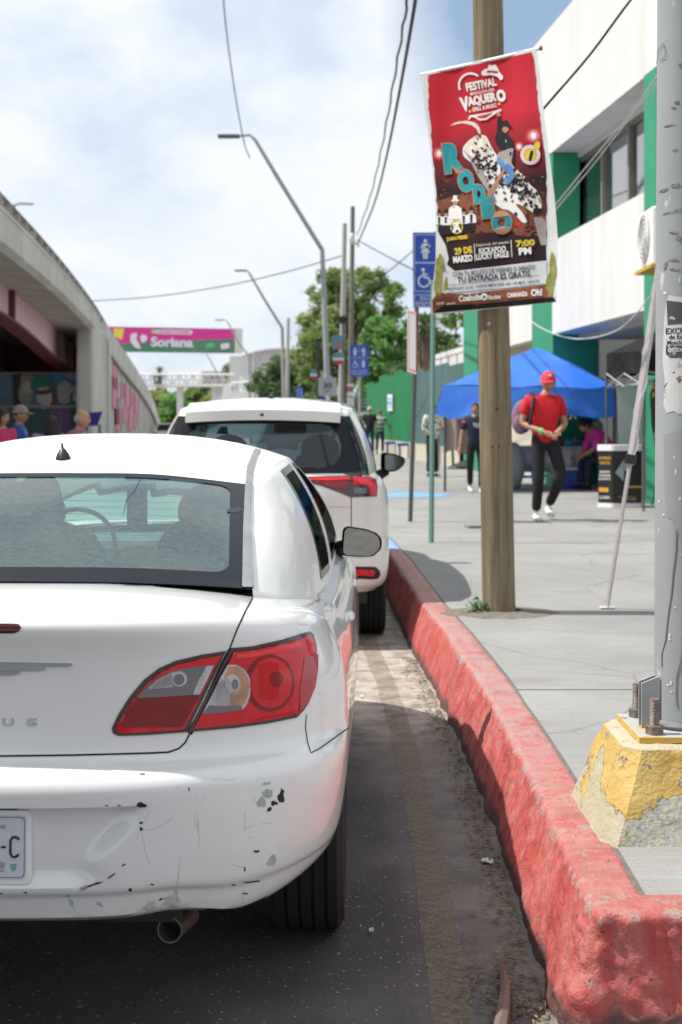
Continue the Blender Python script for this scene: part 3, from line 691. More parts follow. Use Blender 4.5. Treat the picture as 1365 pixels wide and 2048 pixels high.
class Tracer:
    """casts camera rays on a car's meshes to find where a feature seen in the photograph lies on the surface"""
    def __init__(s, objs, loc, rz):
        V = []; Fs = []
        for o in objs:
            k = len(V); V += [v.co.copy() for v in o.data.vertices]; Fs += [tuple(i + k for i in p.vertices) for p in o.data.polygons]
        s.t = BVHTree.FromPolygons(V, Fs); s.M = (Matrix.Translation(loc) @ Matrix.Rotation(rz, 4, 'Z')).inverted()
        s.o = s.M @ Vector((0, 0, CAMZ)); s.rot = s.M.to_3x3()
    def hit(s, px, py):
        d = (s.rot @ Vector(((px - 682.5) / F, 1, -(py - 843) / F))).normalized()
        l, n, i, dist = s.t.ray_cast(s.o, d)
        if l is None: return None, None
        if n.dot(d) > 0: n = -n
        return l, n
    def patch(s, poly, name, mat, parent, eps=.002, sp=14, rim=0., mirror=False, hole=None, smooth=True, dome=0.):
        v2, fs = fill2d(poly, sp, hole); V = []; nv = len(v2); bad = set(); lastn = Vector((0, -1, 0))
        nr = []
        for i, (x, y) in enumerate(v2):
            l, n = s.hit(x, y)
            if l is None: bad.add(i); l = Vector((0, 0, 0)); n = lastn
            nr.append(n); e = eps
            if dome:
                dm = min(math.dist((x, y), q) for q in v2[:1] + [p for p in poly]); e += dome * min(1, dm / 30) ** .5
            V.append(l + n * e)
        fs = [f for f in fs if not any(i in bad for i in f)]
        if rim:
            cnt = {}
            for f in fs:
                for a, b in zip(f, f[1:] + f[:1]): cnt[(min(a, b), max(a, b))] = cnt.get((min(a, b), max(a, b)), 0) + 1
            idx = {}
            for (a, b), c_ in cnt.items():
                if c_ == 1:
                    for q in (a, b):
                        if q not in idx: idx[q] = len(V); V.append(V[q] - nr[q] * rim)
                    fs.append((a, b, idx[b], idx[a]))
        o = finish(V, fs, name, [mat], parent, ang=55, merge=False)
        if mirror:
            o2 = finish([(-p.x, p.y, p.z) for p in V], [f[::-1] for f in fs], name, [mat], parent, ang=55, merge=False); return o, o2
        return o
    def strip(s, pts, wid, name, mat, parent, eps=.0012, mirror=False, step=6):
        """thin band (panel gap, scratch) along a pixel polyline, width in metres"""
        P = []
        for a, b in zip(pts, pts[1:]):
            k = max(1, int(math.dist(a, b) / step))
            for q in range(k): P.append((a[0] + (b[0] - a[0]) * q / k, a[1] + (b[1] - a[1]) * q / k))
        P.append(pts[-1]); H = [s.hit(*p) for p in P]; H = [h for h in H if h[0] is not None]; rows = []
        for i, (l, n) in enumerate(H):
            t = (H[min(i + 1, len(H) - 1)][0] - H[max(i - 1, 0)][0])
            if t.length < 1e-6: continue
            w_ = t.normalized().cross(n) * wid / 2; rows.append([l + n * eps + w_, l + n * eps - w_])
        if len(rows) < 2: return None
        m = MB().grid(rows); o = finish(m.v, m.f, name, [mat], parent, merge=False)
        if mirror: finish([(-p[0], p[1], p[2]) for p in m.v], m.f, name, [mat], parent, merge=False)
        return o
def wheel(parent, x, y, z, rad, wid, sgn, rimmat, name='wheel'):
    M = Matrix.Translation((x, y, z)) @ Matrix.Rotation(R(90) * sgn, 4, 'Y')
    h = wid / 2; pr = [(rad * .66, -h * .9), (rad * .78, -h), (rad * .92, -h * .98), (rad * .985, -h * .84)]
    for k in range(5):
        c = -h * .70 + k * h * .35; pr += [(rad, c - h * .13), (rad, c + h * .12), (rad * .972, c + h * .13), (rad * .972, c + h * .2)]
    pr = pr[:-2] + [(rad * .985, h * .84), (rad * .92, h * .98), (rad * .78, h), (rad * .66, h * .9)]
    ty = MB().lathe(pr, M, n=64, caps=False); ty = ty.build('tyre', K['rubber'], parent, smooth=30)
    r = MB().lathe([(.01, h * .55), (rad * .16, h * .6), (rad * .2, h * .5)], M, n=32, caps=False)
    for k in range(8):
        a = k * math.pi / 4; c, s_ = math.cos(a), math.sin(a)
        q = [M @ Vector((rr * c - o_ * s_, rr * s_ + o_ * c, zz)) for rr, o_, zz in ((rad * .15, -.022, h * .55), (rad * .15, .022, h * .55), (rad * .64, .03, h * .7), (rad * .64, -.03, h * .7))]
        r.add(q, [(0, 1, 2, 3)])
    r.lathe([(rad * .62, h * .72), (rad * .665, h * .9), (rad * .66, -h * .9), (rad * .6, -h * .85), (rad * .6, -h * .2), (.01, -h * .2)], M, n=48, caps=False)
    r.build('rim', rimmat, ty, smooth=35, fix=False)
    return ty

# ------------------------------------------------------------------ white sedan (nearest car)
SL = Vector((-.886, 3.30, 0)); SRZ = R(-1.0)
sed = thing('parked_car', 'white sedan with scuffed rear bumper and large red tail lamps, closest to the camera', 'car', SL, rz=SRZ)
def s_dent(x, y, z):
    dy = 0; ax = abs(x)
    if y < .3:
        # number plate recess
        xr = .41 - .10 * smooth01(.60, .44, z)
        m = smooth01(xr + .03, xr - .06, ax) * smooth01(.602, .596, z) * smooth01(.405, .445, z)
        dy += .036 * m * (.8 + .2 * smooth01(.42, .6, z))
        # spoiler lip line under the deck edge
        dy += .010 * smooth01(.99, 1.0, z) * 0
    return (0, dy)
def s_zwarp(x, y, z):
    if y < 1.2 and z < .45:
        ax = abs(x); b = .010 * math.exp(-((ax - .47) / .065) ** 2) - .014 * math.exp(-((ax - .63) / .06) ** 2) + .035 * smooth01(.68, .86, ax)
        return b * (1 - smooth01(.32, .45, z)) * (1 - smooth01(.5, 1.1, y))
    return 0
zs_s = [.30, .305, .315, .33, .345, .36, .375, .385, .39, .40] + [.41 + .0095 * i for i in range(20)] + [.594, .598, .602, .606, .612, .62, .63, .64, .648, .654, .660, .666, .672, .678, .683, .688, .693, .698, .704, .712, .722] + [.735 + .015 * i for i in range(17)] + [.985, .995, 1.004, 1.012, 1.019, 1.026, 1.031, 1.036, 1.039, 1.041]
cfg_s = dict(L=4.46, n=2.75, c=.62, nf=2.5, cf=.85, zs=zs_s, zsplit=.6, nr=72,
    w=[(.30, .84), (.34, .872), (.39, .886), (.5, .905), (.62, .915), (.70, .912), (.8, .905), (.88, .892), (.95, .870), (.99, .848), (1.02, .815), (1.035, .785), (1.041, .76)],
    y0=[(.30, .12), (.32, .062), (.35, .045), (.385, .034), (.395, .022), (.45, .012), (.52, .006), (.60, .001), (.635, .0), (.655, .006), (.672, .022), (.686, .055), (.70, .072), (.712, .076), (.8, .082), (.88, .084), (.94, .077), (.975, .066), (1.0, .058), (1.018, .060), (1.030, .070), (1.038, .085), (1.041, .10)],
    yf=[(.30, .1), (.45, .02), (.55, 0), (.8, .06), (1.0, .3), (1.041, .4)],
    plan=lambda y: 1 - .034 * ((y - 2.6) / 2.6) ** 2 - .0 * y,
    g=[(0, 0), (.15, 0), (.5, .06), (.9, .13), (1.25, .185), (3.0, .205), (3.5, .2), (4.0, .35), (4.5, .6)],
    deck=[(0, 1.041), (.1, 1.046), (.2, 1.053), (.5, 1.068), (.8, 1.03), (1.5, .95), (3.0, .95), (3.6, 1.0), (3.9, .99), (4.2, .90), (4.46, .8)],
    dent=s_dent, zwarp=s_zwarp)
s_body = car_body(cfg_s, sed, [K['white_paint'], K['black']])
wx = (.60, 1.1)
wells = [(sx * wx[0], sx * wx[1], y, .325) for sx in (1, -1) for y in (.98, 3.68)]
cut_wells(s_body, wells, .372, cabin=[(0, .62), (.60, .66), (.70, 1.2), (.74, 3.0), (.70, 3.5), (0, 3.7)])
gh = dict(n=8, nt=14, bow=.035, bowz=.010, roofe=2.6,
    bot=[(0, .50, 1.070), (.33, .508, 1.066), (.638, .545, 1.046), (.702, .632, 1.018), (.765, .84, .985), (.798, 1.24, .946), (.815, 2.0, .94), (.81, 3.25, .94), (.78, 3.52, .955), (.42, 3.80, .99), (0, 3.87, 1.0)],
    top=[(0, 1.115, 1.338), (.29, 1.13, 1.333), (.575, 1.185, 1.300), (.600, 1.25, 1.302), (.612, 1.42, 1.325), (.618, 1.62, 1.344), (.640, 2.1, 1.364), (.628, 2.62, 1.345), (.585, 2.78, 1.345), (.33, 2.84, 1.375), (0, 2.86, 1.385)],
    roof=[(1.0, 1.325), (1.115, 1.338), (1.35, 1.395), (1.7, 1.438), (2.1, 1.455), (2.5, 1.435), (2.86, 1.385)],
    open=[(0, 16, 0, 14, 'rear_window'), (41, 47, 1, 13, 'rear_door_window'), (49, 57, 1, 13, 'front_door_window'), (65, 80, 0, 13, 'windshield')])
K['car_glass'] = glassmat('dusty_green_glass', (.38, .56, .52), .27, refl=1.6)
K['side_glass'] = glassmat('dark_side_glass', (.03, .035, .035), .0, refl=.07)
K['roof_paint'] = pmat('sun_dulled_white_paint', (.80, .80, .79), .42, coat=.35)
s_roof, s_panes = greenhouse(gh, sed, K['roof_paint'], K['car_glass'])
for p in s_panes:
    if 'door_window' in p.name: p.data.materials[0] = K['side_glass']
TS = Tracer([s_body, s_roof] + s_panes, SL, SRZ)
# black trim between and around side windows
K['trim'] = pmat('gloss_black_trim', (.008, .008, .009), .2)
# glass border print
xc = -72
# mirrored by hand: build right half only, then its twin
def half_patch(poly, name, mat, eps, hole=None, sp=14, rim=0):
    return TS.patch(poly, name, mat, sed, eps=eps, sp=sp, hole=hole, mirror=True, rim=rim)
K['frit'] = pmat('glass_border_print', (.006, .008, .014), .3, spec=.3)
fr_out = [(xc, 945), (0, 949), (250, 953), (400, 962), (487, 973), (489, 1000), (486, 1060), (482, 1186), (440, 1182), (300, 1170), (0, 1159), (xc, 1158)]
def border(G, a1, rows_bot, rows_top, cols, off, name, par):
    for sg in (1, -1):
        g = MB()
        def pt(i, k):
            i = min(i, a1); a = Vector(G[i][k]); u = Vector(G[min(i + 1, len(G) - 1)][k]) - Vector(G[max(i - 1, 0)][k]); v = Vector(G[i][min(k + 1, len(G[i]) - 1)]) - Vector(G[i][max(k - 1, 0)])
            n = u.cross(v).normalized(); n = n if n.z > 0 else -n; p = a + n * off; return (sg * p.x, p.y, p.z)
        NTg = len(G[0]) - 1; inner = {}
        # outer rim points run bottom -> side -> top; inner rim is the same run pulled in, with rounded corners
        def lerp_pt(ai, ki):
            i0, k0 = int(ai), int(ki); fi, fk = ai - i0, ki - k0; A, B_, C_, D_ = [Vector(pt(min(i0 + x, a1), min(k0 + y, NTg))) for x, y in ((0, 0), (1, 0), (0, 1), (1, 1))]
            return A.lerp(B_, fi).lerp(C_.lerp(D_, fi), fk)
        out_p, in_p = [], []
        ca, cb, ct = a1 - cols, rows_bot, NTg - rows_top; ra, rk = 1.3, 1.0
        for q in range(25): out_p.append((a1 * q / 24, 0)); in_p.append(((ca - ra) * q / 24, cb))
        for q in range(1, 7): t = q / 6 * math.pi / 2; out_p.append((a1, 0 + rk * q / 12)); in_p.append((ca - ra + ra * math.sin(t), cb + rk - rk * math.cos(t)))
        for q in range(1, 13): out_p.append((a1, rk / 2 + (NTg - rk) * q / 12)); in_p.append((ca, cb + rk + (ct - rk - cb - rk) * q / 12))
        for q in range(1, 7): t = q / 6 * math.pi / 2; out_p.append((a1, NTg - rk / 2 + rk / 2 * q / 6)); in_p.append((ca - ra + ra * math.cos(t), ct - rk + rk * math.sin(t)))
        for q in range(1, 25): out_p.append((a1 - a1 * q / 24, NTg)); in_p.append(((ca - ra) * (1 - q / 24), ct))
        rows = [[lerp_pt(*o).lerp(lerp_pt(*i_), f) for f in (0, .33, .66, 1)] for o, i_ in zip(out_p, in_p)]
        g.grid(rows); finish(g.v, g.f, name, [K['frit']], par, merge=False)
border(gh['G'], 16, 1.5, .65, 2.1, .003, 'window_border', sed)
# grey sealing strips beside the rear window
K['seal'] = pmat('weathered_grey_seal', (.20, .21, .22), .6, var=(.26, .27, .28), scale=12)
half_patch([(506, 905), (517, 892), (527, 893), (515, 912), (506, 940), (502, 985), (501, 1050), (507, 1195), (497, 1191), (484, 1187), (486, 1060), (490, 973), (494, 935)], 'seal_strip', K['seal'], .0055, sp=6)
# defroster wires
wires = MB()
for k in range(13):
    yy = 985 + k * 13.2; P = []
    for q in range(24):
        x = xc + (455 - xc) * q / 23; l, n = TS.hit(x, yy + .00002 * (x - xc) ** 2 * 1.2 + 3 * q / 23)
        if l: P.append(l - n * .002)
    if len(P) > 2:
        wires.tube(P, .0005, n=4); wires.tube([Vector((-p.x, p.y, p.z)) for p in P], .0005, n=4)
K['wire'] = pmat('defroster_wire', (.12, .06, .04), .7)
tag(wires.build('defroster_wires', K['wire'], sed), kind='stuff')

# panel gaps
gapm = K['gap']
TS.strip([(506, 1196), (490, 1225), (473, 1262), (459, 1299), (446, 1330), (430, 1367), (412, 1407), (395, 1440), (380, 1467), (371, 1485), (358, 1497), (338, 1504), (300, 1506), (150, 1510), (0, 1512), (xc, 1512)], .0042, 'panel_line', gapm, sed, mirror=True)
TS.strip([(461, 1301), (446, 1330), (430, 1367), (412, 1407), (395, 1440), (378, 1466)], .016, 'panel_line', gapm, sed, mirror=True, eps=.003)
TS.strip([(613, 1430), (611, 1455), (616, 1486), (622, 1506), (640, 1497), (698, 1455)], .003, 'panel_line', gapm, sed, mirror=True, step=4)
# tail lamps
K['lamp_black'] = pmat('lamp_gasket', (.025, .004, .006), .25, coat=1.)
def lens(name, col, rough=.08, bumpy=.0, bs=120., emit=None, var=None, ring=None):
    m = pmat(name, col, rough, coat=.5, spec=.35, bump=bumpy, bscale=bs, var=var, scale=9.)
    return m
K['lens_red'] = lens('red_lens', (.52, .006, .016), .12, var=(.66, .012, .024))
K['lens_dark'] = lens('dark_red_lens', (.16, .004, .010), .12, var=(.24, .006, .012))
K['lens_clear'] = lens('clear_lens', (.50, .49, .52), .1)
K['lens_smoke'] = lens('smoky_clear_lens', (.16, .16, .175), .12)
K['lens_amber'] = lens('amber_reflector', (.5, .28, .14), .25)
K['lens_side'] = lens('pale_red_side_lens', (.42, .05, .06), .1)
def tomap(x, y): return (200 + x * .337, 1240 + y * .337)
out_o = [(776, 165), (900, 155), (1080, 115), (1180, 85), (1240, 68), (1262, 85), (1280, 150), (1284, 260), (1270, 400), (1235, 490), (1205, 535), (1165, 578), (1000, 612), (800, 640), (520, 664), (620, 470), (700, 320), (745, 225)]
out_i = [(745, 182), (600, 205), (450, 240), (350, 285), (260, 355), (180, 450), (110, 560), (72, 640), (80, 672), (115, 687), (300, 680), (512, 664), (610, 470), (690, 300)]
T2 = lambda pl: [tomap(*p) for p in pl]
lamp_o, _ = TS.patch(T2(out_o), 'tail_lamp', K['lamp_black'], sed, eps=.004, sp=9, rim=.012, mirror=True)
lamp_i, _ = TS.patch(T2(out_i), 'trunk_lamp', K['lamp_black'], sed, eps=.004, sp=9, rim=.012, mirror=True)
def sub(poly, name, mat, par, eps, sp=7, dome=0.): return TS.patch(T2(poly), name, mat, par, eps=eps, sp=sp, rim=.0025, dome=dome)
lens_o = [(790, 188), (900, 178), (1080, 140), (1180, 112), (1235, 92), (1252, 110), (1266, 170), (1270, 260), (1256, 390), (1225, 475), (1190, 525), (1160, 556), (1000, 590), (800, 618), (555, 642), (640, 480), (715, 330)]
sub(lens_o, 'red_lens', K['lens_red'], lamp_o, .007, dome=.003)
sub([(1195, 225), (1275, 205), (1274, 300), (1258, 400), (1225, 480), (1170, 545), (1172, 400), (1186, 300)], 'side_lens', K['lens_side'], lamp_o, .0115)
circ = lambda cx, cy, rx, ry, n=28, a0=0, a1=360: [(cx + rx * math.cos(R(a0 + (a1 - a0) * k / n)), cy + ry * math.sin(R(a0 + (a1 - a0) * k / n))) for k in range(n)]
sub(circ(995, 372, 143, 170), 'brake_reflector', K['lens_dark'], lamp_o, .0112)
sub(circ(1000, 372, 122, 148), 'reflector_bowl', K['lens_red'], lamp_o, .0122)
sub(circ(1030, 350, 40, 46), 'bulb', K['lens_dark'], lamp_o, .0135)
rev = [(750, 262), (800, 262), (845, 290), (875, 335), (886, 390), (878, 450), (860, 500), (835, 530), (600, 556), (660, 440), (712, 330)]
revp = sub(rev, 'reverse_lens', K['lens_clear'], lamp_o, .0115)
sub([(756, 272), (800, 272), (840, 298), (866, 340), (876, 390), (868, 445), (850, 495), (828, 505), (760, 500), (770, 420), (730, 340)], 'amber_reflector', K['lens_amber'], lamp_o, .0125)
sub(circ(775, 375, 42, 56), 'bulb', K['lens_clear'], lamp_o, .0138); sub(circ(790, 378, 20, 30), 'bulb_core', K['lens_smoke'], lamp_o, .0148)
sub([(600, 556), (640, 505), (830, 505), (835, 530), (720, 545)], 'reflector_shade', K['lens_smoke'], lamp_o, .0127)
fl = MB()
def flute(p0, p1, wd, e, mb=fl):
    a = TS.hit(*tomap(*p0)); b = TS.hit(*tomap(*p1))
    if a[0] and b[0]:
        d = (b[0] - a[0]); n = a[1]; s_ = d.normalized().cross(n) * wd
        mb.add([a[0] + n * e - s_, b[0] + b[1] * e - s_ * .6, b[0] + b[1] * e + s_ * .6, a[0] + n * e + s_, a[0] + n * (e + .002), b[0] + b[1] * (e + .002)], [(0, 4, 5, 1), (4, 3, 2, 5), (0, 3, 4), (1, 5, 2)])
for k in range(16):
    a = R(-80 + k * 12); flute((785 + 50 * math.cos(a), 378 + 66 * math.sin(a)), (785 + 92 * math.cos(a), 382 + 122 * math.sin(a)), .0009, .0140)
for k in range(8): flute((690 + k * 14, 345 + abs(k - 4) * 6), (690 + k * 14, 500), .0008, .0142)
for k in range(9): flute((640 + k * 7, 500 - k * 20), (672 + k * 9, 505 - k * 17), .0007, .0135)
fl.build('lens_flutes', K['lens_clear'], lamp_o)
K['lens_glow'] = lens('bright_red_facet', (.80, .05, .06), .1)
fr_ = MB()
for k in range(9): flute((935 + k * 13, 240 + abs(k - 4) * 5), (935 + k * 13, 480 - abs(k - 4) * 5), .0006, .0140, fr_)
for k in range(22): flute((900 + k * 13, 560 - k * 2.2 + 20), (902 + k * 13, 590 - k * 2.2 + 8), .0010, .0105, fr_)
tag(fr_.build('lens_ribs', K['lens_glow'], lamp_o), kind='stuff')
sub([(800, 200), (900, 190), (1080, 152), (1170, 126), (1185, 150), (1090, 178), (900, 215), (800, 224)], 'upper_lens_band', K['lens_glow'], lamp_o, .0108)
# inner (trunk) lamp: red rim, smoky clear top, dark red bottom
ins = [(718, 205), (600, 228), (455, 263), (365, 305), (285, 370), (205, 462), (140, 560), (98, 640), (108, 660), (140, 668), (300, 660), (498, 646), (590, 460), (665, 300)]
sub(ins, 'red_lens', K['lens_red'], lamp_i, .007, dome=.002)
sub([(215, 460), (590, 438), (520, 570), (478, 630), (140, 634), (124, 620), (160, 545)], 'lower_lens', K['lens_dark'], lamp_i, .0108)
sub([(665, 264), (560, 272), (430, 296), (360, 330), (290, 385), (222, 452), (230, 460), (585, 438)], 'clear_lens', K['lens_smoke'], lamp_i, .0108)
sub([(668, 264), (625, 268), (585, 345), (548, 438), (586, 438), (630, 350)], 'lens_band', K['lens_clear'], lamp_i, .0120)
sub([(440, 300), (340, 350), (290, 392), (300, 408), (430, 392), (420, 350)], 'reflector_bowl', K['lens_clear'], lamp_i, .0115)
sub(circ(466, 345, 46, 46), 'bulb', K['lens_clear'], lamp_i, .0124); sub(circ(464, 347, 33, 34), 'bulb_core', K['lens_smoke'], lamp_i, .0136)
fl2 = MB()
for k in range(13): flute((300 + k * 10, 378 - k * 5.5), (315 + k * 9, 408 - k * 2), .0007, .0130, fl2)
for k in range(7): flute((590 + k * 5 - 20, 430 - k * 26), (640 + k * 5 - 45, 430 - k * 26), .0004, .0132, fl2)
tag(fl2.build('lens_flutes', K['lens_smoke'], lamp_i), kind='stuff')

# high brake lamp, winged badge, lettering (chrome)
TS.patch([(xc, 1249), (20, 1248), (38, 1249), (43, 1254), (40, 1262), (30, 1266), (xc, 1267)], 'high_brake_lamp', lens('high_brake_lens', (.07, .004, .008), .15), sed, eps=.003, sp=8, rim=.004, mirror=True)
half_w = [[(xc, 1321), (0, 1323), (142, 1325), (147, 1328), (140, 1332), (0, 1334), (xc, 1335)], [(xc, 1336), (0, 1336), (92, 1335), (94, 1338), (80, 1341), (xc, 1342)], [(xc, 1343), (40, 1342), (42, 1346), (25, 1350), (xc, 1350)]]
for i, p in enumerate(half_w): TS.patch(p, 'winged_badge', K['chrome'], sed, eps=.004, sp=6, rim=.004, mirror=True)
TS.patch(circ(xc, 1334, 26, 26), 'badge_disc', K['chrome'], sed, eps=.006, sp=7, rim=.006)
def traced_text(tr, s, cx, cy, w, h, name, mat, parent, eps=.003, rim=.003, bold=.0, rot=0.):
    vs, fs = text_mesh(s, 1., bold, fit=(w, h)); V = []; nr = []; cr_, sr_ = math.cos(rot), math.sin(rot)
    for x, y in vs:
        l, n = tr.hit(cx + x * cr_ - y * sr_, cy - y * cr_ - x * sr_)
        if l is None: return None
        V.append(l + n * eps); nr.append(n)
    cnt = {}; fs = list(fs)
    for f in fs:
        for a, b in zip(f, f[1:] + f[:1]): cnt[(min(a, b), max(a, b))] = cnt.get((min(a, b), max(a, b)), 0) + 1
    if rim:
        idx = {}
        for (a, b), c_ in cnt.items():
            if c_ == 1:
                for q in (a, b):
                    if q not in idx: idx[q] = len(V); V.append(V[q] - nr[q] * rim)
                fs.append((a, b, idx[b], idx[a]))
    return finish(V, fs, name, [mat], parent, merge=False)
for ch, cx_, wd in (('U', 18, 23), ('S', 65, 23), ('R', -31, 22), ('R', -80, 22), ('I', -117, 5), ('C', -158, 23)):
    traced_text(TS, ch, cx_, 1443.5, wd, 16, 'badge_letter', K['chrome'], sed, bold=.03)
# number plate in the recess
K['plate'] = pmat('plate_white', (.62, .64, .68), .45, var=(.55, .58, .64), scale=60)
K['plate_ink'] = pmat('plate_ink', (.02, .02, .022), .5)
pl_c, pl_n = TS.hit(xc, 1685); pxm = F / (3.3 + pl_c.y + .0)
Yp = pl_c.y - .012
def PL(u, v, e=0.): # u, v in metres from the plate centre
    return Vector((u, Yp - e + v * .03, .506 + v))
fr = MB().prism(rounded([(-.162, -.085), (.162, -.085), (.162, .085), (-.162, .085)], .018), lambda u, v, t: PL(u, v, t), -.010, .004); frame = fr.build('plate_frame', K['white'], sed)
plate = MB().prism(rounded([(-.152, -.075), (.152, -.075), (.152, .075), (-.152, .075)], .014), lambda u, v, t: PL(u, v, t), .0, .0055).build('number_plate', K['plate'], sed)
g = MB(); o1 = rounded([(-.1475, -.0705), (.1475, -.0705), (.1475, .0705), (-.1475, .0705)], .012); i1 = rounded([(-.1460, -.069), (.1460, -.069), (.1460, .069), (-.1460, .069)], .011)
n1 = len(o1); g.add([PL(u, v, .0062) for u, v in o1] + [PL(u, v, .0062) for u, v in i1], [(i, (i + 1) % n1, n1 + (i + 1) % n1, n1 + i) for i in range(n1)])
pts = [(.134, .018), (.132, .022), (.126, .0245), (.119, .0235), (.1145, .016), (.1145, -.012), (.118, -.0205), (.125, -.022), (.131, -.0195), (.1325, -.015)]
g.tube([PL(u, v, .0066) for u, v in catmull([(a, b, 0) for a, b in pts], 4)[0:0] or pts], .0030, n=6); g.tube([PL(u, .001, .0066) for u in (.0925, .103)], .0026, n=6)
g.build('plate_characters', K['plate_ink'], plate)
g = MB(); g.prism(circ(.096, .0475, .008, .005, 14), lambda u, v, t: PL(u, v, t), .0062, .0068); g.prism(circ(.094, -.041, .0085, .0085, 16), lambda u, v, t: PL(u, v, t), .0062, .0065)
g.prism([(.078, -.056), (.100, -.056), (.100, -.052), (.078, -.052)], lambda u, v, t: PL(u, v, t), .0062, .0066)
g.build('plate_emblem', pmat('emblem_grey', (.32, .34, .38), .5), plate)
MB().prism([(.114, -.038), (.129, -.038), (.128, -.05), (.1215, -.056), (.115, -.05)], lambda u, v, t: PL(u, v, t), .0062, .0066).build('plate_crest', pmat('crest_teal', (.18, .34, .42), .5), plate)
MB().bb((-.18, Yp - .003, .594), (.128, Yp + .03, .602)).build('plate_lamp_housing', K['black'], sed)

# exhaust pipe
ec = Vector((.468, .16, .266)); g = MB()
M_ = Matrix.Translation(ec) @ Matrix.Rotation(R(-8), 4, 'Z') @ Matrix.Rotation(R(84), 4, 'X')
g.lathe([(.031, -.16), (.031, .0), (.0315, .002), (.028, .002), (.0275, -.14)], M_, n=28, caps=False)
g.build('exhaust_pipe', pmat('sooty_steel', (.16, .145, .125), .5, metal=.5, var=(.08, .07, .06), scale=14), sed, smooth=40, fix=False)
MB().bb((-.6, .6, .27), (.6, 3.9, .33)).build('underbody', K['black'], sed)
MB().bb((-.5, .16, .285), (.5, .30, .38)).build('rear_beam', K['black'], sed)

# roof aerial stub
l, n = TS.hit(127, 917); g = MB()
g.tube([l + Vector((0, -.0, -.004)), l + Vector((-.001, .0, .012)), l + Vector((-.003, .006, .030))], [.026, .020, .0085], n=16); g.tube([l + Vector((-.003, .006, .029)), l + Vector((-.006, .009, .049))], [.0045, .003], n=8)
aer = g.build('aerial_base', K['black'], sed, smooth=30)
# door handles, mirrors
for sg in (1, -1):
    for yy, zz in ((1.62, .83), (2.62, .83)):
        l, n, i, d = TS.t.ray_cast(Vector((2 * sg, yy, zz)), Vector((-sg, 0, 0)))
        if l: MB().ball((l.x + sg * .004, yy, zz), (.016, .085, .015)).build('door_handle', K['white_paint'], sed, smooth=True)
    # side mirror: dark shell, glass facing backwards
    mc = Vector((sg * .925, 2.72, .99)); sx = sg
    prof = rounded([(-.085, -.058), (.050, -.062), (.088, -.022), (.078, .030), (.030, .052), (-.075, .070)], .03, 5)
    g = MB(); rows = []
    for t, sc, dz in ((0, 1.0, 0), (.012, 1.04, 0), (.05, 1.0, 0), (.09, .78, 0), (.11, .4, 0), (.115, .02, 0)): rows.append([(mc.x + sx * u * sc, mc.y + t, mc.z + v * sc) for u, v in prof])
    g.grid(rows, wv=True); mirr = g.build('side_mirror', K['trim'], sed, smooth=50)
    MB().prism([(u * .93, v * .93) for u, v in prof], lambda u, v, t: Vector((mc.x + sx * u, mc.y + t + .05 * u, mc.z + v)), -.006, .001).build('mirror_glass', pmat('mirror_glass', (.36, .38, .40), .02, metal=1.), mirr)
    MB().tube([(mc.x + sx * u, mc.y - .008, mc.z + v) for u, v in [(-.08, -.058), (-.02, -.064), (.05, -.062), (.08, -.035)]], .003, n=6).build('mirror_rim', K['chrome'], mirr, smooth=True)
    MB().tube([(sg * .80, 2.92, .925), (mc.x - sg * .05, mc.y + .05, mc.z - .015)], [.045, .03], n=10).build('mirror_arm', K['black'], sed, smooth=True)
# dark window frames: thin black bands around panes
def edge_band(pane, off, wid, name, mat, parent):
    bm = bmesh.new(); bm.from_mesh(pane.data); loops = [e for e in bm.edges if len(e.link_faces) == 1]
    g = MB()
    for e in loops:
        f = e.link_faces[0]; n = f.normal; a, b = e.verts[0].co, e.verts[1].co; c = f.calc_center_median(); mid = (a + b) / 2
        if n.x * c.x < 0: n = -n
        outd = (mid - c); outd -= outd.project((b - a).normalized()) if (b - a).length > 1e-6 else outd; outd.normalize()
        g.add([a + n * off - outd * wid, b + n * off - outd * wid, b + n * off + outd * .006, a + n * off + outd * .006], [(0, 1, 2, 3)])
    bm.free(); o = g.build(name, mat, parent); return o
for p in s_panes:
    if 'door_window' in p.name: edge_band(p, .002, .02, 'window_trim', K['trim'], sed)
# wheels
rimm = pmat('alloy_rim', (.5, .5, .52), .35, metal=.8)
for sg in (1, -1):
    for y in (.98, 3.68): wheel(sed, sg * .775, y, .325, .325, .215, sg, rimm)
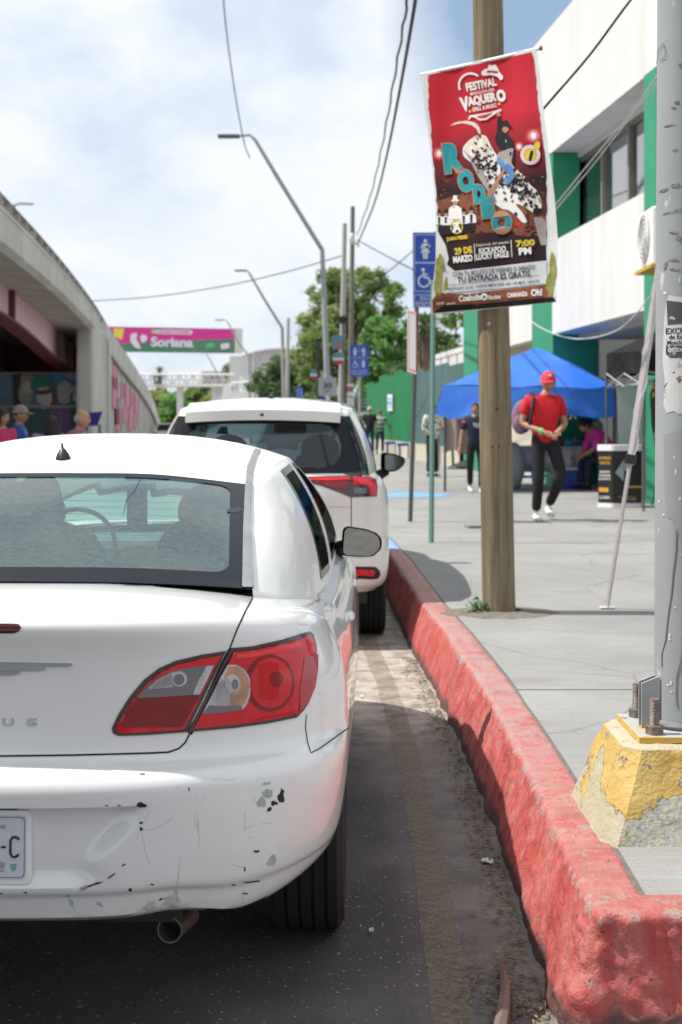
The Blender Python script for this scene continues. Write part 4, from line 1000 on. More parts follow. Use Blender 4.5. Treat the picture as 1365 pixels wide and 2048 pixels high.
# bumper scars: bare black plastic and grey-green primer showing
K['chip_black'] = pmat('bare_black_plastic', (.012, .013, .016), .6)
K['chip_green'] = pmat('grey_green_primer', (.30, .38, .36), .7, var=(.42, .48, .46), scale=60)
K['chip_grey'] = pmat('scuffed_filler', (.42, .42, .36), .8, var=(.55, .55, .5), scale=60)
def cz(x, y): return (x * .5568, 1400 + y * .5568)      # crop 2 coordinates
def blob(cx, cy, rx, ry, rot=0, n=16, seed=0, jag=.35):
    rr = random.Random(seed); o_ = []
    for k in range(n):
        a = 2 * math.pi * k / n; q = 1 + rr.uniform(-jag, jag); x = rx * q * math.cos(a); y = ry * q * math.sin(a)
        o_.append((cx + x * math.cos(rot) - y * math.sin(rot), cy + x * math.sin(rot) + y * math.cos(rot)))
    return o_
chips = [('k', 508, 377, 17, 9, .1), ('k', 1011, 345, 12, 25, .1), ('k', 985, 370, 11, 9, 0), ('k', 968, 393, 12, 6, -.8), ('k', 510, 441, 7, 5, 0), ('k', 508, 462, 6, 6, 0), ('k', 340, 662, 28, 4, -.32), ('k', 400, 632, 20, 3.5, -.6),
    ('k', 445, 592, 9, 3, -.5), ('k', 922, 543, 11, 5, 0), ('k', 880, 607, 3, 8, 0), ('k', 905, 652, 30, 3, -.12), ('k', 840, 664, 8, 2.5, 0), ('k', 880, 694, 12, 2.5, 0), ('k', 93, 691, 7, 2.5, 0), ('k', 5, 694, 7, 2, 0),
    ('g', 962, 335, 20, 18, .2), ('g', 940, 365, 16, 17, .3), ('g', 957, 300, 16, 5, -.1), ('g', 978, 573, 13, 24, .5), ('g', 1060, 716, 20, 8, -.7), ('g', 1010, 748, 52, 9, -.3), ('g', 975, 768, 26, 5, 0), ('g', 358, 731, 12, 8, .4),
    ('g', 257, 728, 7, 14, -.4), ('g', 243, 702, 9, 5, 0), ('y', 617, 722, 30, 18, 0), ('y', 620, 742, 18, 10, 0), ('y', 634, 692, 8, 10, 0), ('y', 540, 745, 20, 22, 0), ('k', 580, 715, 9, 3, -.5), ('k', 680, 320, 3, 8, 0), ('k', 430, 379, 8, 2, 0), ('k', 384, 379, 6, 2, 0), ('k', 468, 680, 6, 6, -.5), ('k', 548, 662, 7, 2.5, .2), ('k', 512, 266, 10, 2, 0)]
cm = {'k': K['chip_black'], 'g': K['chip_green'], 'y': K['chip_grey']}
for i, (c_, x, y, rx, ry, rot) in enumerate(chips):
    px, py = cz(x, y); TS.patch(blob(px, py, rx * .5568, ry * .5568, rot, seed=i, n=14), 'paint_chip', cm[c_], sed, eps=.0008 + .0001 * (i % 5), sp=5)
K['scratch'] = pmat('fine_scratch', (.38, .39, .39), .8)
scr = [[(508, 470), (518, 510), (523, 545), (538, 585)], [(510, 467), (560, 462), (600, 440), (622, 420)], [(648, 560), (643, 620), (638, 660), (630, 700)], [(641, 610), (640, 660)], [(704, 405), (700, 430), (706, 460)], [(712, 420), (710, 460), (718, 500), (712, 530)], [(716, 430), (714, 468)],
    [(760, 283), (800, 284), (830, 290), (850, 275)], [(880, 400), (882, 430), (878, 470)], [(833, 590), (870, 600), (880, 600)], [(876, 640), (874, 700), (868, 760)], [(920, 346), (910, 372)], [(540, 400), (528, 420), (512, 446)], [(497, 470), (494, 500)], [(638, 310), (642, 316)], [(706, 345), (712, 362)], [(735, 350), (725, 362)],
    [(280, 770), (340, 774)], [(262, 740), (280, 770)], [(525, 722), (560, 720)], [(1096, 125), (1100, 160)], [(380, 358), (386, 350)], [(395, 358), (401, 350)], [(940, 441), (975, 441)], [(870, 460), (910, 452)], [(890, 495), (912, 492)]]
for p in scr: TS.strip([cz(*q) for q in p], .0007, 'scratch', K['scratch'], sed, eps=.0012, step=4)
TS.strip([(282, 958), (268, 985), (254, 1000), (251, 1012), (247, 1030)], .0014, 'aerial_wire', K['gap'], sed, eps=.0025, step=4)
TS.patch(blob(470, 1022, 15, 4.5, -.12, seed=5, jag=.15), 'dark_smudge', K['interior'], sed, eps=.0035, sp=5)
# grime along the bumper's lower lip
K['grime'] = pmat('lip_grime', (.20, .19, .165), .8, var=(.42, .41, .38), scale=30)

# cabin: seats, headrests, dash, steering wheel, tag on the mirror
def seat(x, y, nm='front_seat', par=sed, dz=0., w=.26):
    g = MB(); rows = []
    for (z, hw, th) in ((.55, w, .08), (.75, w, .09), (.92, w * .98, .085), (1.03, w * .9, .075), (1.10, w * .72, .06), (1.13, w * .4, .03)):
        rows.append([(x + hw * math.cos(a) * (abs(math.cos(a)) ** -.3 if abs(math.cos(a)) > .01 else 1), y + (z - .6) * -.30 + th * math.sin(a), z + dz) for a in [2 * math.pi * k / 20 for k in range(20)]])
    g.grid(rows, wv=True); st = g.build(nm, K['interior'], par, smooth=True)
    MB().ball((x, y - .15, 1.15 + dz), (.155, .065, .12)).build('headrest', K['interior'], st, smooth=True)
    return st
seat(.37, 2.35); seat(-.37, 2.35)
g = MB(); g.add([(-.66, .58, 1.0), (.66, .58, 1.0), (.68, .95, .985), (-.68, .95, .985)], [(0, 1, 2, 3)]); g.add([(-.68, .95, .985), (.68, .95, .985), (.68, 1.1, .93), (-.68, 1.1, .93)], [(0, 1, 2, 3)])
g.build('parcel_shelf', pmat('grey_shelf', (.20, .24, .23), .9, var=(.3, .34, .32), scale=6), sed)
MB().box((0, 1.28, .72), (1.3, .3, .42)).build('rear_bench', K['interior'], sed, bevel=.05)
MB().box((0, 3.52, .88), (1.4, .50, .16)).build('dashboard', K['interior_light'], sed, bevel=.05)
g = MB()
for x in (-.1, .1): g.box((x, 3.25, .90), (.14, .02, .06))
g.build('air_vents', K['interior'], sed, bevel=.01)
P = [(-.37 + .185 * math.cos(a), 3.10 + .07 * math.sin(a), .93 + .17 * math.sin(a)) for a in [2 * math.pi * k / 28 for k in range(29)]]
MB().tube(P, .011, n=8, caps=False).build('steering_wheel', K['interior'], sed, smooth=True)
MB().box((0, 2.86, 1.27), (.20, .03, .055)).build('rear_view_mirror', K['interior'], sed, bevel=.012)
g = MB().box((-.005, 2.6, 1.135), (.085, .004, .17)); g.build('hanging_tag', pmat('blue_tag', (.08, .17, .26), .6), sed)
MB().box((-.005, 2.597, 1.14), (.05, .003, .045)).build('tag_label', K['greywhite'], sed)
MB().box((.30, .72, 1.004), (.16, .05, .006), .2).build('paper_on_shelf', pmat('shelf_paper', (.25, .5, .6), .6), sed)
for sg in (1, -1):
    MB().add([(sg * .80, 1.0, .5), (sg * .80, 3.6, .5), (sg * .80, 3.5, .93), (sg * .79, 1.2, .93)], [(0, 1, 2, 3)]).build('door_card', K['interior'], sed)
MB().add([(-.8, .6, .45), (.8, .6, .45), (.8, 3.7, .45), (-.8, 3.7, .45)], [(0, 1, 2, 3)]).build('cabin_floor', K['interior'], sed)
# ------------------------------------------------------------------ white SUV in front of the sedan
UL = Vector((-.525, 9.32, 0)); suv = thing('parked_car', 'tall white SUV with roof spoiler and dark rear window, parked ahead of the sedan', 'car', UL, rz=R(-.01))
zs_u = [.36, .375, .39, .41, .44, .48, .52, .56, .60, .63, .655, .675, .69, .705, .72, .74, .77, .80] + [.83 + .03 * i for i in range(10)] + [1.115, 1.13, 1.142, 1.15, 1.155]
cfg_u = dict(L=4.38, n=3.4, c=.42, nf=2.6, cf=.7, zs=zs_u, zsplit=.7, nr=44,
    w=[(.36, .78), (.40, .83), (.5, .858), (.7, .865), (.9, .862), (1.0, .855), (1.08, .835), (1.13, .80), (1.155, .77)],
    y0=[(.36, .10), (.40, .045), (.46, .012), (.56, 0), (.64, .006), (.68, .03), (.705, .065), (.75, .072), (.9, .062), (1.0, .045), (1.06, .05), (1.12, .075), (1.155, .11)],
    yf=[(.36, .1), (.5, .02), (.6, 0), (.9, .08), (1.155, .3)],
    plan=lambda y: 1 - .02 * ((y - 2.2) / 2.2) ** 2, g=[(0, 0), (.6, .02), (3, .12), (3.6, .2), (4.3, .5)],
    deck=[(0, 1.155), (.3, 1.15), (3.2, 1.1), (3.6, 1.06), (4.38, .85)], cape=3)
u_body = car_body(cfg_u, suv, [K['suv_paint'], K['black']])
cut_wells(u_body, [(s_ * .58, s_ * 1.1, y, .325) for s_ in (1, -1) for y in (.80, 3.52)], .375, cabin=[(0, .2), (.66, .25), (.70, 3.0), (0, 3.3)])
gu = dict(n=8, nt=12, bow=.03, bowz=.01, bowx=(.5, .8), roofe=3.2,
    bot=[(0, .12, 1.13), (.38, .13, 1.13), (.665, .17, 1.14), (.72, .21, 1.14), (.775, .42, 1.135), (.785, .75, 1.12), (.80, 2.0, 1.09), (.79, 3.05, 1.07), (.74, 3.2, 1.08), (.4, 3.42, 1.08), (0, 3.5, 1.08)],
    top=[(0, .30, 1.585), (.32, .31, 1.583), (.535, .34, 1.57), (.57, .37, 1.565), (.60, .55, 1.585), (.61, .9, 1.605), (.62, 1.8, 1.625), (.60, 2.55, 1.60), (.56, 2.66, 1.59), (.3, 2.72, 1.62), (0, 2.74, 1.63)],
    roof=[(.2, 1.585), (.3, 1.60), (.5, 1.645), (.9, 1.67), (1.5, 1.68), (2.3, 1.665), (2.74, 1.63)],
    open=[(0, 23, 0, 11, 'rear_window'), (34, 40, 1, 10, 'quarter_window'), (41, 47, 1, 10, 'rear_door_window'), (49, 55, 1, 10, 'front_door_window'), (65, 80, 0, 11, 'windshield')])
K['suv_glass'] = glassmat('tinted_rear_glass', (.36, .47, .50), .06, refl=1.2)
u_roof, u_panes = greenhouse(gu, suv, K['suv_paint'], K['suv_glass'])
for p in u_panes:
    if 'door' in p.name or 'quarter' in p.name: p.data.materials[0] = K['side_glass']; edge_band(p, .002, .02, 'window_trim', K['trim'], suv)
TU = Tracer([u_body, u_roof] + u_panes, UL, R(-.01))
def c3(pl): return [(330 + x * .3663, 760 + y * .3663) for x, y in pl]
ctr = 523
# glass border, wide to the right and rounded inside
TU.patch([(ctr, 936), (640, 936), (668, 930), (680, 915), (683, 893), (676, 868), (660, 852), (640, 848), (ctr, 848), (ctr, 838), (692, 838), (708, 868), (722, 905), (730, 935), (726, 942), (680, 946), (ctr, 949)], 'window_border', K['frit'], suv, eps=.003, sp=10, mirror=True)
# spoiler
g = MB(); rows = []
for i in range(17):
    t = -1 + i / 8; x = .52 * t; yb = .12 + .10 * abs(t) ** 2.5; zt = 1.60 - .018 * t * t
    rows.append([(x, .50, zt + .045), (x, yb + .05, zt - .010), (x, yb, zt - .022), (x, yb + .004, zt - .090), (x, yb + .03, zt - .094), (x, .34, zt - .05)])
g.grid(rows); g.v += []; k = len(g.v); g.f.append(tuple(range(6))); g.f.append(tuple(range(16 * 6, 17 * 6)))
sp_ = g.build('roof_spoiler', K['suv_paint'], suv, smooth=30)
MB().ball((0, .118, 1.545), (.012, .01, .011), 10, 6).build('washer_nozzle', K['black'], sp_)
MB().tube([(0.02, .95, 1.665), (.02, .98, 1.685), (.03, 1.02, 1.715)], [.025, .016, .005], n=8).build('aerial', K['black'], suv, smooth=True)
# wiper
MB().tube([(.02, .09, 1.185), (.10, .085, 1.195), (.34, .095, 1.20)], [.012, .010, .006], n=6).build('rear_wiper', K['black'], suv)
# lamps
LP = c3([(742, 532), (1010, 525), (1120, 528), (1152, 545), (1160, 590), (1156, 636), (1012, 640), (940, 610), (860, 580), (780, 560)])
lp, _ = TU.patch(LP, 'tail_lamp', K['lamp_black'], suv, eps=.006, sp=8, rim=.02, mirror=True)
TU.patch(c3([(760, 538), (1008, 532), (1008, 548), (900, 552), (790, 550)]), 'red_lens', K['lens_red'], lp, eps=.010, sp=6, rim=.003)
TU.patch(c3([(800, 555), (1008, 556), (1008, 600), (920, 590), (860, 572)]), 'dark_lens', K['lens_dark'], lp, eps=.009, sp=6, rim=.002)
TU.patch(c3([(1028, 532), (1118, 535), (1146, 550), (1154, 595), (1150, 628), (1118, 630), (1112, 590), (1095, 575), (1028, 572)]), 'red_lens', K['lens_red'], lp, eps=.010, sp=5, rim=.003)
TU.patch(c3([(1030, 590), (1096, 590), (1100, 620), (1032, 620)]), 'reverse_lens', K['lens_smoke'], lp, eps=.010, sp=6, rim=.003)
rf, _ = TU.patch(c3([(990, 1018), (1150, 1020), (1172, 1040), (1176, 1062), (1165, 1082), (1140, 1088), (980, 1082)]), 'reflector_bezel', K['black'], suv, eps=.004, sp=7, rim=.01, mirror=True)
TU.patch(c3([(1000, 1034), (1140, 1036), (1146, 1052), (1135, 1068), (990, 1066)]), 'reflector', K['lens_red'], rf, eps=.007, sp=6, rim=.003)
TU.strip(c3([(1018, 640), (1018, 790), (1015, 900)]), .006, 'panel_line', gapm, suv, mirror=True)
TU.strip(c3([(830, 692), (1015, 694)]), .004, 'panel_line', pmat('soft_crease_shade', (.4, .4, .39), .6), suv, mirror=True)  # flat grey strip, paints in the shade of a soft body crease
TU.strip(c3([(1066, 470), (1072, 520)]), .004, 'panel_line', gapm, suv, mirror=True)
TU.strip(c3([(950, 1128), (1100, 1128), (1180, 1110)]), .006, 'bumper_crease', pmat('crease_shade', (.5, .5, .49), .6), suv, mirror=True)
for sg in (1, -1):
    for y in (.80, 3.52): wheel(suv, sg * .735, y, .325, .325, .205, sg, rimm)
    mc = Vector((sg * .965, 2.72, 1.155)); prof = rounded([(-.10, -.085), (.03, -.075), (.095, -.02), (.10, .035), (.03, .065), (-.10, .085)], .035, 5); g = MB(); rows = []
    for t, sc in ((0, 1.), (.015, 1.05), (.06, 1.0), (.11, .75), (.13, .02)): rows.append([(mc.x + sg * u * sc, mc.y + t, mc.z + v * sc) for u, v in prof])
    g.grid(rows, wv=True); mr_ = g.build('side_mirror', K['trim'], suv, smooth=50)
    MB().prism([(u * .8 + .012, v * .82) for u, v in prof], lambda u, v, t: Vector((mc.x + sg * u, mc.y + t + .05 * u, mc.z + v)), -.008, .001).build('mirror_glass', pmat('blue_mirror_glass', (.20, .26, .30), .05, metal=1.), mr_)
    MB().tube([(sg * .83, 2.86, 1.03), (mc.x - sg * .06, mc.y + .05, mc.z - .08)], [.05, .04], n=8).build('mirror_arm', K['black'], suv, smooth=True)
MB().bb((-.7, .3, .27), (.7, 4.0, .37)).build('underbody', K['black'], suv)
# cabin
for x in (.36, -.36): seat(x, 2.05, 'front_seat', suv, .13, .24)
MB().box((0, 1.2, .9), (1.3, .2, .42)).build('rear_bench', K['interior'], suv, bevel=.05)
MB().box((0, 3.2, 1.0), (1.4, .45, .16)).build('dashboard', K['interior_light'], suv, bevel=.05)
MB().box((.10, 2.55, 1.44), (.27, .03, .075)).build('rear_view_mirror', K['interior'], suv, bevel=.02)
MB().add([(.47, 1.86, 1.43), (.50, 1.85, 1.43), (.33, 1.80, 1.0), (.28, 1.80, 1.0)], [(0, 1, 2, 3)]).build('seat_belt', pmat('yellow_belt', (.45, .33, .08), .7), suv)
MB().add([(.05, 1.75, 1.04), (.30, 1.74, 1.10), (.30, 1.74, 1.07), (.05, 1.75, 1.01)], [(0, 1, 2, 3)]).build('orange_cord', pmat('orange_cord', (.6, .13, .05), .7), suv)
MB().add([(-.42, 1.85, 1.46), (-.37, 1.85, 1.46), (-.36, 1.85, 1.40), (-.46, 1.85, 1.40)], [(0, 1, 2, 3)]).build('red_pennant', pmat('red_cloth', (.6, .05, .05), .7), suv)
MB().add([(-.8, .3, .6), (.8, .3, .6), (.8, 3.3, .6), (-.8, 3.3, .6)], [(0, 1, 2, 3)]).build('cabin_floor', K['interior'], suv)
# ------------------------------------------------------------------ lamp column on its yellow concrete base (right edge)
def base_mat():
    m = bpy.data.materials.new('peeling_yellow_on_concrete'); m.use_nodes = True; nt = m.node_tree; b = nt.nodes['Principled BSDF']; ln = nt.links.new
    t = N(nt, 'ShaderNodeTexCoord'); n1 = N(nt, 'ShaderNodeTexNoise', Scale=6.0, Detail=9., Roughness=.62); ln(t.outputs['Object'], n1.inputs[0])
    sp = N(nt, 'ShaderNodeSeparateXYZ'); ln(t.outputs['Object'], sp.inputs[0])
    mz = N(nt, 'ShaderNodeMapRange'); mz.inputs[1].default_value = 0.; mz.inputs[2].default_value = .26; mz.inputs[3].default_value = -.05; mz.inputs[4].default_value = .17; ln(sp.outputs[2], mz.inputs[0])
    ad = N(nt, 'ShaderNodeMath', operation='ADD'); ln(n1.outputs[0], ad.inputs[0]); ln(mz.outputs[0], ad.inputs[1])
    gr = N(nt, 'ShaderNodeTexNoise', Scale=70., Detail=5.); ln(t.outputs['Object'], gr.inputs[0])
    con = ramp(nt, [(.3, (.26, .26, .25)), (.5, (.40, .39, .35)), (.66, (.50, .46, .28))]); ln(gr.outputs[0], con.inputs[0])
    yr = N(nt, 'ShaderNodeTexNoise', Scale=8., Detail=4.); ln(t.outputs['Object'], yr.inputs[0])
    yel = ramp(nt, [(.3, (.46, .29, .06)), (.7, (.56, .40, .15))]); ln(yr.outputs[0], yel.inputs[0])
    r = ramp(nt, [(.562, 0.), (.570, 1.)]); ln(ad.outputs[0], r.inputs[0])
    # an older cream coat shows on the street side
    mc = N(nt, 'ShaderNodeMapRange'); mc.inputs[1].default_value = -.20; mc.inputs[2].default_value = -.27; ln(sp.outputs[0], mc.inputs[0])
    cm_ = N(nt, 'ShaderNodeMix', data_type='RGBA'); ln(mc.outputs[0], cm_.inputs[0]); ln(con.outputs[0], cm_.inputs[6]); cm_.inputs[7].default_value = (.40, .37, .25, 1)
    mx = N(nt, 'ShaderNodeMix', data_type='RGBA'); ln(r.outputs[0], mx.inputs[0]); ln(cm_.outputs[2], mx.inputs[6]); ln(yel.outputs[0], mx.inputs[7])
    rt = ramp(nt, [(.5, 0.), (.52, 1.)]); mt = N(nt, 'ShaderNodeMapRange'); mt.inputs[1].default_value = .245; mt.inputs[2].default_value = .258; ln(sp.outputs[2], mt.inputs[0])
    w2 = N(nt, 'ShaderNodeMath', operation='MULTIPLY'); w2.inputs[1].default_value = .85; ln(mt.outputs[0], w2.inputs[0])
    mx2 = N(nt, 'ShaderNodeMix', data_type='RGBA'); ln(w2.outputs[0], mx2.inputs[0]); ln(mx.outputs[2], mx2.inputs[6]); mx2.inputs[7].default_value = (.42, .39, .30, 1)
    # dark rims where the paint lifts
    ed = ramp(nt, [(.553, 0.), (.562, .8), (.570, 0.)]); ln(ad.outputs[0], ed.inputs[0])
    mx3 = N(nt, 'ShaderNodeMix', data_type='RGBA'); ln(ed.outputs[0], mx3.inputs[0]); ln(mx2.outputs[2], mx3.inputs[6]); mx3.inputs[7].default_value = (.10, .09, .08, 1)
    ln(mx3.outputs[2], b.inputs['Base Color']); b.inputs['Roughness'].default_value = .85
    h = N(nt, 'ShaderNodeMath', operation='MULTIPLY_ADD'); ln(r.outputs[0], h.inputs[0]); h.inputs[1].default_value = .5; ln(gr.outputs[0], h.inputs[2])
    bp = N(nt, 'ShaderNodeBump', Strength=.9, Distance=.006); ln(h.outputs[0], bp.inputs['Height']); ln(bp.outputs[0], b.inputs['Normal'])
    return m
BX, BY = 1.04, 4.31
col = thing('lamp_post', 'thick grey steel lamp column bolted to a peeling yellow concrete base at the right edge', 'lamp post', (BX, BY, KZ))
def ring(hx, hy, ch): return [(-hx + ch, -hy), (hx - ch, -hy), (hx, -hy + ch), (hx, hy - ch), (hx - ch, hy), (-hx + ch, hy), (-hx, hy - ch), (-hx, -hy + ch)]
rows = []
for z, hx, ch in [(-.01, .305, .045)] + [(.252 * k / 22, .302 - .085 * k / 22, .045) for k in range(23)] + [(.258, .205, .04), (.26, .19, .03), (.26, .1, .02), (.26, .01, .001)]:
    rg = ring(hx, hx * .98, ch); rr = []
    for i in range(8):
        a = Vector(rg[i]); b_ = Vector(rg[(i + 1) % 8]); kk = 22 if i % 2 == 0 else 4
        for q in range(kk):
            p = a.lerp(b_, q / kk); n_ = p.normalized(); d = .006 * noise.fractal(Vector((p.x * 9, p.y * 9, z * 9)), 1., 2., 4) + .0035 * noise.noise(Vector((p.x * 60, p.y * 60, z * 60)))
            rr.append((BX + p.x + n_.x * d, BY + p.y + n_.y * d, KZ + z + (d * .6 if z > .25 else 0)))
    rows.append(rr)
MB().grid(rows, wv=True).build('concrete_base', base_mat(), col, smooth=28)
K['plate_steel'] = pmat('base_plate_steel', (.40, .40, .39), .6, wear=[((.55, .33, .05), .56, 6.), ((.2, .13, .09), .62, 14.)])
MB().box((BX, BY, KZ + .281 - .009), (.34, .34, .016)).build('base_plate', K['plate_steel'], col, bevel=.002)
K['plate_yellow'] = pmat('plate_edge_yellow', (.60, .38, .07), .7, wear=((.3, .2, .12), .6, 20.))
g = MB()
for (x0, y0, x1, y1) in ((-.1715, -.1715, .1715, -.1702), (-.1715, -.1702, -.1702, .1715)): g.bb((BX + x0, BY + y0, KZ + .2635), (BX + x1, BY + y1, KZ + .2805))
g.build('plate_paint_edge', K['plate_yellow'], col)
def column_mat():
    m = pmat('weathered_grey_column', (.33, .35, .365), .5, var=(.28, .30, .31), scale=3., stretch=(1, 1, .4), wear=[((.5, .5, .5), .66, 18.), ((.16, .12, .09), .72, 9.)], bump=.15, bscale=25)
    return m
cm2 = column_mat()
CR = .09
def CP(a, z, e=0.):  # point on the column; a = angle from the camera side, negative to the left
    r = CR - .0045 * z + e; return Vector((BX + r * math.sin(a), BY - r * math.cos(a), KZ + .281 + z))
rows = [[CP(2 * math.pi * k / 48, z) for k in range(48)] for z in (0, .5, 1, 1.5, 2, 3, 5, 8.5)]
MB().grid(rows, wv=True).build('column', cm2, col, smooth=60)
g = MB().lathe([(CR + .003, 0), (CR + .012, .003), (CR + .002, .018)], Matrix.Translation((BX, BY, KZ + .288)), n=40, caps=False); g.build('weld_bead', pmat('dirty_weld', (.2, .2, .2), .7, bump=1., bscale=60), col, smooth=True)
# double gusset plates
for off in (-.022, .016):
    g = MB(); y0 = BY - .02 + off
    pr = [(-CR - .048, .0), (-CR + .004, .0), (-CR + .004, .155), (-CR - .048, .134)]
    g.prism(pr, lambda u, v, t: Vector((BX + u, y0 + t, KZ + .280 + v)), 0, .008)
    g.build('gusset_plate', K['galv'], col, bevel=.001)
K['bolt'] = pmat('rusty_bolt', (.16, .12, .10), .6, metal=.5, var=(.32, .28, .25), scale=40)
K['nut'] = pmat('weathered_nut', (.25, .23, .21), .6, metal=.4, var=(.14, .11, .09), scale=30)
for (dx, dy) in ((-.122, -.122), (-.122, .122), (.122, -.122), (.122, .122)):
    M = Matrix.Translation((BX + dx + .005, BY + dy, KZ + .280))
    bt = MB().lathe([(.0135 + (.0016 if k % 2 else 0), .026 + k * .0021) for k in range(38)], M, n=14).build('anchor_bolt', K['bolt'], col, smooth=60)
    MB().lathe([(.0255, .0), (.0265, .002), (.0265, .024), (.0245, .027)], M, n=6).build('nut', K['nut'], bt)
# paint runs, pasted paper remains and scars on the column
def cpatch(poly, name, mat, e=.001, sp=.012):
    """poly in (angle-arc metres from camera-side centre, height above plate)"""
    v2, fs = fill2d(poly, sp); return MB().add([CP(u / CR, v, e) for u, v in v2], fs).build(name, mat, col)
def colpx(x, y):     # photo pixel -> column coordinates
    D = BY - CR * .6; X = GX(x, D) - BX; z = CAMZ - (y - 843) * (BY - CR * .75) / F - KZ - .281
    a = math.asin(max(-.999, min(.999, X / (CR - .0045 * z)))); return (a * CR, z)
K['poster_old'] = pmat('pasted_paper', (.58, .58, .575), .85, var=(.48, .48, .47), scale=10, wear=((.33, .34, .35), .60, 16.))
K['poster_dark'] = pmat('printed_paper_dark', (.06, .06, .065), .8, wear=((.4, .4, .4), .6, 20.))
K['drip'] = pmat('paint_run_grey', (.19, .19, .18), .6)
K['grey_patch'] = pmat('overpaint_grey', (.25, .255, .255), .6, var=(.29, .3, .3), scale=5)
P_ = lambda pl: [colpx(*p) for p in pl]
cpatch(P_([(1338, 590), (1364, 596), (1364, 700), (1364, 830), (1352, 828), (1346, 822), (1334, 826), (1329, 810), (1331, 760), (1328, 720), (1330, 640), (1334, 600)]), 'pasted_poster', K['poster_old'], .0012)
cpatch(P_([(1334, 600), (1364, 606), (1364, 648), (1336, 650)]), 'poster_print', K['poster_dark'], .0018)
cpatch(P_([(1333, 690), (1364, 692), (1364, 716), (1340, 716), (1333, 708)]), 'poster_print', K['poster_dark'], .0018)
cpatch(P_([(1329, 870), (1364, 860), (1364, 1090), (1350, 1064), (1343, 1040), (1335, 1036), (1331, 1000)]), 'overpainted_patch', K['grey_patch'], .0012)
for (s_, cx, cy, w_, h_) in (('EXCP', 1348, 662, 30, 12), ('de Esc', 1351, 674, 26, 9), ('Monclova', 1352, 685, 34, 9)):
    vs, fs = text_mesh(s_, 1., .02, fit=(w_, h_)); MB().add([CP(colpx(min(1364.5, cx + x), cy - y)[0] / CR, colpx(cx, cy - y)[1], .002) for x, y in vs], fs).build('poster_lettering', K['plate_ink'], col)
vs, fs = text_mesh('DESDE', 1., .02, fit=(26, 7)); MB().add([CP(colpx(min(1364.5, 1350 + x), 700 - y)[0] / CR, colpx(1350, 700 - y)[1], .0026) for x, y in vs], fs).build('poster_lettering', K['greywhite'], col)
def drip(pts, w_):
    q = P_(pts); rows = []
    for i, (u, v) in enumerate(q):
        ww = w_ * (1 - .5 * i / len(q)); rows.append([CP((u - ww) / CR, v, .0008), CP(u / CR, v, .003), CP((u + ww) / CR, v, .0008)])
    MB().grid(rows).build('paint_run', K['drip'], col, smooth=True)
drip([(1350, 1060), (1349, 1100), (1344, 1150), (1341, 1190), (1336, 1230), (1332, 1280), (1326, 1310), (1326, 1335)], .0042)
drip([(1364, 1085), (1364, 1180), (1361, 1280), (1357, 1320), (1350, 1350), (1349, 1390), (1351, 1412)], .0036)
K['scar'] = pmat('torn_paint_scar', (.10, .07, .055), .8, var=(.3, .28, .26), scale=60)
rs = random.Random(11)
for (x, y, w_, h_) in [(1330, 378, 12, 5), (1350, 372, 14, 7), (1345, 215, 9, 3), (1338, 250, 16, 2), (1352, 205, 8, 4), (1345, 465, 14, 4), (1355, 478, 10, 10), (1345, 520, 18, 4), (1332, 530, 6, 12), (1350, 540, 20, 3), (1349, 300, 8, 3), (1335, 425, 16, 2), (1356, 420, 14, 3), (1358, 130, 4, 8), (1355, 760, 8, 10), (1345, 745, 5, 3), (1332, 770, 3, 8)]:
    cpatch(P_([(max(1323, min(1364, px)), py) for px, py in blob(x, y, w_ * .6, h_ * .6, rs.uniform(-.3, .3), 11, seed=x, jag=.55)]), 'paint_scar', K['scar'], .0016, .004)
for i in range(26):
    x, y = rs.uniform(1322, 1362), rs.uniform(560, 1400); cpatch(P_(blob(x, y, 1.2 + rs.random() * 2, 2 + 4 * rs.random(), 0, 8, seed=i)), 'pale_fleck', K['greywhite'], .0014, .004)
MB().tube([CP((colpx(x, y)[0]) / CR, colpx(x, y)[1], .004) for x, y in [(1322, 118), (1325, 90), (1331, 83), (1334, 100), (1333, 110), (1326, 116)]], .0008, n=5).build('wire_loop', K['black'], col)

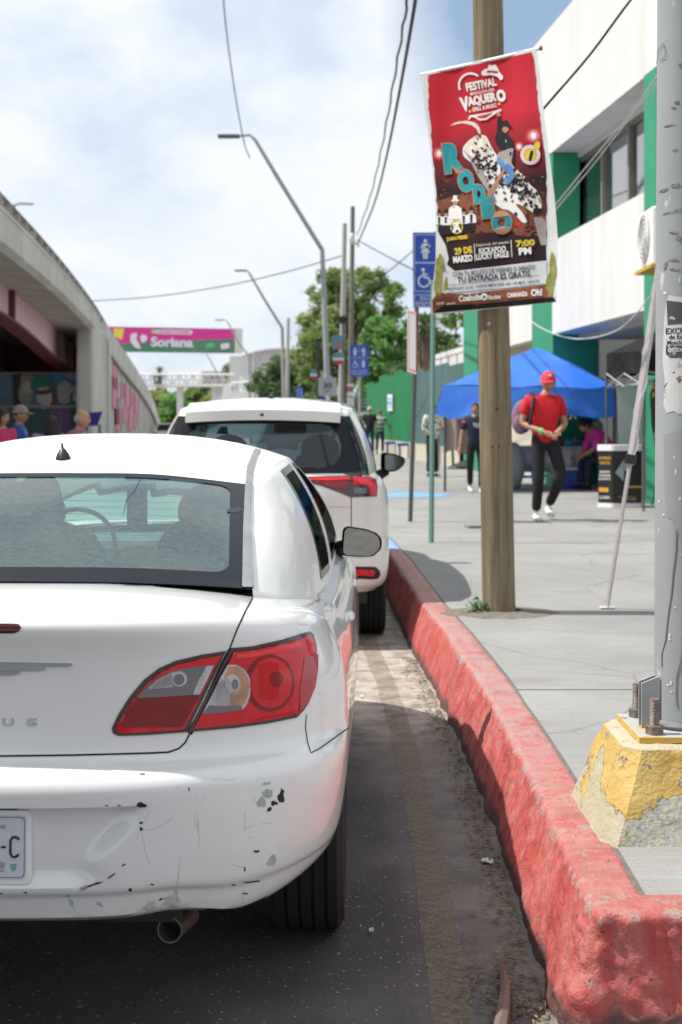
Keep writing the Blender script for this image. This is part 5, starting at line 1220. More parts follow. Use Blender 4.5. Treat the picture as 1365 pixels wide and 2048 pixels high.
# ------------------------------------------------------------------ wooden utility pole with the rodeo poster
def wood_mat():
    m = bpy.data.materials.new('weathered_pole_wood'); m.use_nodes = True; nt = m.node_tree; b = nt.nodes['Principled BSDF']; ln = nt.links.new
    t = N(nt, 'ShaderNodeTexCoord'); mp_ = N(nt, 'ShaderNodeMapping'); mp_.inputs['Scale'].default_value = (22., 22., .9); ln(t.outputs['Object'], mp_.inputs[0])
    n1 = N(nt, 'ShaderNodeTexNoise', Scale=1.6, Detail=8., Roughness=.68, Distortion=.5); ln(mp_.outputs[0], n1.inputs[0])
    r1 = ramp(nt, [(.28, (.085, .070, .045)), (.45, (.165, .135, .088)), (.6, (.235, .195, .135)), (.78, (.33, .285, .21))]); ln(n1.outputs[0], r1.inputs[0])
    n2 = N(nt, 'ShaderNodeTexNoise', Scale=2.2, Detail=4.); ln(t.outputs['Object'], n2.inputs[0])
    r2 = ramp(nt, [(.35, (.84, .88, .80)), (.65, (1.08, .97, .84))]); ln(n2.outputs[0], r2.inputs[0])
    mx = N(nt, 'ShaderNodeMix', data_type='RGBA', blend_type='MULTIPLY'); mx.inputs[0].default_value = 1; ln(r1.outputs[0], mx.inputs[6]); ln(r2.outputs[0], mx.inputs[7])
    mp2 = N(nt, 'ShaderNodeMapping'); mp2.inputs['Scale'].default_value = (30., 30., .35); ln(t.outputs['Object'], mp2.inputs[0])
    n3 = N(nt, 'ShaderNodeTexNoise', Scale=1.2, Detail=3.); ln(mp2.outputs[0], n3.inputs[0]); r3 = ramp(nt, [(.30, 1.), (.345, 0.)]); ln(n3.outputs[0], r3.inputs[0])
    mx2 = N(nt, 'ShaderNodeMix', data_type='RGBA'); ln(r3.outputs[0], mx2.inputs[0]); ln(mx.outputs[2], mx2.inputs[6]); mx2.inputs[7].default_value = (.05, .038, .025, 1)
    ln(mx2.outputs[2], b.inputs['Base Color']); b.inputs['Roughness'].default_value = .85
    bp = N(nt, 'ShaderNodeBump', Strength=.6, Distance=.01); ln(n1.outputs[0], bp.inputs['Height']); ln(bp.outputs[0], b.inputs['Normal']); return m
K['wood'] = wood_mat()
PX0, PY0 = .992, 8.93
pole = thing('utility_pole', 'stout brown wooden pole in the pavement holding up the red rodeo poster', 'utility pole', (PX0, PY0, KZ))
rows = []
for k in range(90):
    z = -.02 + k * .085; r = .1035 - .0022 * z; cx = PX0 - .0185 * z; cy = PY0; row = []
    if z < .04: r += .006
    for q in range(36):
        a = 2 * math.pi * q / 36; rr = r * (1 + .018 * noise.noise(Vector((math.cos(a) * 2, math.sin(a) * 2, z * .6))) + .02 * noise.noise(Vector((math.cos(a) * 6, math.sin(a) * 6, z * .4))))
        rr -= .006 * max(0, noise.noise(Vector((a * 9, 1, z * .5))) - .35)
        row.append((cx + rr * math.cos(a), cy + rr * math.sin(a), KZ + z))
    rows.append(row)
MB().grid(rows, wv=True).build('shaft', K['wood'], pole, smooth=70)
for (px, py, s_) in ((994, 818, .008), (985, 893, .006), (999, 893, .006), (1008, 720, .004), (978, 648, .012)):
    p = W(px, py, PY0 - .104); MB().ball(p, (s_, s_ * .5, s_ * 1.3), 8, 5).build('knot_hole' if s_ > .005 else 'nail', pmat('knot_dark', (.03, .022, .015), .9) if s_ < .012 else K['steel'], pole)
# the crumbled soil ring and weed at the pole foot
g = MB(); P = []
for k in range(6):
    r = .10 + .035 * k; P.append([(PX0 + (r * (1.1 + .35 * noise.noise(Vector((math.cos(a) * 2, math.sin(a) * 2, k))))) * math.cos(a) * 1.25, PY0 - .02 + r * (1 + .3 * noise.noise(Vector((math.cos(a), math.sin(a) * 3, 5)))) * math.sin(a), KZ + .018 * (1 - k / 5) + .002 + .006 * noise.noise(Vector((math.cos(a) * 9, math.sin(a) * 9, k * 2)))) for a in [2 * math.pi * q / 40 for q in range(40)]])
tag(g.grid(P, wv=True).build('loose_soil', pmat('grey_brown_soil', (.13, .115, .095), .95, var=(.2, .18, .15), scale=30, bump=.6), smooth=True), kind='stuff')
K['weed'] = pmat('weed_green', (.07, .17, .03), .6, var=(.14, .26, .05), scale=20)
g = MB(); rw = random.Random(5); wc = Vector((PX0 - .145, PY0 - .06, KZ))
for i in range(230):
    a = rw.uniform(0, 6.28); rr = abs(rw.gauss(0, .045)); c = wc + Vector((rr * math.cos(a), rr * math.sin(a) * .7, rw.uniform(.01, .115) * (1 - rr / .15)))
    l = rw.uniform(.008, .017); b_ = rw.uniform(0, 6.28); tl = rw.uniform(-.8, .8); d = Vector((math.cos(b_), math.sin(b_), tl)) * l; s_ = Vector((-math.sin(b_), math.cos(b_), rw.uniform(-.5, .5))) * l * .45
    g.add([c - d, c + s_, c + d, c - s_], [(0, 1, 2, 3)])
weed = thing('weed', 'small green weed growing at the left foot of the wooden pole', 'weed', wc)
g.build('leaves', K['weed'], weed)
g = MB()
for i in range(14): a = rw.uniform(0, 6.28); g.tube([wc, wc + Vector((.03 * math.cos(a), .03 * math.sin(a), .05)), wc + Vector((.06 * math.cos(a), .05 * math.sin(a), .085))], .0012, n=4)
g.build('stems', K['weed'], weed)

# poster, traced flat onto its own hanging sheet (left edge farther than the right)
def sheet_mat(name, col, var=None, scale=6., rough=.6):
    m = pmat('print_' + name, col, rough, var=var, scale=scale, spec=.25); return m
PW = {}
def PC(x, y, e=0.):      # crop coordinates of the poster -> world
    u = (x - 580) / 500; D = 8.765 - .27 * u + .012 * math.sin(y / 260 + u * 2) + .008 * math.sin(u * 9) + .03 * max(0, (y - 1850) / 130) ** 2
    return W(820 + x * .27337, 80 + y * .27344, D - e)
poster = thing('poster', 'red rodeo festival poster with bull rider, hung high on the wooden pole', 'poster', PC(580, 1000))
def pp(poly, name, mat, e, sp=60, par=poster, rd=0):
    if rd: poly = rounded(poly, rd)
    v2, fs = fill2d(poly, sp); return MB().add([PC(x, y, e) for x, y in v2], fs).build(name, mat, par, fix=False)
def jagl(x0, y0, x1, y1, n, amp, seed):
    r_ = random.Random(seed); return [(x0 + (x1 - x0) * k / n + r_.uniform(-amp, amp), y0 + (y1 - y0) * k / n + (r_.uniform(-amp, amp) if 0 < k < n else 0)) for k in range(n + 1)]
sheet_poly = [(80, 265), (200, 225), (400, 170), (600, 130), (800, 85), (925, 62), (950, 250), (985, 560), (1025, 870), (1060, 1150), (1082, 1450), (1078, 1700), (1072, 1918), (900, 1935), (600, 1965), (300, 2000), (150, 2008), (165, 1850), (190, 1600), (192, 1400), (185, 1150), (150, 800), (115, 530), (92, 350)]
M_white = sheet_mat('white', (.70, .71, .70), (.62, .63, .62))
v2, fs = fill2d(sheet_poly, 40); MB().add([PC(x, y) for x, y in v2], fs).build('vinyl_sheet', M_white, poster, solid=.002)
red_poly = jagl(135, 258, 135, 450, 6, 4, 1) + [(150, 620), (165, 800), (178, 980), (195, 1150), (200, 1250)] + [(990, 1250)] + jagl(1003, 960, 990, 700, 6, 6, 2) + jagl(970, 560, 892, 90, 10, 6, 3)
def grad(name, stops, axis=2, lo=0., hi=1., n2=None):
    m = bpy.data.materials.new(name); m.use_nodes = True; nt = m.node_tree; b = nt.nodes['Principled BSDF']; ln = nt.links.new
    t = N(nt, 'ShaderNodeTexCoord'); sp = N(nt, 'ShaderNodeSeparateXYZ'); ln(t.outputs['Object'], sp.inputs[0])
    nz_ = N(nt, 'ShaderNodeTexNoise', Scale=5., Detail=5.); ln(t.outputs['Object'], nz_.inputs[0])
    mr = N(nt, 'ShaderNodeMapRange'); mr.inputs[1].default_value = lo; mr.inputs[2].default_value = hi; ln(sp.outputs[axis], mr.inputs[0])
    ad = N(nt, 'ShaderNodeMath', operation='MULTIPLY_ADD'); ln(nz_.outputs[0], ad.inputs[0]); ad.inputs[1].default_value = n2 or .0; ln(mr.outputs[0], ad.inputs[2])
    r = ramp(nt, stops); ln(ad.outputs[0], r.inputs[0]); ln(r.outputs[0], b.inputs['Base Color']); b.inputs['Roughness'].default_value = .6; b.inputs['Specular IOR Level'].default_value = .25; return m
zc = PC(580, 1000).z; zat = lambda y: PC(580, y).z - zc
M_bg = grad('print_red_to_black', [(0., (.012, .009, .012)), (.22, (.03, .012, .014)), (.34, (.12, .025, .02)), (.46, (.02, .008, .01)), (.60, (.16, .01, .018)), (.80, (.52, .014, .03)), (1., (.50, .014, .028))], 2, zat(1650), zat(150), .16)
bg_poly = red_poly[:7] + [(150, 620), (165, 800), (180, 985), (190, 1100), (205, 1200), (210, 1400), (262, 1500), (285, 1600), (270, 1640), (330, 1690), (420, 1720), (900, 1690), (1003, 1620), (1000, 1500), (992, 1300)] + [(1003, 960), (990, 800), (978, 640), (962, 500), (945, 400), (925, 260), (905, 150), (892, 88), (600, 155), (400, 195), (135, 256)]
bg_poly = [(135, 256)] + jagl(135, 300, 140, 560, 9, 5, 1) + jagl(150, 620, 180, 985, 9, 5, 2) + jagl(190, 1050, 210, 1400, 8, 6, 3) + [(262, 1500), (285, 1600), (270, 1640), (330, 1690), (420, 1720), (900, 1690), (1003, 1620)] + jagl(1002, 1580, 1000, 1000, 14, 6, 4) + jagl(995, 930, 905, 150, 20, 5, 5) + [(892, 88), (760, 118), (600, 152), (400, 196)]
pp(bg_poly, 'red_print', M_bg, .003, 40)
I = {'w': sheet_mat('ink_white', (.78, .77, .74)), 'k': sheet_mat('ink_black', (.012, .011, .013)), 'y': sheet_mat('ink_yellow', (.68, .50, .05)), 't': sheet_mat('ink_teal', (.01, .20, .25), (.015, .33, .36), 3.), 'g': sheet_mat('ink_gold', (.42, .22, .12)), 'b': sheet_mat('ink_denim', (.13, .33, .62), (.06, .16, .38), 14.), 'c': sheet_mat('ink_cream', (.66, .55, .38), (.72, .68, .6), 9.), 'n': sheet_mat('ink_brown', (.15, .045, .025), (.30, .10, .05), 10.), 'pk': sheet_mat('ink_pink_glow', (.62, .20, .22)), 's': sheet_mat('ink_skin', (.45, .22, .14)), 'gr': sheet_mat('ink_grey', (.30, .26, .26), (.42, .38, .36), 9.), 'nv': sheet_mat('ink_navy', (.02, .025, .09)), 'rd': sheet_mat('ink_red', (.50, .03, .03)), 'gn': sheet_mat('ink_green', (.10, .15, .03), (.38, .34, .10), 12.)}
def bl(cx, cy, rx, ry, name, ink, e, rot=0, n=22, jag=.08, seed=0, sp=60): return pp(blob(cx, cy, rx, ry, rot, n, seed, jag), name, I[ink], e, sp)
def ptext(s_, cx, cy, w_, h_, ink, rot=0., bold=.03, e=.010, name='lettering'):
    g = MB(); vs, fs = text_mesh(s_, 1., bold, fit=(w_, h_)); c, sn = math.cos(rot), math.sin(rot)
    g.add([PC(cx + x * c + y * sn, cy - (y * c) + x * sn, e) for x, y in vs], fs); return g.build(name, I[ink], poster, fix=False)
# stage lights, ground glow, dust
for (x, y, r, q) in ((905, 700, 42, 0), (800, 780, 26, 1), (215, 830, 36, 2)):
    bl(x, y, r * 1.5, r * 1.4, 'stage_glow', 'rd', .0036, seed=q, jag=.03); bl(x, y, r, r, 'stage_light', 'pk', .0042, seed=q, jag=.03); bl(x, y, r * .5, r * .6, 'stage_light_core', 'w', .0048, seed=q, jag=.03)
pp([(200, 1180), (500, 1090), (620, 1130), (900, 1200), (992, 1290), (995, 1370), (700, 1400), (420, 1420), (215, 1330)], 'arena_ground', I['n'], .0036)
pp([(905, 1300), (960, 1290), (998, 1330), (1000, 1500), (960, 1500), (930, 1400)], 'dust_cloud', I['gr'], .0044)
pp([(740, 1370), (850, 1340), (900, 1400), (880, 1440), (780, 1430)], 'dust_cloud', I['n'], .0046)
# bull
pp(rounded([(290, 630), (340, 600), (420, 590), (480, 605), (512, 640), (520, 690), (505, 690), (490, 650), (450, 620), (380, 608), (320, 622)], 20), 'bull_tail', I['c'], .005)
bull = rounded([(425, 740), (500, 690), (560, 700), (600, 790), (640, 850), (700, 900), (760, 950), (830, 985), (880, 1060), (940, 1110), (965, 1190), (962, 1250), (920, 1275), (870, 1240), (800, 1200), (770, 1200), (830, 1270), (862, 1335), (830, 1340), (760, 1270), (720, 1240), (680, 1240), (610, 1190), (600, 1130), (560, 1080), (500, 1000), (490, 930), (430, 880), (390, 850), (385, 790)], 25)
pp(bull, 'bull', I['w'], .0052, 40)
pp(rounded([(430, 745), (500, 695), (555, 710), (585, 790), (560, 860), (470, 890), (400, 850), (390, 795)], 25), 'bull_rump', I['c'], .0056)
rb = random.Random(9)
for i in range(150):
    x, y = rb.uniform(200, 985), rb.uniform(985, 1180); pp([(x, y), (x + rb.uniform(8, 26), y - 2), (x + rb.uniform(8, 24), y + 5), (x, y + 6)], 'arena_seats', I[rb.choice(['k', 'n', 'k', 'gr'] if i % 6 == 0 else ['k', 'n', 'k'])], .0038 + .000002 * i, 90)
for i in range(60):
    x, y = rb.uniform(220, 980), rb.uniform(1200, 1420); bl(x, y, rb.uniform(10, 50), rb.uniform(5, 16), 'arena_dust', rb.choice(['n', 'k', 'n', 'rd']), .0040 + .000004 * i, rot=-.3, n=9, jag=.5, seed=i, sp=90)
for i in range(260):
    t = rb.random(); x = 500 + 430 * t + rb.gauss(0, 45); y = 860 + 300 * t + rb.gauss(0, 80)
    if inpoly(x, y, bull) and inpoly(x + 8, y + 8, bull): bl(x, y, rb.uniform(4, 17), rb.uniform(4, 13), 'bull_patch', 'k', .0062 + .00001 * i, rot=rb.uniform(0, 3), n=9, jag=.4, seed=i, sp=90)
for i in range(70):
    t = rb.random(); x = 470 + 450 * t + rb.gauss(0, 45); y = 800 + 380 * t + rb.gauss(0, 90)
    if inpoly(x, y, bull): bl(x, y, rb.uniform(8, 26), rb.uniform(6, 16), 'bull_shade', rb.choice(['gr', 'gr', 'c', 'n']), .0058 + .000004 * i, rot=rb.uniform(0, 3), n=9, jag=.4, seed=i, sp=90)
pp(rounded([(385, 800), (440, 880), (500, 1000), (560, 1090), (605, 1180), (640, 1190), (590, 1060), (520, 930), (450, 850)], 14), 'bull_belly', I['gr'], .0061)
pp(rounded([(560, 1130), (640, 1010), (690, 930), (700, 950), (640, 1060), (590, 1150)], 8), 'bull_rope', I['s'], .009)
pp(rounded([(905, 1230), (960, 1230), (968, 1258), (930, 1280), (900, 1262)], 10), 'bull_muzzle', I['k'], .009)
# rider
pp(rounded([(640, 545), (660, 530), (668, 560), (660, 640), (720, 690), (760, 740), (770, 800), (765, 920), (730, 910), (700, 830), (640, 780), (622, 720), (640, 660)], 16), 'rider_jacket', I['k'], .0085)
pp(rounded([(640, 830), (700, 800), (760, 790), (740, 900), (770, 940), (690, 960), (650, 900)], 14), 'rider_vest', I['gr'], .0088)
pp(rounded([(636, 850), (690, 890), (750, 920), (768, 1000), (740, 1040), (710, 1060), (672, 1010), (730, 1000), (700, 960), (640, 900)], 14), 'rider_jeans', I['b'], .0094)
bl(650, 545, 14, 16, 'rider_hand', 's', .0092); bl(700, 652, 22, 26, 'rider_face', 's', .0092); bl(690, 740, 16, 16, 'rider_patch', 'w', .0092)
pp(rounded([(640, 655), (665, 625), (672, 592), (715, 585), (730, 615), (752, 650), (720, 640), (690, 632)], 10), 'rider_hat', I['k'], .0098)
pp(rounded([(645, 680), (680, 690), (700, 720), (720, 790), (690, 770), (660, 720)], 8), 'rider_shirt', I['nv'], .009)
# band in white hats
for i, (x, y, s_) in enumerate(((215, 1290, .8), (265, 1290, .85), (330, 1285, .85), (395, 1280, .85), (450, 1270, .9), (332, 1215, 1.25))):
    pp(rounded([(x - 42 * s_, y + 75 * s_), (x - 36 * s_, y + 10 * s_), (x, y - 8 * s_), (x + 36 * s_, y + 10 * s_), (x + 42 * s_, y + 75 * s_)], 12), 'band_jacket', I['w'], .0064 + .0004 * i)
    pp(rounded([(x - 12 * s_, y + 5), (x + 12 * s_, y + 5), (x + 9 * s_, y + 72 * s_), (x - 9 * s_, y + 72 * s_)], 4), 'band_shirt', I['nv'], .0066 + .0004 * i)
    bl(x, y - 22 * s_, 15 * s_, 18 * s_, 'band_face', 's', .0067 + .0004 * i)
    pp(rounded([(x - 28 * s_, y - 30 * s_), (x - 12 * s_, y - 40 * s_), (x - 12 * s_, y - 62 * s_), (x + 12 * s_, y - 62 * s_), (x + 12 * s_, y - 40 * s_), (x + 28 * s_, y - 32 * s_), (x, y - 26 * s_)], 6), 'band_hat', I['w' if i == 5 else 'k'], .0068 + .0004 * i)
pp([(205, 1370), (480, 1340), (470, 1400), (220, 1430)], 'band_shadow', I['k'], .0092)
# logo ring of the band
def annulus(cx, cy, r0, r1, ink, e, name, sx=1., a0=0, a1=360):
    g = MB(); n = 36; rows = [[PC(cx + sx * r * math.sin(R(a0 + (a1 - a0) * k / n)), cy - r * math.cos(R(a0 + (a1 - a0) * k / n)), e) for r in (r0, r1)] for k in range(n + 1)]
    return g.grid(rows).build(name, I[ink], poster, fix=False)
annulus(342, 1365, 44, 54, 'y', .0098, 'band_logo_ring', .85); ptext('A', 345, 1370, 60, 80, 'w', -.1, .04, .0102, 'band_logo'); ptext('J', 318, 1372, 22, 70, 'w', -.1, .04, .0102, 'band_logo')
ptext('JUAN PERES', 346, 1452, 155, 36, 'y', -.12, .05)
# headline
RT = -.20
ptext('FESTIVAL', 522, 325, 225, 62, 'w', RT, .04); ptext('MONCLOVA 2026', 530, 378, 178, 22, 'w', RT, .02)
ptext('AQUER', 528, 438, 215, 80, 'w', RT, .06); ptext('O', 668, 408, 66, 92, 'w', RT, .07); ptext('V', 402, 470, 66, 108, 'w', RT, .06)
ptext('GRILL & MUSIC', 545, 493, 180, 30, 'w', RT, .03); bl(438, 523, 9, 9, 'star', 'y', .010, n=10, jag=.3); bl(653, 467, 9, 9, 'star', 'y', .010, n=10, jag=.3)
annulus(445, 330, 92, 78, 'w', .0095, 'rope_arc', 1., -115, 40)
pp(rounded([(522, 235), (545, 215), (570, 210), (580, 178), (600, 190), (625, 178), (648, 215), (655, 235), (680, 262), (682, 285), (665, 298), (640, 268), (590, 255), (550, 262), (526, 256)], 10), 'cowboy_hat_emblem', I['w'], .0098)
pp(rounded([(565, 222), (650, 228), (640, 246), (600, 240), (562, 242)], 6), 'hat_band', I['rd'], .0102)
pp(rounded([(425, 575), (440, 552), (470, 548), (580, 530), (665, 505), (675, 515), (640, 530), (560, 585), (510, 590), (470, 565), (445, 566), (435, 585)], 6), 'ribbon_emblem', I['w'], .0098)
pp(rounded([(485, 560), (620, 528), (560, 570), (515, 575)], 6), 'ribbon_inner', I['rd'], .0102)
for (ch, x, y, w_, h_) in (('R', 318, 862, 128, 200), ('O', 410, 1030, 100, 150), ('D', 508, 1125, 78, 128), ('E', 570, 1225, 84, 140), ('O', 672, 1335, 130, 150)):
    ptext(ch, x, y, w_ * 1.13 + 14, h_ * 1.1 + 14, 'g', -.12, .10, .0104, 'letter_outline'); ptext(ch, x, y, w_ * 1.13, h_ * 1.1, 't', -.12, .08, .0110, 'rodeo_letter')
# round badge
annulus(882, 840, 0, 72, 'w', .0098, 'badge_disc', 1., 0, 360); annulus(882, 840, 46, 64, 'rd', .0101, 'badge_ring'); annulus(882, 840, 50, 60, 'w', .0103, 'badge_ring_inner'); annulus(882, 840, 0, 45, 'y', .0104, 'badge_centre')
pp(rounded([(868, 870), (885, 810), (900, 805), (905, 825), (890, 880), (875, 890)], 8), 'badge_figure', I['k'], .0108); bl(930, 775, 22, 34, 'badge_tag', 'y', .0106, rot=.3)
# date block
ptext('29 DE', 392, 1540, 130, 52, 'y', -.12, .05); ptext('MARZO', 388, 1600, 142, 50, 'w', -.12, .05)
ptext('Explanada del estadio', 606, 1492, 240, 26, 'w', -.10, .0); ptext('KICKAPOO', 605, 1535, 198, 44, 'w', -.10, .04); ptext('LUCKY EAGLE', 605, 1577, 240, 44, 'w', -.10, .04)
ptext('7:00', 845, 1485, 140, 50, 'y', -.09, .05); ptext('PM', 843, 1543, 92, 54, 'w', -.09, .05)
pp([(470, 1492), (475, 1492), (480, 1618), (475, 1618)], 'divider', I['w'], .010); pp([(738, 1462), (743, 1462), (750, 1588), (745, 1588)], 'divider', I['w'], .010)
# lower strip
M_strip = sheet_mat('strip_grey', (.58, .60, .63))
pp(jagl(245, 1700, 245, 1850, 5, 4, 7) + [(600, 1822)] + jagl(1000, 1782, 1003, 1612, 5, 4, 8) + [(600, 1660)], 'ticket_strip', M_strip, .006)
ptext('CON TU BOLETO DE VIERNES O SABADO', 616, 1688, 605, 34, 'k', -.09, .01); ptext('TU ENTRADA ES GRATIS', 614, 1732, 535, 44, 'k', -.09, .02); ptext('ENTRADA $100 / NIÑOS MENORES DE 1.20 MTS. GRATIS', 612, 1792, 672, 26, 'k', -.09, .01)
pp([(280, 1795), (945, 1718), (945, 1721), (280, 1798)], 'strip_line', I['k'], .010)
pp([(165, 1905), (200, 1850), (420, 1860), (900, 1800), (1010, 1790), (1040, 1916), (600, 1960), (170, 1998)], 'sponsor_band', I['n'], .0055); pp([(250, 1940), (520, 1930), (1050, 1880), (1070, 1914), (600, 1960), (170, 1998)], 'sponsor_band_dark', I['k'], .0065)
for (s_, x, y, w_, h_) in (('Coahuila', 440, 1885, 165, 46), ('Monclova', 620, 1880, 90, 34), ('CARRANZA', 788, 1862, 150, 34), ('Oh!', 928, 1846, 82, 52)): ptext(s_, x, y, w_, h_, 'w', -.09, .04)
ptext('sector', 225, 1925, 60, 20, 'w', -.1, .02); ptext('abasto', 302, 1925, 66, 18, 'w', -.1, .02); annulus(545, 1878, 10, 26, 'w', .010, 'sponsor_seal')
# cactus columns printed at both sides
for i, (x, y, rx, ry) in enumerate(((220, 1680, 34, 105), (205, 1800, 28, 90), (1045, 1680, 26, 120), (1020, 1800, 30, 90), (270, 1800, 22, 60))): bl(x, y, rx, ry, 'cactus_print', 'gn', .0050 + .0003 * i, seed=i, jag=.12)
# hanging stick at the top with its capped end
a, b_ = PC(82, 255, -.012), PC(952, 62, -.012)
MB().tube([a, a.lerp(b_, .5) + Vector((0, 0, -.004)), b_], .011, n=10).build('hanging_rod', K['white'], poster, smooth=True)
MB().tube([b_, b_ + (b_ - a).normalized() * .012], .014, n=10).build('rod_cap', pmat('brown_cap', (.16, .07, .05), .6), poster)
pb = (PC(595, 400)); MB().tube([PC(500, 170, -.01), W(948, 120, 8.85), W(1005, 112, 8.87), PC(660, 135, -.01)], .003, n=5).build('tie_wire', K['steel'], poster)

# ------------------------------------------------------------------ leaning canopy leg, thin sign posts
leg = thing('tent_leg', 'tall leaning metal canopy leg with black clamp, right of the wooden pole', 'tent leg', W(1215, 1218, 9.1))
a = W(1215, 1216, 9.1); b_ = W(1262, 918, 9.05); c_ = W(1318, 545, 9.0); d = W(1345, 330, 8.95)
K['leg_metal'] = pmat('dull_aluminium', (.46, .43, .44), .45, metal=.3)
MB().tube([a + Vector((0, 0, .01)), b_], .0135, n=4).build('lower_tube', K['leg_metal'], leg)
MB().tube([b_ - (d - b_) * .02, c_, d], .025, n=4).build('upper_tube', pmat('wrapped_aluminium', (.50, .46, .47), .5, metal=.2), leg)
MB().tube([b_ - (d - b_).normalized() * .03, b_ + (d - b_).normalized() * .03], .036, n=8).build('clamp', K['black'], leg)
MB().box(a + Vector((0, 0, .004)), (.09, .06, .007)).build('foot_plate', K['greywhite'], leg)
MB().tube([b_.lerp(d, t) + Vector((.03 * math.sin(t * 30), -.025, 0)) for t in [k / 30 for k in range(31)]], .003, n=5).build('cable', K['greywhite'], leg)

def picto(kind, fn, cx, cy, s, mb):
    def disc(x, y, r): mb.add([fn(cx + (x + r * math.cos(a)) * s, cy + (y + r * math.sin(a)) * s) for a in [k * math.pi / 8 for k in range(16)]], [tuple(range(16))])
    def pl(p): mb.add([fn(cx + x * s, cy + y * s) for x, y in p], [tuple(range(len(p)))])
    def ln_(p, w):
        for (x0, y0), (x1, y1) in zip(p, p[1:]):
            l = math.hypot(x1 - x0, y1 - y0) or 1; nx, ny = -(y1 - y0) / l * w, (x1 - x0) / l * w; pl([(x0 + nx, y0 + ny), (x1 + nx, y1 + ny), (x1 - nx, y1 - ny), (x0 - nx, y0 - ny)])
    if kind == 'wheelchair':
        disc(-.1, .75, .16); ln_([(-.08, .55), (-.02, .05), (.38, .02), (.52, -.42), (.66, -.38)], .08); ln_([(-.06, .34), (.3, .30)], .06)
        arc = [(-.02 + .52 * math.cos(R(a)), -.28 + .52 * math.sin(R(a))) for a in range(105, 350, 15)]; ln_(arc, .07)
    else:
        disc(0, .78, .16); 
        if kind in ('mother', 'pregnant'): pl([(-.22, .55), (.22, .55), (.16, .2), (.42, -.3), (-.42, -.3), (-.16, .2)])
        else: pl([(-.22, .55), (.2, .55), (.16, -.1), (-.18, -.1)])
        ln_([(-.12, -.25), (-.12, -.85)], .09); ln_([(.12, -.25), (.12, -.85)], .09); ln_([(-.24, .5), (-.38, .1), (-.1, .05)], .06); ln_([(.24, .5), (.3, .2), (.05, .12)], .06)
        if kind == 'mother': disc(.34, .3, .13); ln_([(.3, .3), (.0, .2)], .1)
        if kind == 'elder': ln_([(.2, .2), (.42, .0), (.42, -.85)], .035)
        if kind == 'pregnant': disc(.15, .1, .17)
K['sign_blue'] = pmat('sign_blue', (.015, .07, .42), .45); K['sign_white'] = pmat('sign_white', (.7, .74, .8), .5)
# big priority-boarding sign
D = 17.0; s1 = thing('street_sign', 'tall blue passenger sign with mother and wheelchair symbols, half hidden behind the rodeo poster', 'sign', W(821, 1044, 16.9))
MB().tube([W(821, 1044, 17.05), W(838, 470, 17.05)], .027, n=10).build('post', K['dark_metal'], s1, smooth=True)
def SG(px, py, e=0.): return W(px, py, D - e)
MB().prism(rounded([(826, 465), (896, 465), (897, 615), (827, 615)], 3), lambda u, v, t: SG(u, v, t), 0, .02).build('sign_board', K['sign_blue'], s1)
g = MB()
for (x0, y0, x1, y1) in ((829, 469, 893, 525), (829, 526, 893, 583), (829, 589, 893, 613)):
    for (a0, b0, a1, b1) in ((x0, y0, x1, y0 + 1), (x0, y1 - 1, x1, y1), (x0, y0, x0 + 1, y1), (x1 - 1, y0, x1, y1)): g.add([SG(a0, b0, .023), SG(a1, b0, .023), SG(a1, b1, .023), SG(a0, b1, .023)], [(0, 1, 2, 3)])
fnS = lambda u, v: SG(u, v, .024)
picto('mother', lambda u, v: SG(851 + u, 499 - v, .024), 0, 0, 22, g); picto('wheelchair', lambda u, v: SG(849 + u, 556 - v, .024), 0, 0, 22, g)
tag(g.build('sign_symbols', K['sign_white'], s1), kind='stuff')
g = MB()
for s_, cx, cy, w_ in (('SOLO PARA', 864, 596, 48), ('BAJAR POR', 862, 607, 58)):
    vs, fs = text_mesh(s_, 1., .0, fit=(w_, 8.5)); g.add([SG(cx + x, cy - y, .024) for x, y in vs], fs)
tag(g.build('sign_lettering', K['sign_white'], s1), kind='stuff')
sb = MB().prism([(0, 0), (1, 0), (1, 1), (0, 1)], lambda u, v, t: W(835 - 2 + 8 * 0 - 18 * u + 2 * v * 0, 618 + 125 * v + 6 * (1 - u), 16.9 + u * .32 - t), 0, .01).build('back_plate', pmat('dull_white_plate', (.42, .42, .42), .6), s1)
g = MB(); q = lambda u, v: W(834.5 - 18 * u, 618 + 125 * v + 6 * (1 - u), 16.86 + u * .32)
for (u0, v0, u1, v1) in ((.08, .03, .92, .05), (.08, .95, .92, .97), (.08, .03, .14, .97), (.86, .03, .92, .97)): g.add([q(u0, v0), q(u1, v0), q(u1, v1), q(u0, v1)], [(0, 1, 2, 3)])
g.build('red_border', pmat('sign_red', (.5, .03, .05), .5), sb)
s2 = thing('sign_post', 'slender pale green post rising behind the rodeo poster', 'post', W(863, 1086, 14.1))
MB().tube([W(863, 1086, 14.1), W(867, 560, 14.1)], .026, n=4).build('post', pmat('pale_green_paint', (.13, .25, .22), .5), s2)
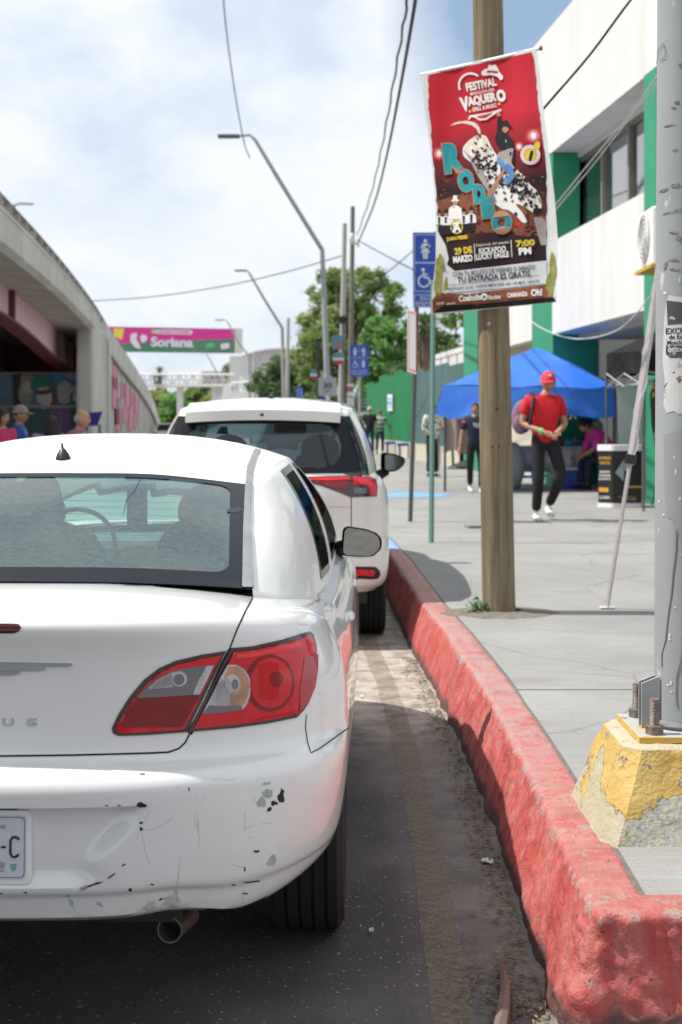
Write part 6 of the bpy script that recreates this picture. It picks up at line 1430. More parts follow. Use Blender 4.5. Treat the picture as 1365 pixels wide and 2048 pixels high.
# ------------------------------------------------------------------ overpass on the left
def OX(D, off=0.): return -3.80 - off - .0853 * D
def Dp(px, off=0.): return (3.80 + off) * F / (440 - px)
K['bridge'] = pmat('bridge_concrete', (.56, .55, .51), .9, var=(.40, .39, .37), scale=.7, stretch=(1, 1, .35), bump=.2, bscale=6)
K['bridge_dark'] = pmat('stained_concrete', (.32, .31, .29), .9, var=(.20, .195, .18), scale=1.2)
K['pink'] = pmat('pale_pink_girder', (.80, .50, .58), .6, var=(.72, .44, .52), scale=.5)
K['maroon'] = pmat('maroon_flange', (.16, .02, .035), .6)
K['relief'] = pmat('pink_relief', (.66, .24, .36), .8, var=(.56, .26, .34), scale=2)
ov = thing('overpass', 'curving concrete overpass with pink steel girders and painted abutment at the left', 'bridge', (OX(40), 40, 0))
TOPZ = [(-20, 5.4), (10, 5.5), (24.5, 5.54), (26.7, 5.53), (30.7, 5.5), (36.1, 5.4), (43.7, 5.14), (50.2, 4.75), (59, 4.3), (69.7, 3.72), (80.6, 2.83), (88.5, 1.7), (92, .95)]
topz = lambda D: sinterp(TOPZ, D)
Ds = [-15 + 1.5 * i for i in range(72)]; Ds = [d for d in Ds if d <= 92]
# parapet and fascia of the span
g = MB(); rows = []
for D in [d for d in Ds if d <= 46]:
    t = topz(D) - .28; x = OX(D); b_ = t - .52 - .012 * max(0, 40 - D) * .5
    rows.append([(x - .22, D, t), (x, D, t), (x + .02, D, t - .07), (x, D, t - .09), (x, D, b_), (x - .12, D, b_ - .10), (x - 1.35, D, b_ + .06)])
g.grid(rows).build('parapet', K['bridge'], ov)
# deck slab, soffit strip and outer girder
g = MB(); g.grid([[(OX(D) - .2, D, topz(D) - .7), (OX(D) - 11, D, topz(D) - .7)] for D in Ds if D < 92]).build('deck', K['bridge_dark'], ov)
gd = [d for d in Ds if d <= 50]
for k, off in enumerate((1.25, 3.4, 5.6, 7.8)):
    zt = lambda D: sinterp([(-15, 4.95), (32.3, 4.95), (50, 4.35)], D); zb = lambda D: sinterp([(-15, 4.1), (32.3, 3.98), (50, 3.17)], D)
    g = MB(); g.grid([[(OX(D, off), D, zt(D)), (OX(D, off), D, zb(D))] for D in gd]); gir = g.build('girder', K['pink'] if k == 0 else K['maroon'], ov)
    for (zz, hgt, nm) in ((zt, .05, 'top_flange'), (zb, .06, 'bottom_flange')):
        g = MB(); g.grid([[(OX(D, off) + .16, D, zz(D)), (OX(D, off) + .16, D, zz(D) - hgt), (OX(D, off) - .30, D, zz(D) - hgt), (OX(D, off) - .30, D, zz(D))] for D in gd], wv=True).build(nm, K['maroon'], gir)
for D in (20, 34, 49.2):
    MB().bb((OX(D, 1.5) - 7, D, zb(D)), (OX(D, 1.25) + .14, D + .15, zt(D))).build('cross_frame', K['maroon'], ov)
# railing
rp = MB().tube([(OX(D) - .1, D, topz(D) - .02) for D in Ds if D <= 89], .05, n=6).build('top_rail', K['dark_metal'], ov)
D = 10.
while D < 72:
    MB().bb((OX(D) - .16, D - .12, topz(D) - .30), (OX(D) - .04, D + .12, topz(D) - .04)).build('rail_post', K['bridge_dark'], ov); D += 1.15
# abutment pier, retaining wall of the ramp
def wall_strip(name, D0, D1, off, zt_, zb_, mat, par, th=.12, n=30):
    rows = []
    for k in range(n + 1):
        D = D0 + (D1 - D0) * k / n; rows.append([(OX(D, off), D, zb_(D)), (OX(D, off), D, zt_(D)), (OX(D, off + th), D, zt_(D)), (OX(D, off + th), D, zb_(D))])
    g = MB().grid(rows, wv=True); k = len(g.v); g.f.append((0, 1, 2, 3)); g.f.append((k - 1, k - 2, k - 3, k - 4)); return g.build(name, mat, par)
wall_strip('ramp_wall', 46, 91, 0, lambda D: topz(D) - .30, lambda D: 0, K['bridge'], ov, .3)
wall_strip('ramp_coping', 46, 90, -.10, lambda D: topz(D) - .26, lambda D: max(.1, topz(D) - 1.05 - .0 * D), K['bridge'], ov, .10)
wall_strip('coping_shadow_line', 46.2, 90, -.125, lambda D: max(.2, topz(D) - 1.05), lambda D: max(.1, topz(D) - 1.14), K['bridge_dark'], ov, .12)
MB().box((OX(44.5) - .18, 44.4, 2.2), (.50, 2.6, 4.4), 0).build('pier', K['bridge'], ov, bevel=.08)
MB().tube([(OX(46.5, -.16), 46.5, 0), (OX(46.5, -.16), 46.5, 4.2)], .09, n=8).build('drain_pipe', K['greywhite'], ov, smooth=True)
MB().box((OX(45.9) - .2, 45.9, 3.95), (.7, .6, .5)).build('bearing_block', K['bridge_dark'], ov, bevel=.04)
# relief panels, each proud of the wall
for (x0, y0, x1, y1) in [(632, 1020, 657, 1180), (634, 1120, 682, 1190), (657, 1060, 680, 1300), (674, 1240, 690, 1390), (674, 1300, 704, 1425), (728, 1168, 752, 1300), (716, 1290, 742, 1378), (748, 1300, 772, 1425), (782, 1232, 800, 1335), (772, 1325, 790, 1408), (706, 1150, 716, 1240), (760, 1210, 770, 1290)]:
    X0_, X1_ = x0 * .3516, x1 * .3516; D0, D1 = Dp(X0_, -.14), Dp(X1_, -.14); Dm = (D0 + D1) / 2
    z1 = CAMZ + (843 - (360 + y0 * .3516)) * Dm / F; z0 = CAMZ + (843 - (360 + y1 * .3516)) * Dm / F
    wall_strip('relief_panel', D0, D1, -.07, lambda D: z1, lambda D: max(.1, z0), K['relief'], ov, .08, 2)
    wall_strip('relief_edge', D1 - .12, D1, -.085, lambda D: z1, lambda D: max(.1, z0), K['maroon'], ov, .09, 1)
for k in range(13): Dg = 49 + k * 2.9; wall_strip('wall_rib', Dg, Dg + .35, -.04, lambda D: max(.3, topz(Dg) - 1.2), lambda D: 0.05, K['bridge'], ov, .05, 1)
# abutment wall across, with mural
AD = 44.9; AX = GX(181, AD)
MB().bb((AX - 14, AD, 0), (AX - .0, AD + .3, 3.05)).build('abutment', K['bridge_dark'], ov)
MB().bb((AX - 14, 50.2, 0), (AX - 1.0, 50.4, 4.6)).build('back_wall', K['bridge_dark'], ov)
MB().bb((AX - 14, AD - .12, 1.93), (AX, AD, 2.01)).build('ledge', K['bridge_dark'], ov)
def mural(poly, col, e, nm='mural_paint'):
    pts = [(x * .249, 700 + y * .249) for x, y in poly]; m = pmat('mural_%d_%d_%d' % tuple(int(c * 99) for c in col), col, .75, var=tuple(c * .75 for c in col), scale=1.2)
    v, f = fill2d(pts, 12); MB().add([W(x, y, AD - .02 - e) for x, y in v], f).build(nm, m, ov, fix=False)
mural([(-300, 190), (722, 190), (722, 447), (-300, 447)], (.07, .13, .22), 0)
mural([(-200, 190), (60, 190), (90, 300), (0, 447), (-200, 447)], (.08, .17, .26), .006)
mural([(500, 195), (720, 195), (720, 280), (600, 250)], (.16, .22, .34), .004); mural([(590, 290), (722, 285), (722, 385), (600, 385)], (.30, .32, .46), .006); mural([(560, 385), (722, 385), (722, 447), (560, 447)], (.10, .28, .48), .006)
mural([(100, 190), (180, 190), (190, 447), (110, 447)], (.02, .02, .025), .008); mural([(170, 205), (270, 205), (280, 260), (170, 290)], (.28, .15, .13), .010)
mural(circ(210, 350, 60, 98), (.20, .21, .20), .012); mural(circ(225, 300, 38, 50), (.34, .34, .32), .016); mural(circ(520, 340, 65, 95), (.32, .34, .38), .012)
mural(circ(355, 380, 62, 95), (.45, .45, .47), .02); mural([(395, 280), (460, 300), (470, 400), (430, 447), (390, 447)], (.12, .08, .04), .018)
mural([(245, 320), (250, 250), (290, 210), (350, 195), (400, 210), (425, 260), (415, 300), (340, 300)], (.01, .17, .12), .024); mural([(425, 200), (500, 200), (512, 265), (440, 270)], (.03, .20, .34), .022)
mural([(285, 330), (415, 310), (405, 350), (330, 362), (290, 355)], (.05, .06, .07), .028); mural([(265, 447), (300, 405), (345, 447)], (.22, .10, .34), .03); mural([(340, 300), (390, 288), (370, 310)], (.5, .32, .12), .03)
for (a, b_, c_) in (((565, 345, 590, 440), (.02, .12, .05), 0), ((590, 345, 622, 372), (.5, .3, .08), 0), ((590, 378, 622, 405), (.5, .5, .5), 0), ((590, 410, 622, 440), (.1, .25, .12), 0)): mural([(a[0], a[1]), (a[2], a[1]), (a[2], a[3]), (a[0], a[3])], b_, .026)
mural([(-300, 465), (722, 465), (722, 700), (-300, 700)], (.04, .10, .10), .0); mural([(410, 465), (560, 465), (560, 700), (410, 700)], (.16, .09, .24), .006); mural([(485, 465), (495, 465), (500, 700), (490, 700)], (.26, .16, .36), .012)
st = thing('stall_banner', 'deep blue slanted banner standing before the concrete overpass pier', 'banner', W(190, 862, 40))
MB().prism([(178, 825), (206, 823), (196, 850), (172, 850)], lambda u, v, t: W(u, v, 40 + t), 0, .06).build('cloth', pmat('deep_blue_cloth', (.03, .03, .25), .7), st)
MB().bb(W(170, 850, 40), W(204, 852, 40.4)).build('shelf', K['dark_metal'], st)
for x in (174, 200): p = W(x, 851, 40.2); MB().bb((p.x - .03, p.y - .03, 0), (p.x + .03, p.y + .03, p.z)).build('leg', K['dark_metal'], st)

# ------------------------------------------------------------------ far gantry billboard, footbridge, stairs, arched hall
bb = thing('billboard', 'wide pink and green supermarket billboard spanning above the road', 'billboard', W(350, 843, 120))
Dq = 120.
def BB(x, y, e=0.): return W(220 + x * .2491, 620 + y * .2491, Dq - e)
K['bb_pink'] = pmat('billboard_pink', (.62, .03, .28), .6); K['bb_green'] = pmat('billboard_green', (.05, .17, .11), .6, var=(.09, .22, .14), scale=.4)
MB().prism([(-60, 132), (1004, 152), (1004, 348), (-60, 335)], lambda u, v, t: BB(u, v, t), -.6, 0).build('frame', K['dark_metal'], bb)
MB().add([BB(-60, 134, .05), BB(1002, 155, .05), BB(1002, 232, .05), BB(700, 240, .05), (BB(-60, 275, .05))], [(0, 1, 2, 3, 4)]).build('pink_print', K['bb_pink'], bb)
MB().add([BB(-60, 275, .05), BB(700, 240, .05), BB(1002, 232, .05), BB(1002, 345, .05), BB(-60, 332, .05)], [(0, 1, 2, 3, 4)]).build('green_print', K['bb_green'], bb)
MB().add([BB(30, 145, .1), BB(118, 148, .1), BB(98, 240, .1), BB(30, 210, .1)], [(0, 1, 2, 3)]).build('yellow_corner', pmat('bb_yellow', (.7, .6, .08), .6), bb)
K['bb_white'] = pmat('billboard_white', (.68, .66, .78), .6)
def bbp(poly, nm, mat, e): v, f = fill2d(rounded(poly, 12), 60); MB().add([BB(x, y, e) for x, y in v], f).build(nm, mat, bb, fix=False)
bbp([(165, 195), (200, 184), (222, 186), (215, 235), (250, 300), (245, 314), (200, 300), (165, 255)], 'logo_mark', K['bb_white'], .1); bbp([(245, 205), (275, 195), (300, 210), (300, 240), (270, 270), (245, 240)], 'logo_mark', K['bb_white'], .1)
def bbt(s_, cx, cy, w_, h_, mat, e, rot=0., bold=.04): vs, fs = text_mesh(s_, 1., bold, fit=(w_, h_)); MB().add([BB(cx + x, cy - y - x * rot, e) for x, y in vs], fs).build('lettering', mat, bb, fix=False)
bbt('Soriana', 500, 258, 340, 80, K['bb_white'], .12, -.02)
bbp([(375, 158), (660, 160), (665, 180), (660, 196), (375, 192), (366, 175)], 'slogan_pill', K['bb_white'], .1); bbp([(332, 160), (370, 158), (372, 190), (335, 186)], 'green_tag', pmat('bb_light_green', (.3, .6, .2), .6), .12)
bbt('DE TODO A UN PASO', 515, 177, 250, 15, pmat('bb_magenta_ink', (.5, .05, .2), .6), .14)
bbp([(770, 270), (840, 262), (842, 298), (775, 312)], 'green_coupon', pmat('bb_coupon_green', (.10, .45, .2), .6), .1); bbp([(888, 272), (958, 262), (964, 305), (895, 320)], 'white_coupon', K['bb_white'], .1)
a = BB(1010, 152); MB().bb((a.x, 119.2, a.z), (a.x + .55, 120.8, a.z - 8 * 120 / 2844 * 6)).build('end_panel', K['greywhite'], bb)
a = BB(1020, 370); MB().bb((a.x - .6, 120, 0), (a.x + .9, 121.4, a.z)).build('support_tower', K['greywhite'], bb)
a = BB(-400, 370); MB().bb((a.x - .6, 120, 0), (a.x + .9, 121.4, a.z)).build('support_tower', K['greywhite'], bb)
fb = thing('footbridge', 'pale steel truss footbridge crossing the road below the billboard', 'bridge', W(370, 843, 118))
def FB(px, py, d=0.): return W(px, py, 118 + d)
for (y, r) in ((749, .09), (760, .04), (771, .16)):
    for d in (0, 2.2): MB().tube([FB(200, y, d), FB(468, y, d)], r, n=4).build('chord', K['greywhite'], fb)
for k in range(19):
    x = 205 + k * 14; MB().tube([FB(x, 749), FB(x, 771)], .05, n=4).build('upright', K['greywhite'], fb); MB().tube([FB(x, 749 if k % 2 else 771), FB(x + 14, 771 if k % 2 else 749)], .05, n=4).build('diagonal', K['greywhite'], fb)
MB().bb(FB(200, 770), FB(468, 773, 2.2)).build('walkway', K['greywhite'], fb)
for x in (358, 427, 435): p = FB(x, 770); MB().tube([(p.x, p.y + 1, 0), (p.x, p.y + 1, p.z)], .28 if x == 358 else .25, n=8).build('column', K['greywhite'], fb)
MB().bb(FB(308, 752, -.2), FB(325, 767, -.1)).build('notice_board', K['dark_metal'], fb); MB().bb(FB(312, 754, -.25), FB(315, 763, -.22)).build('notice_print', K['sign_white'], fb)
sx = thing('staircase', 'white concrete footbridge stair and landing standing right of the truss bridge', 'staircase', W(490, 843, 112))
MB().prism([(442, 800), (448, 770), (458, 764), (461, 782), (530, 784), (532, 797), (445, 802)], lambda u, v, t: W(u, v, 112 + t), 0, 1.5).build('landing', K['white'], sx)
MB().prism([(480, 750), (501, 765), (501, 786), (480, 786)], lambda u, v, t: W(u, v, 112.4 + t), 0, .4).build('parapet_wall', K['white'], sx)
for x in range(462, 532, 8): MB().tube([W(x, 784, 112), W(x, 765, 112)], .035, n=4).build('baluster', K['white'], sx)
MB().tube([W(461, 765, 112), W(530, 763, 112)], .05, n=4).build('handrail', K['white'], sx)
for x in (450, 526): p = W(x, 797, 112.8); MB().bb((p.x - .2, p.y, 0), (p.x + .2, p.y + .4, p.z)).build('column', K['white'], sx)
hall = thing('arched_hall', 'large pale hall with an arched roof beyond the footbridge stairs', 'building', W(540, 843, 170))
arc = [(444, 740)] + [(x, 698 + 36 * ((x - 560) / 116) ** 2 ) for x in range(446, 700, 12)]
MB().prism(arc + [(700, 815), (444, 815)], lambda u, v, t: W(u, v, 170 + t), 0, 25).build('wall', pmat('hall_wall', (.50, .48, .50), .8), hall)
rows = [[W(u, v - 2, 169.5), W(u, v - 2, 196), W(u, v + 1, 196), W(u, v + 1, 169.5)] for u, v in arc]
MB().grid(rows, wv=True).build('roof', K['greywhite'], hall)
hb = thing('low_building', 'low pink and white block seen through the footbridge truss', 'building', W(425, 843, 200))
MB().bb(W(405, 748, 200), (GX(455, 200), 212, 0)).build('wall', pmat('pinkish_wall', (.45, .38, .36), .8), hb); MB().bb(W(403, 746, 199.6), W(457, 748, 212)).build('roof', K['greywhite'], hb)
for x in (412, 424, 436): MB().bb(W(x, 754, 199.9), W(x + 6, 762, 199.95)).build('window', K['dark_metal'], hb)

# ------------------------------------------------------------------ double-bent street lamps and poles
def lamp(D, pts, nm_label, r, group='bent street lamps along the kerb'):
    t = thing('street_lamp', nm_label, 'street lamp', Vector((GX(pts[-1][0], D), D, KZ)), group)
    P = [W(x, y, D) for x, y in pts]; base = Vector((P[-1].x, D, KZ - .02))
    MB().tube([P[2], P[3], P[4]], [r * .55, r * .7, r * .75], n=8).build('arm', K['galv'], t, smooth=True)
    MB().tube([P[4], P[5], base], [r * .75, r, r * 1.05], n=10).build('pole', K['galv'], t, smooth=True)
    MB().tube([P[0], P[1], P[2]], [r * .45, r * .5, r * .55], n=6).build('lamp_bracket', K['galv'], t, smooth=True)
    a = P[0]; MB().box(a + Vector((-.28, 0, -.01)), (.62, .26, .09)).build('lamp_head', K['dark_metal'], t, bevel=.03)
lamp(40, [(478, 272), (500, 270), (511, 280), (560, 362), (645, 500), (655, 757)], 'nearest and tallest bent grey street lamp, its arm reaching left over the road', .085)
lamp(75, [(492, 541), (495, 541), (500, 548), (530, 600), (565, 656), (568, 790)], 'second bent street lamp, seen just left of the large green tree', .10)
lamp(112, [(446, 640), (452, 640), (457, 646), (480, 690), (499, 712), (500, 800)], 'third bent street lamp, in front of the right end of the billboard', .10)
lamp(165, [(408, 705), (412, 705), (416, 712), (425, 728), (434, 745), (435, 800)], 'farthest bent street lamp, beneath the billboard', .11)
t = thing('street_lamp', 'small lamp head showing over the overpass railing at far left', 'street lamp', W(68, 470, 60)); MB().tube([W(28, 410, 60), W(40, 407, 60), W(68, 408, 60)], .06, n=6).build('lamp_arm', K['galv'], t)
MB().tube([W(28, 410, 60), W(28, 500, 60)], .08, n=6).build('pole', K['galv'], t)
def upole(nm, label, D, xt, yt, xb, r, mat, cat='utility pole'):
    t = thing(nm, label, cat, Vector((GX(xb, D), D, KZ))); a = W(xt, yt, D); b_ = Vector((GX(xb, D), D, KZ - .02))
    MB().tube([a, (a + b_) / 2, b_], [r * .8, r * .95, r * 1.1], n=10).build('shaft', mat, t, smooth=True); return t
K['grey_wood'] = pmat('grey_wood', (.20, .185, .15), .9, var=(.13, .12, .10), scale=6, stretch=(6, 6, .5))
K['pale_conc'] = pmat('pale_concrete_pole', (.42, .41, .39), .85, var=(.34, .33, .31), scale=3)
t1 = upole('utility_pole', 'far grey wooden utility pole with a white insulator, before the large tree', 45, 706, 413, 700, .085, K['grey_wood'])
MB().ball(W(704, 478, 44.8), (.10, .1, .2), 8, 6).build('insulator', K['greywhite'], t1)
p = W(704, 478, 44.8); MB().tube([p, p + Vector((.25, 0, -.25))], .03, n=4).build('bracket', K['greywhite'], t1)
t2 = upole('utility_pole', 'pale square concrete pole just left of the far wooden pole', 42, 690, 447, 680, .085, K['pale_conc'])
MB().box(W(686, 640, 41.8), (.20, .2, .20)).build('junction_box', K['black'], t2)
MB().tube([W(687, 630, 41.8), W(690, 845, 41.8)], .04, n=5).build('conduit', K['dark_metal'], t2)
t3 = upole('utility_pole', 'slender grey pole beside the second street lamp', 80, 577, 636, 573, .12, K['pale_conc'])
t4 = upole('utility_pole', 'short grey pole near the footbridge stairs', 110, 510, 703, 510, .12, K['pale_conc'])
for i, (x, y, w_, h_, D, lab) in enumerate(((676, 685, 22, 28, 41.5, 'square blue and orange poster tied to the pale concrete pole'), (677, 717, 24, 26, 41.5, 'round blue, white and red poster tied below the square one'), (628, 749, 16, 20, 60, 'small round blue and red poster on the thin black post'))):
    t = thing('street_banner', lab, 'banner', W(x, y + h_ / 2, D)); q = (lambda u, v, tt, x=x, y=y, w_=w_, h_=h_, D=D: W(x + u * w_ / 2, y + v * h_ / 2, D + tt))
    pl = [(-1, -1), (1, -1), (1, 1), (-1, 1)] if i == 0 else circ(0, 0, 1, 1, 18)
    MB().prism(pl, q, 0, .02).build('panel', pmat('banner_blue', (.08, .16, .32), .6, var=(.15, .28, .4), scale=2), t)
    if i == 0: MB().prism([(-.8, .2), (.9, -.1), (.9, .9), (-.6, .9)], q, -.01, 0).build('print', pmat('banner_brown', (.30, .16, .12), .6), t)
    else: MB().prism([(-.95, .3), (.95, .3), (.6, .8), (0, 1), (-.6, .8)], q, -.01, 0).build('red_print', pmat('banner_red', (.42, .04, .05), .6), t); MB().prism([(-.9, -.1), (.9, -.1), (.95, .3), (-.95, .3)], q, -.012, 0).build('white_print', K['greywhite'], t)
t = thing('sign_post', 'thin black post with a short arm left of the nearest street lamp', 'post', Vector((GX(637, 60), 60, KZ)))
MB().tube([Vector((GX(637, 60), 60, KZ)), W(637, 682, 60)], .05, n=6).build('post', K['black'], t); MB().bb(W(634, 683, 60), W(648, 698, 60.1)).build('plate', K['dark_metal'], t)
# speed sign 30
D = 30; t = thing('speed_sign', 'grey square speed sign reading 30 above the white SUV', 'sign', Vector((GX(656, D), D, KZ)))
MB().tube([Vector((GX(657, D), D + .04, KZ)), W(657, 757, D + .04)], .035, n=8).build('post', K['greywhite'], t)
MB().prism(rounded([(637, 755), (674, 755), (673, 792), (637, 792)], 2), lambda u, v, tt: W(u, v, D + tt), 0, .02).build('sign_board', pmat('sign_grey', (.36, .37, .38), .6), t)
g = MB(); vs, fs = text_mesh('30', 1., .02, fit=(17, 11)); g.add([W(656 + x, 771 - y, D - .01) for x, y in vs], fs); g.build('number', pmat('sign_dark_ink', (.05, .06, .08), .6), t, fix=False)
g = MB(); vs, fs = text_mesh('km/h', 1., .0, fit=(11, 4)); g.add([W(655 + x, 781 - y, D - .01) for x, y in vs], fs); g.build('unit', pmat('sign_dark_ink', (.05, .06, .08), .6), t, fix=False)
MB().bb(W(640, 794, D + .1), W(652, 800, D + .12)).build('lower_plate', K['sign_blue'], t)
# four-symbol blue signs
def four(D, x0, y0, x1, y1, lab, xb):
    t = thing('street_sign', lab, 'sign', Vector((GX(xb, D), D, KZ)))
    MB().tube([Vector((GX(xb, D), D + .04, KZ)), W(xb - .5, y1 - 10, D + .04)], .03, n=8).build('post', K['galv'], t)
    MB().prism(rounded([(x0, y0), (x1, y0), (x1, y1), (x0, y1)], 1.5), lambda u, v, tt: W(u, v, D + tt), 0, .02).build('sign_board', K['sign_blue'], t)
    g = MB(); w_, h_ = x1 - x0, y1 - y0; s_ = h_ * .145
    for kind, cx, cy in (('mother', .28, .22), ('elder', .72, .22), ('wheelchair', .28, .60), ('pregnant', .72, .60)): picto(kind, lambda u, v: W(x0 + w_ * cx + u, y0 + h_ * cy - v, D - .01), 0, 0, s_, g)
    for (a0, b0, a1, b1) in ((.04, .40, .96, .41), (.495, .03, .505, .80), (.04, .80, .96, .81)): g.add([W(x0 + w_ * a0, y0 + h_ * b0, D - .01), W(x0 + w_ * a1, y0 + h_ * b0, D - .01), W(x0 + w_ * a1, y0 + h_ * b1, D - .01), W(x0 + w_ * a0, y0 + h_ * b1, D - .01)], [(0, 1, 2, 3)])
    tag(g.build('sign_symbols', K['sign_white'], t), kind='stuff'); g = MB()
    for s2_, yy in (('SUBIR Y BAJAR', .865), ('PASAJEROS', .93)): vs, fs = text_mesh(s2_, 1., 0, fit=(w_ * .8, h_ * .045)); g.add([W(x0 + w_ / 2 + x, y0 + h_ * yy - y, D - .01) for x, y in vs], fs)
    tag(g.build('sign_lettering', K['sign_white'], t), kind='stuff')
four(35, 700, 690, 738, 753, 'blue four-symbol passenger sign in front of the large green tree', 720)
four(85, 592, 775, 607, 796, 'tiny far blue sign left of the grey speed sign', 599)
bd = thing('notice_sign', 'dark notice board with pale lettering at the end of the green fence', 'sign', Vector((GX(735, 62), 62, KZ)))
MB().bb(W(709, 795, 62), W(753, 822, 62.1)).build('board', pmat('board_dark_green', (.05, .07, .06), .7), bd)
for x in (711, 750): p = W(x, 820, 62.05); MB().bb((p.x - .05, p.y, KZ), (p.x + .05, p.y + .1, p.z)).build('leg', K['dark_metal'], bd)
g = MB()
for s_, yy, w_ in (('ESTACIONATE A', 799, 40), ('TU DERECHA', 806, 38), ('GRACIAS', 813, 34)): vs, fs = text_mesh(s_, 1., 0, fit=(w_, 4.2)); g.add([W(731 + x, yy - y, 61.97) for x, y in vs], fs)
tag(g.build('board_lettering', K['greywhite'], bd), kind='stuff')
flyer = thing('flyer_board', 'narrow white and red flyers stuck on the far wooden pole base', 'poster', W(702, 800, 44.6))
MB().bb(W(695, 768, 44.8), W(708, 792, 44.7)).build('upper_flyer', K['sign_white'], flyer); MB().bb(W(695, 773, 44.68), W(708, 783, 44.66)).build('red_band', pmat('flyer_red', (.4, .12, .12), .7), flyer)
MB().bb(W(694, 795, 44.8), W(708, 812, 44.7)).build('lower_flyer', K['greywhite'], flyer)

# ------------------------------------------------------------------ green fence, office building
def FX(D, off=0.): return 6.29 + off - .0853 * D
def DF(px, off=0.): return (6.29 + off) * F / (px - 440)
K['fgreen'] = pmat('green_sheet', (.01, .15, .055), .5, var=(.012, .19, .07), scale=1.2); K['fteal'] = pmat('teal_sheet', (.06, .12, .125), .6, var=(.08, .15, .15), scale=1.5)  # nearer panels in greyer teal, farther ones green
K['cream'] = pmat('cream_wall', (.52, .48, .38), .85, var=(.45, .42, .34), scale=1)
fen = thing('sheet_fence', 'long corrugated sheet fence on a cream wall, green far away and teal nearer', 'fence', Vector((FX(47), 47, KZ)))
D = 36.6; k = 0
while D < 60:
    D1 = D + 2.38; top = 3.02 + (.10 if k % 2 else 0) + (.16 if D > 45 else 0) - (.15 if D > 55 else 0); rows = []
    for q in range(33):
        d = D + (D1 - D) * q / 32; o_ = [0, 0, -.04, -.04][q % 4]; rows.append([(FX(d, o_), d, .82), (FX(d, o_), d, top)])
    MB().grid(rows).build('fence_panel', K['fteal'] if D < 45 else K['fgreen'], fen, solid=.012)
    MB().bb((FX(D, .06), D - .06, KZ), (FX(D, .16), D + .06, top - .1)).build('post', K['dark_metal'], fen)
    D = D1 + .02; k += 1
rows = [[(FX(d, -.12), d, KZ - .02), (FX(d, -.12), d, .80), (FX(d, .1), d, .80), (FX(d, .1), d, KZ - .02)] for d in (36.6, 45, 60.2)]
MB().grid(rows, wv=True).build('base_wall', K['cream'], fen)
sgn = thing('fence_sign', 'small white and blue notice fixed to the green fence', 'sign', Vector((FX(DF(782, -.06), -.06), DF(782, -.06), 1.6)))
da, db = DF(786, -.08), DF(776.5, -.08)
def FS(t_, z, e=0.): d = da + (db - da) * t_; return (FX(d, -.08 - e), d, z)
zz = lambda py, D: CAMZ + (843 - py) * D / F
MB().add([FS(0, zz(822, da)), FS(1, zz(822, db)), FS(1, zz(789, db)), FS(0, zz(789, da)), FS(0, zz(822, da), .02), FS(1, zz(822, db), .02), FS(1, zz(789, db), .02), FS(0, zz(789, da), .02)], [(0, 1, 2, 3), (4, 5, 6, 7), (0, 1, 5, 4), (2, 3, 7, 6), (1, 2, 6, 5), (0, 3, 7, 4)]).build('board', K['sign_white'], sgn)
for (y0, y1) in ((796, 799), (803, 809), (813, 815)): MB().add([FS(.1, zz(y1, da), .03), FS(.9, zz(y1, db), .03), FS(.9, zz(y0, db), .03), FS(.1, zz(y0, da), .03)], [(0, 1, 2, 3)]).build('blue_line', pmat('notice_blue', (.1, .28, .6), .6), sgn)
K['stucco'] = pmat('white_stucco', (.66, .66, .65), .85, var=(.56, .56, .545), scale=1.6, stretch=(1, 1, .22), bump=.2, bscale=12)
K['green'] = pmat('green_render', (.015, .22, .115), .65, var=(.02, .26, .135), scale=.8); 
off = thing('office_building', 'white two-storey office with green columns and ribbon windows at the right', 'building', Vector((FX(27), 27, KZ)))
def FBX(name, D0, D1, o0, o1, z0, z1, mat, par=off, bevel=0.):
    g = MB(); vs = [(FX(D, o), D, z) for z in (z0, z1) for D in (D0, D1) for o in (o0, o1)]
    g.add(vs, [(0, 1, 3, 2), (4, 5, 7, 6), (0, 1, 5, 4), (2, 3, 7, 6), (0, 2, 6, 4), (1, 3, 7, 5)]); return g.build(name, mat, par, bevel=bevel)
FBX('parapet_fascia', 12, 36.4, 0, .6, 6.6, 9.0, K['stucco']); FBX('roof_slab', 12, 36.4, .6, 9, 8.6, 8.75, K['stucco'])
FBX('upper_wall', 28.8, 36.4, .03, .3, 3.15, 6.595, K['stucco']); FBX('spandrel', 12, 26.9, .0, .5, 3.15, 4.9, K['stucco'])
FBX('soffit', 12, 27, .5, 1.0, 6.5, 6.6, K['stucco']); FBX('green_return', 26.95, 28.75, .02, .9, KZ, 6.59, K['green']); FBX('far_column', 34.4, 36.4, -.05, .3, KZ, 6.58, K['green'])
FBX('lower_wall', 28.8, 34.4, .35, .6, KZ, 3.15, K['cream']); FBX('side_wall', 36.0, 36.4, .6, 9, KZ, 8.6, K['stucco'])
FBX('street_column', 20.35, 20.95, -.04, .5, KZ, 6.59, K['green']); FBX('street_column', 13.4, 14.0, -.04, .5, KZ, 6.59, K['green'])
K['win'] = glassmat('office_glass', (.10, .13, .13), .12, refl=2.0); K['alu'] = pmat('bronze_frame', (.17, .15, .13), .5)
cutsw = [27.0, 25.4, 23.75, 22.1, 20.4, 18.7, 17, 15.3, 13.6, 12]
for a, b_ in zip(cutsw, cutsw[1:]):
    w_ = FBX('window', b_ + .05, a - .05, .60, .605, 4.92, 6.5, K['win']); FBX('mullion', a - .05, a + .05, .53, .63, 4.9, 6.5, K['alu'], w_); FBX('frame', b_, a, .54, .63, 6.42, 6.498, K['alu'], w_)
FBX('room_back', 12, 27, 3.6, 3.7, 4.7, 6.55, pmat('room_shade', (.25, .27, .27), .9)); FBX('room_floor', 12, 27, .62, 3.6, 4.6, 4.7, pmat('room_shade', (.25, .27, .27), .9))
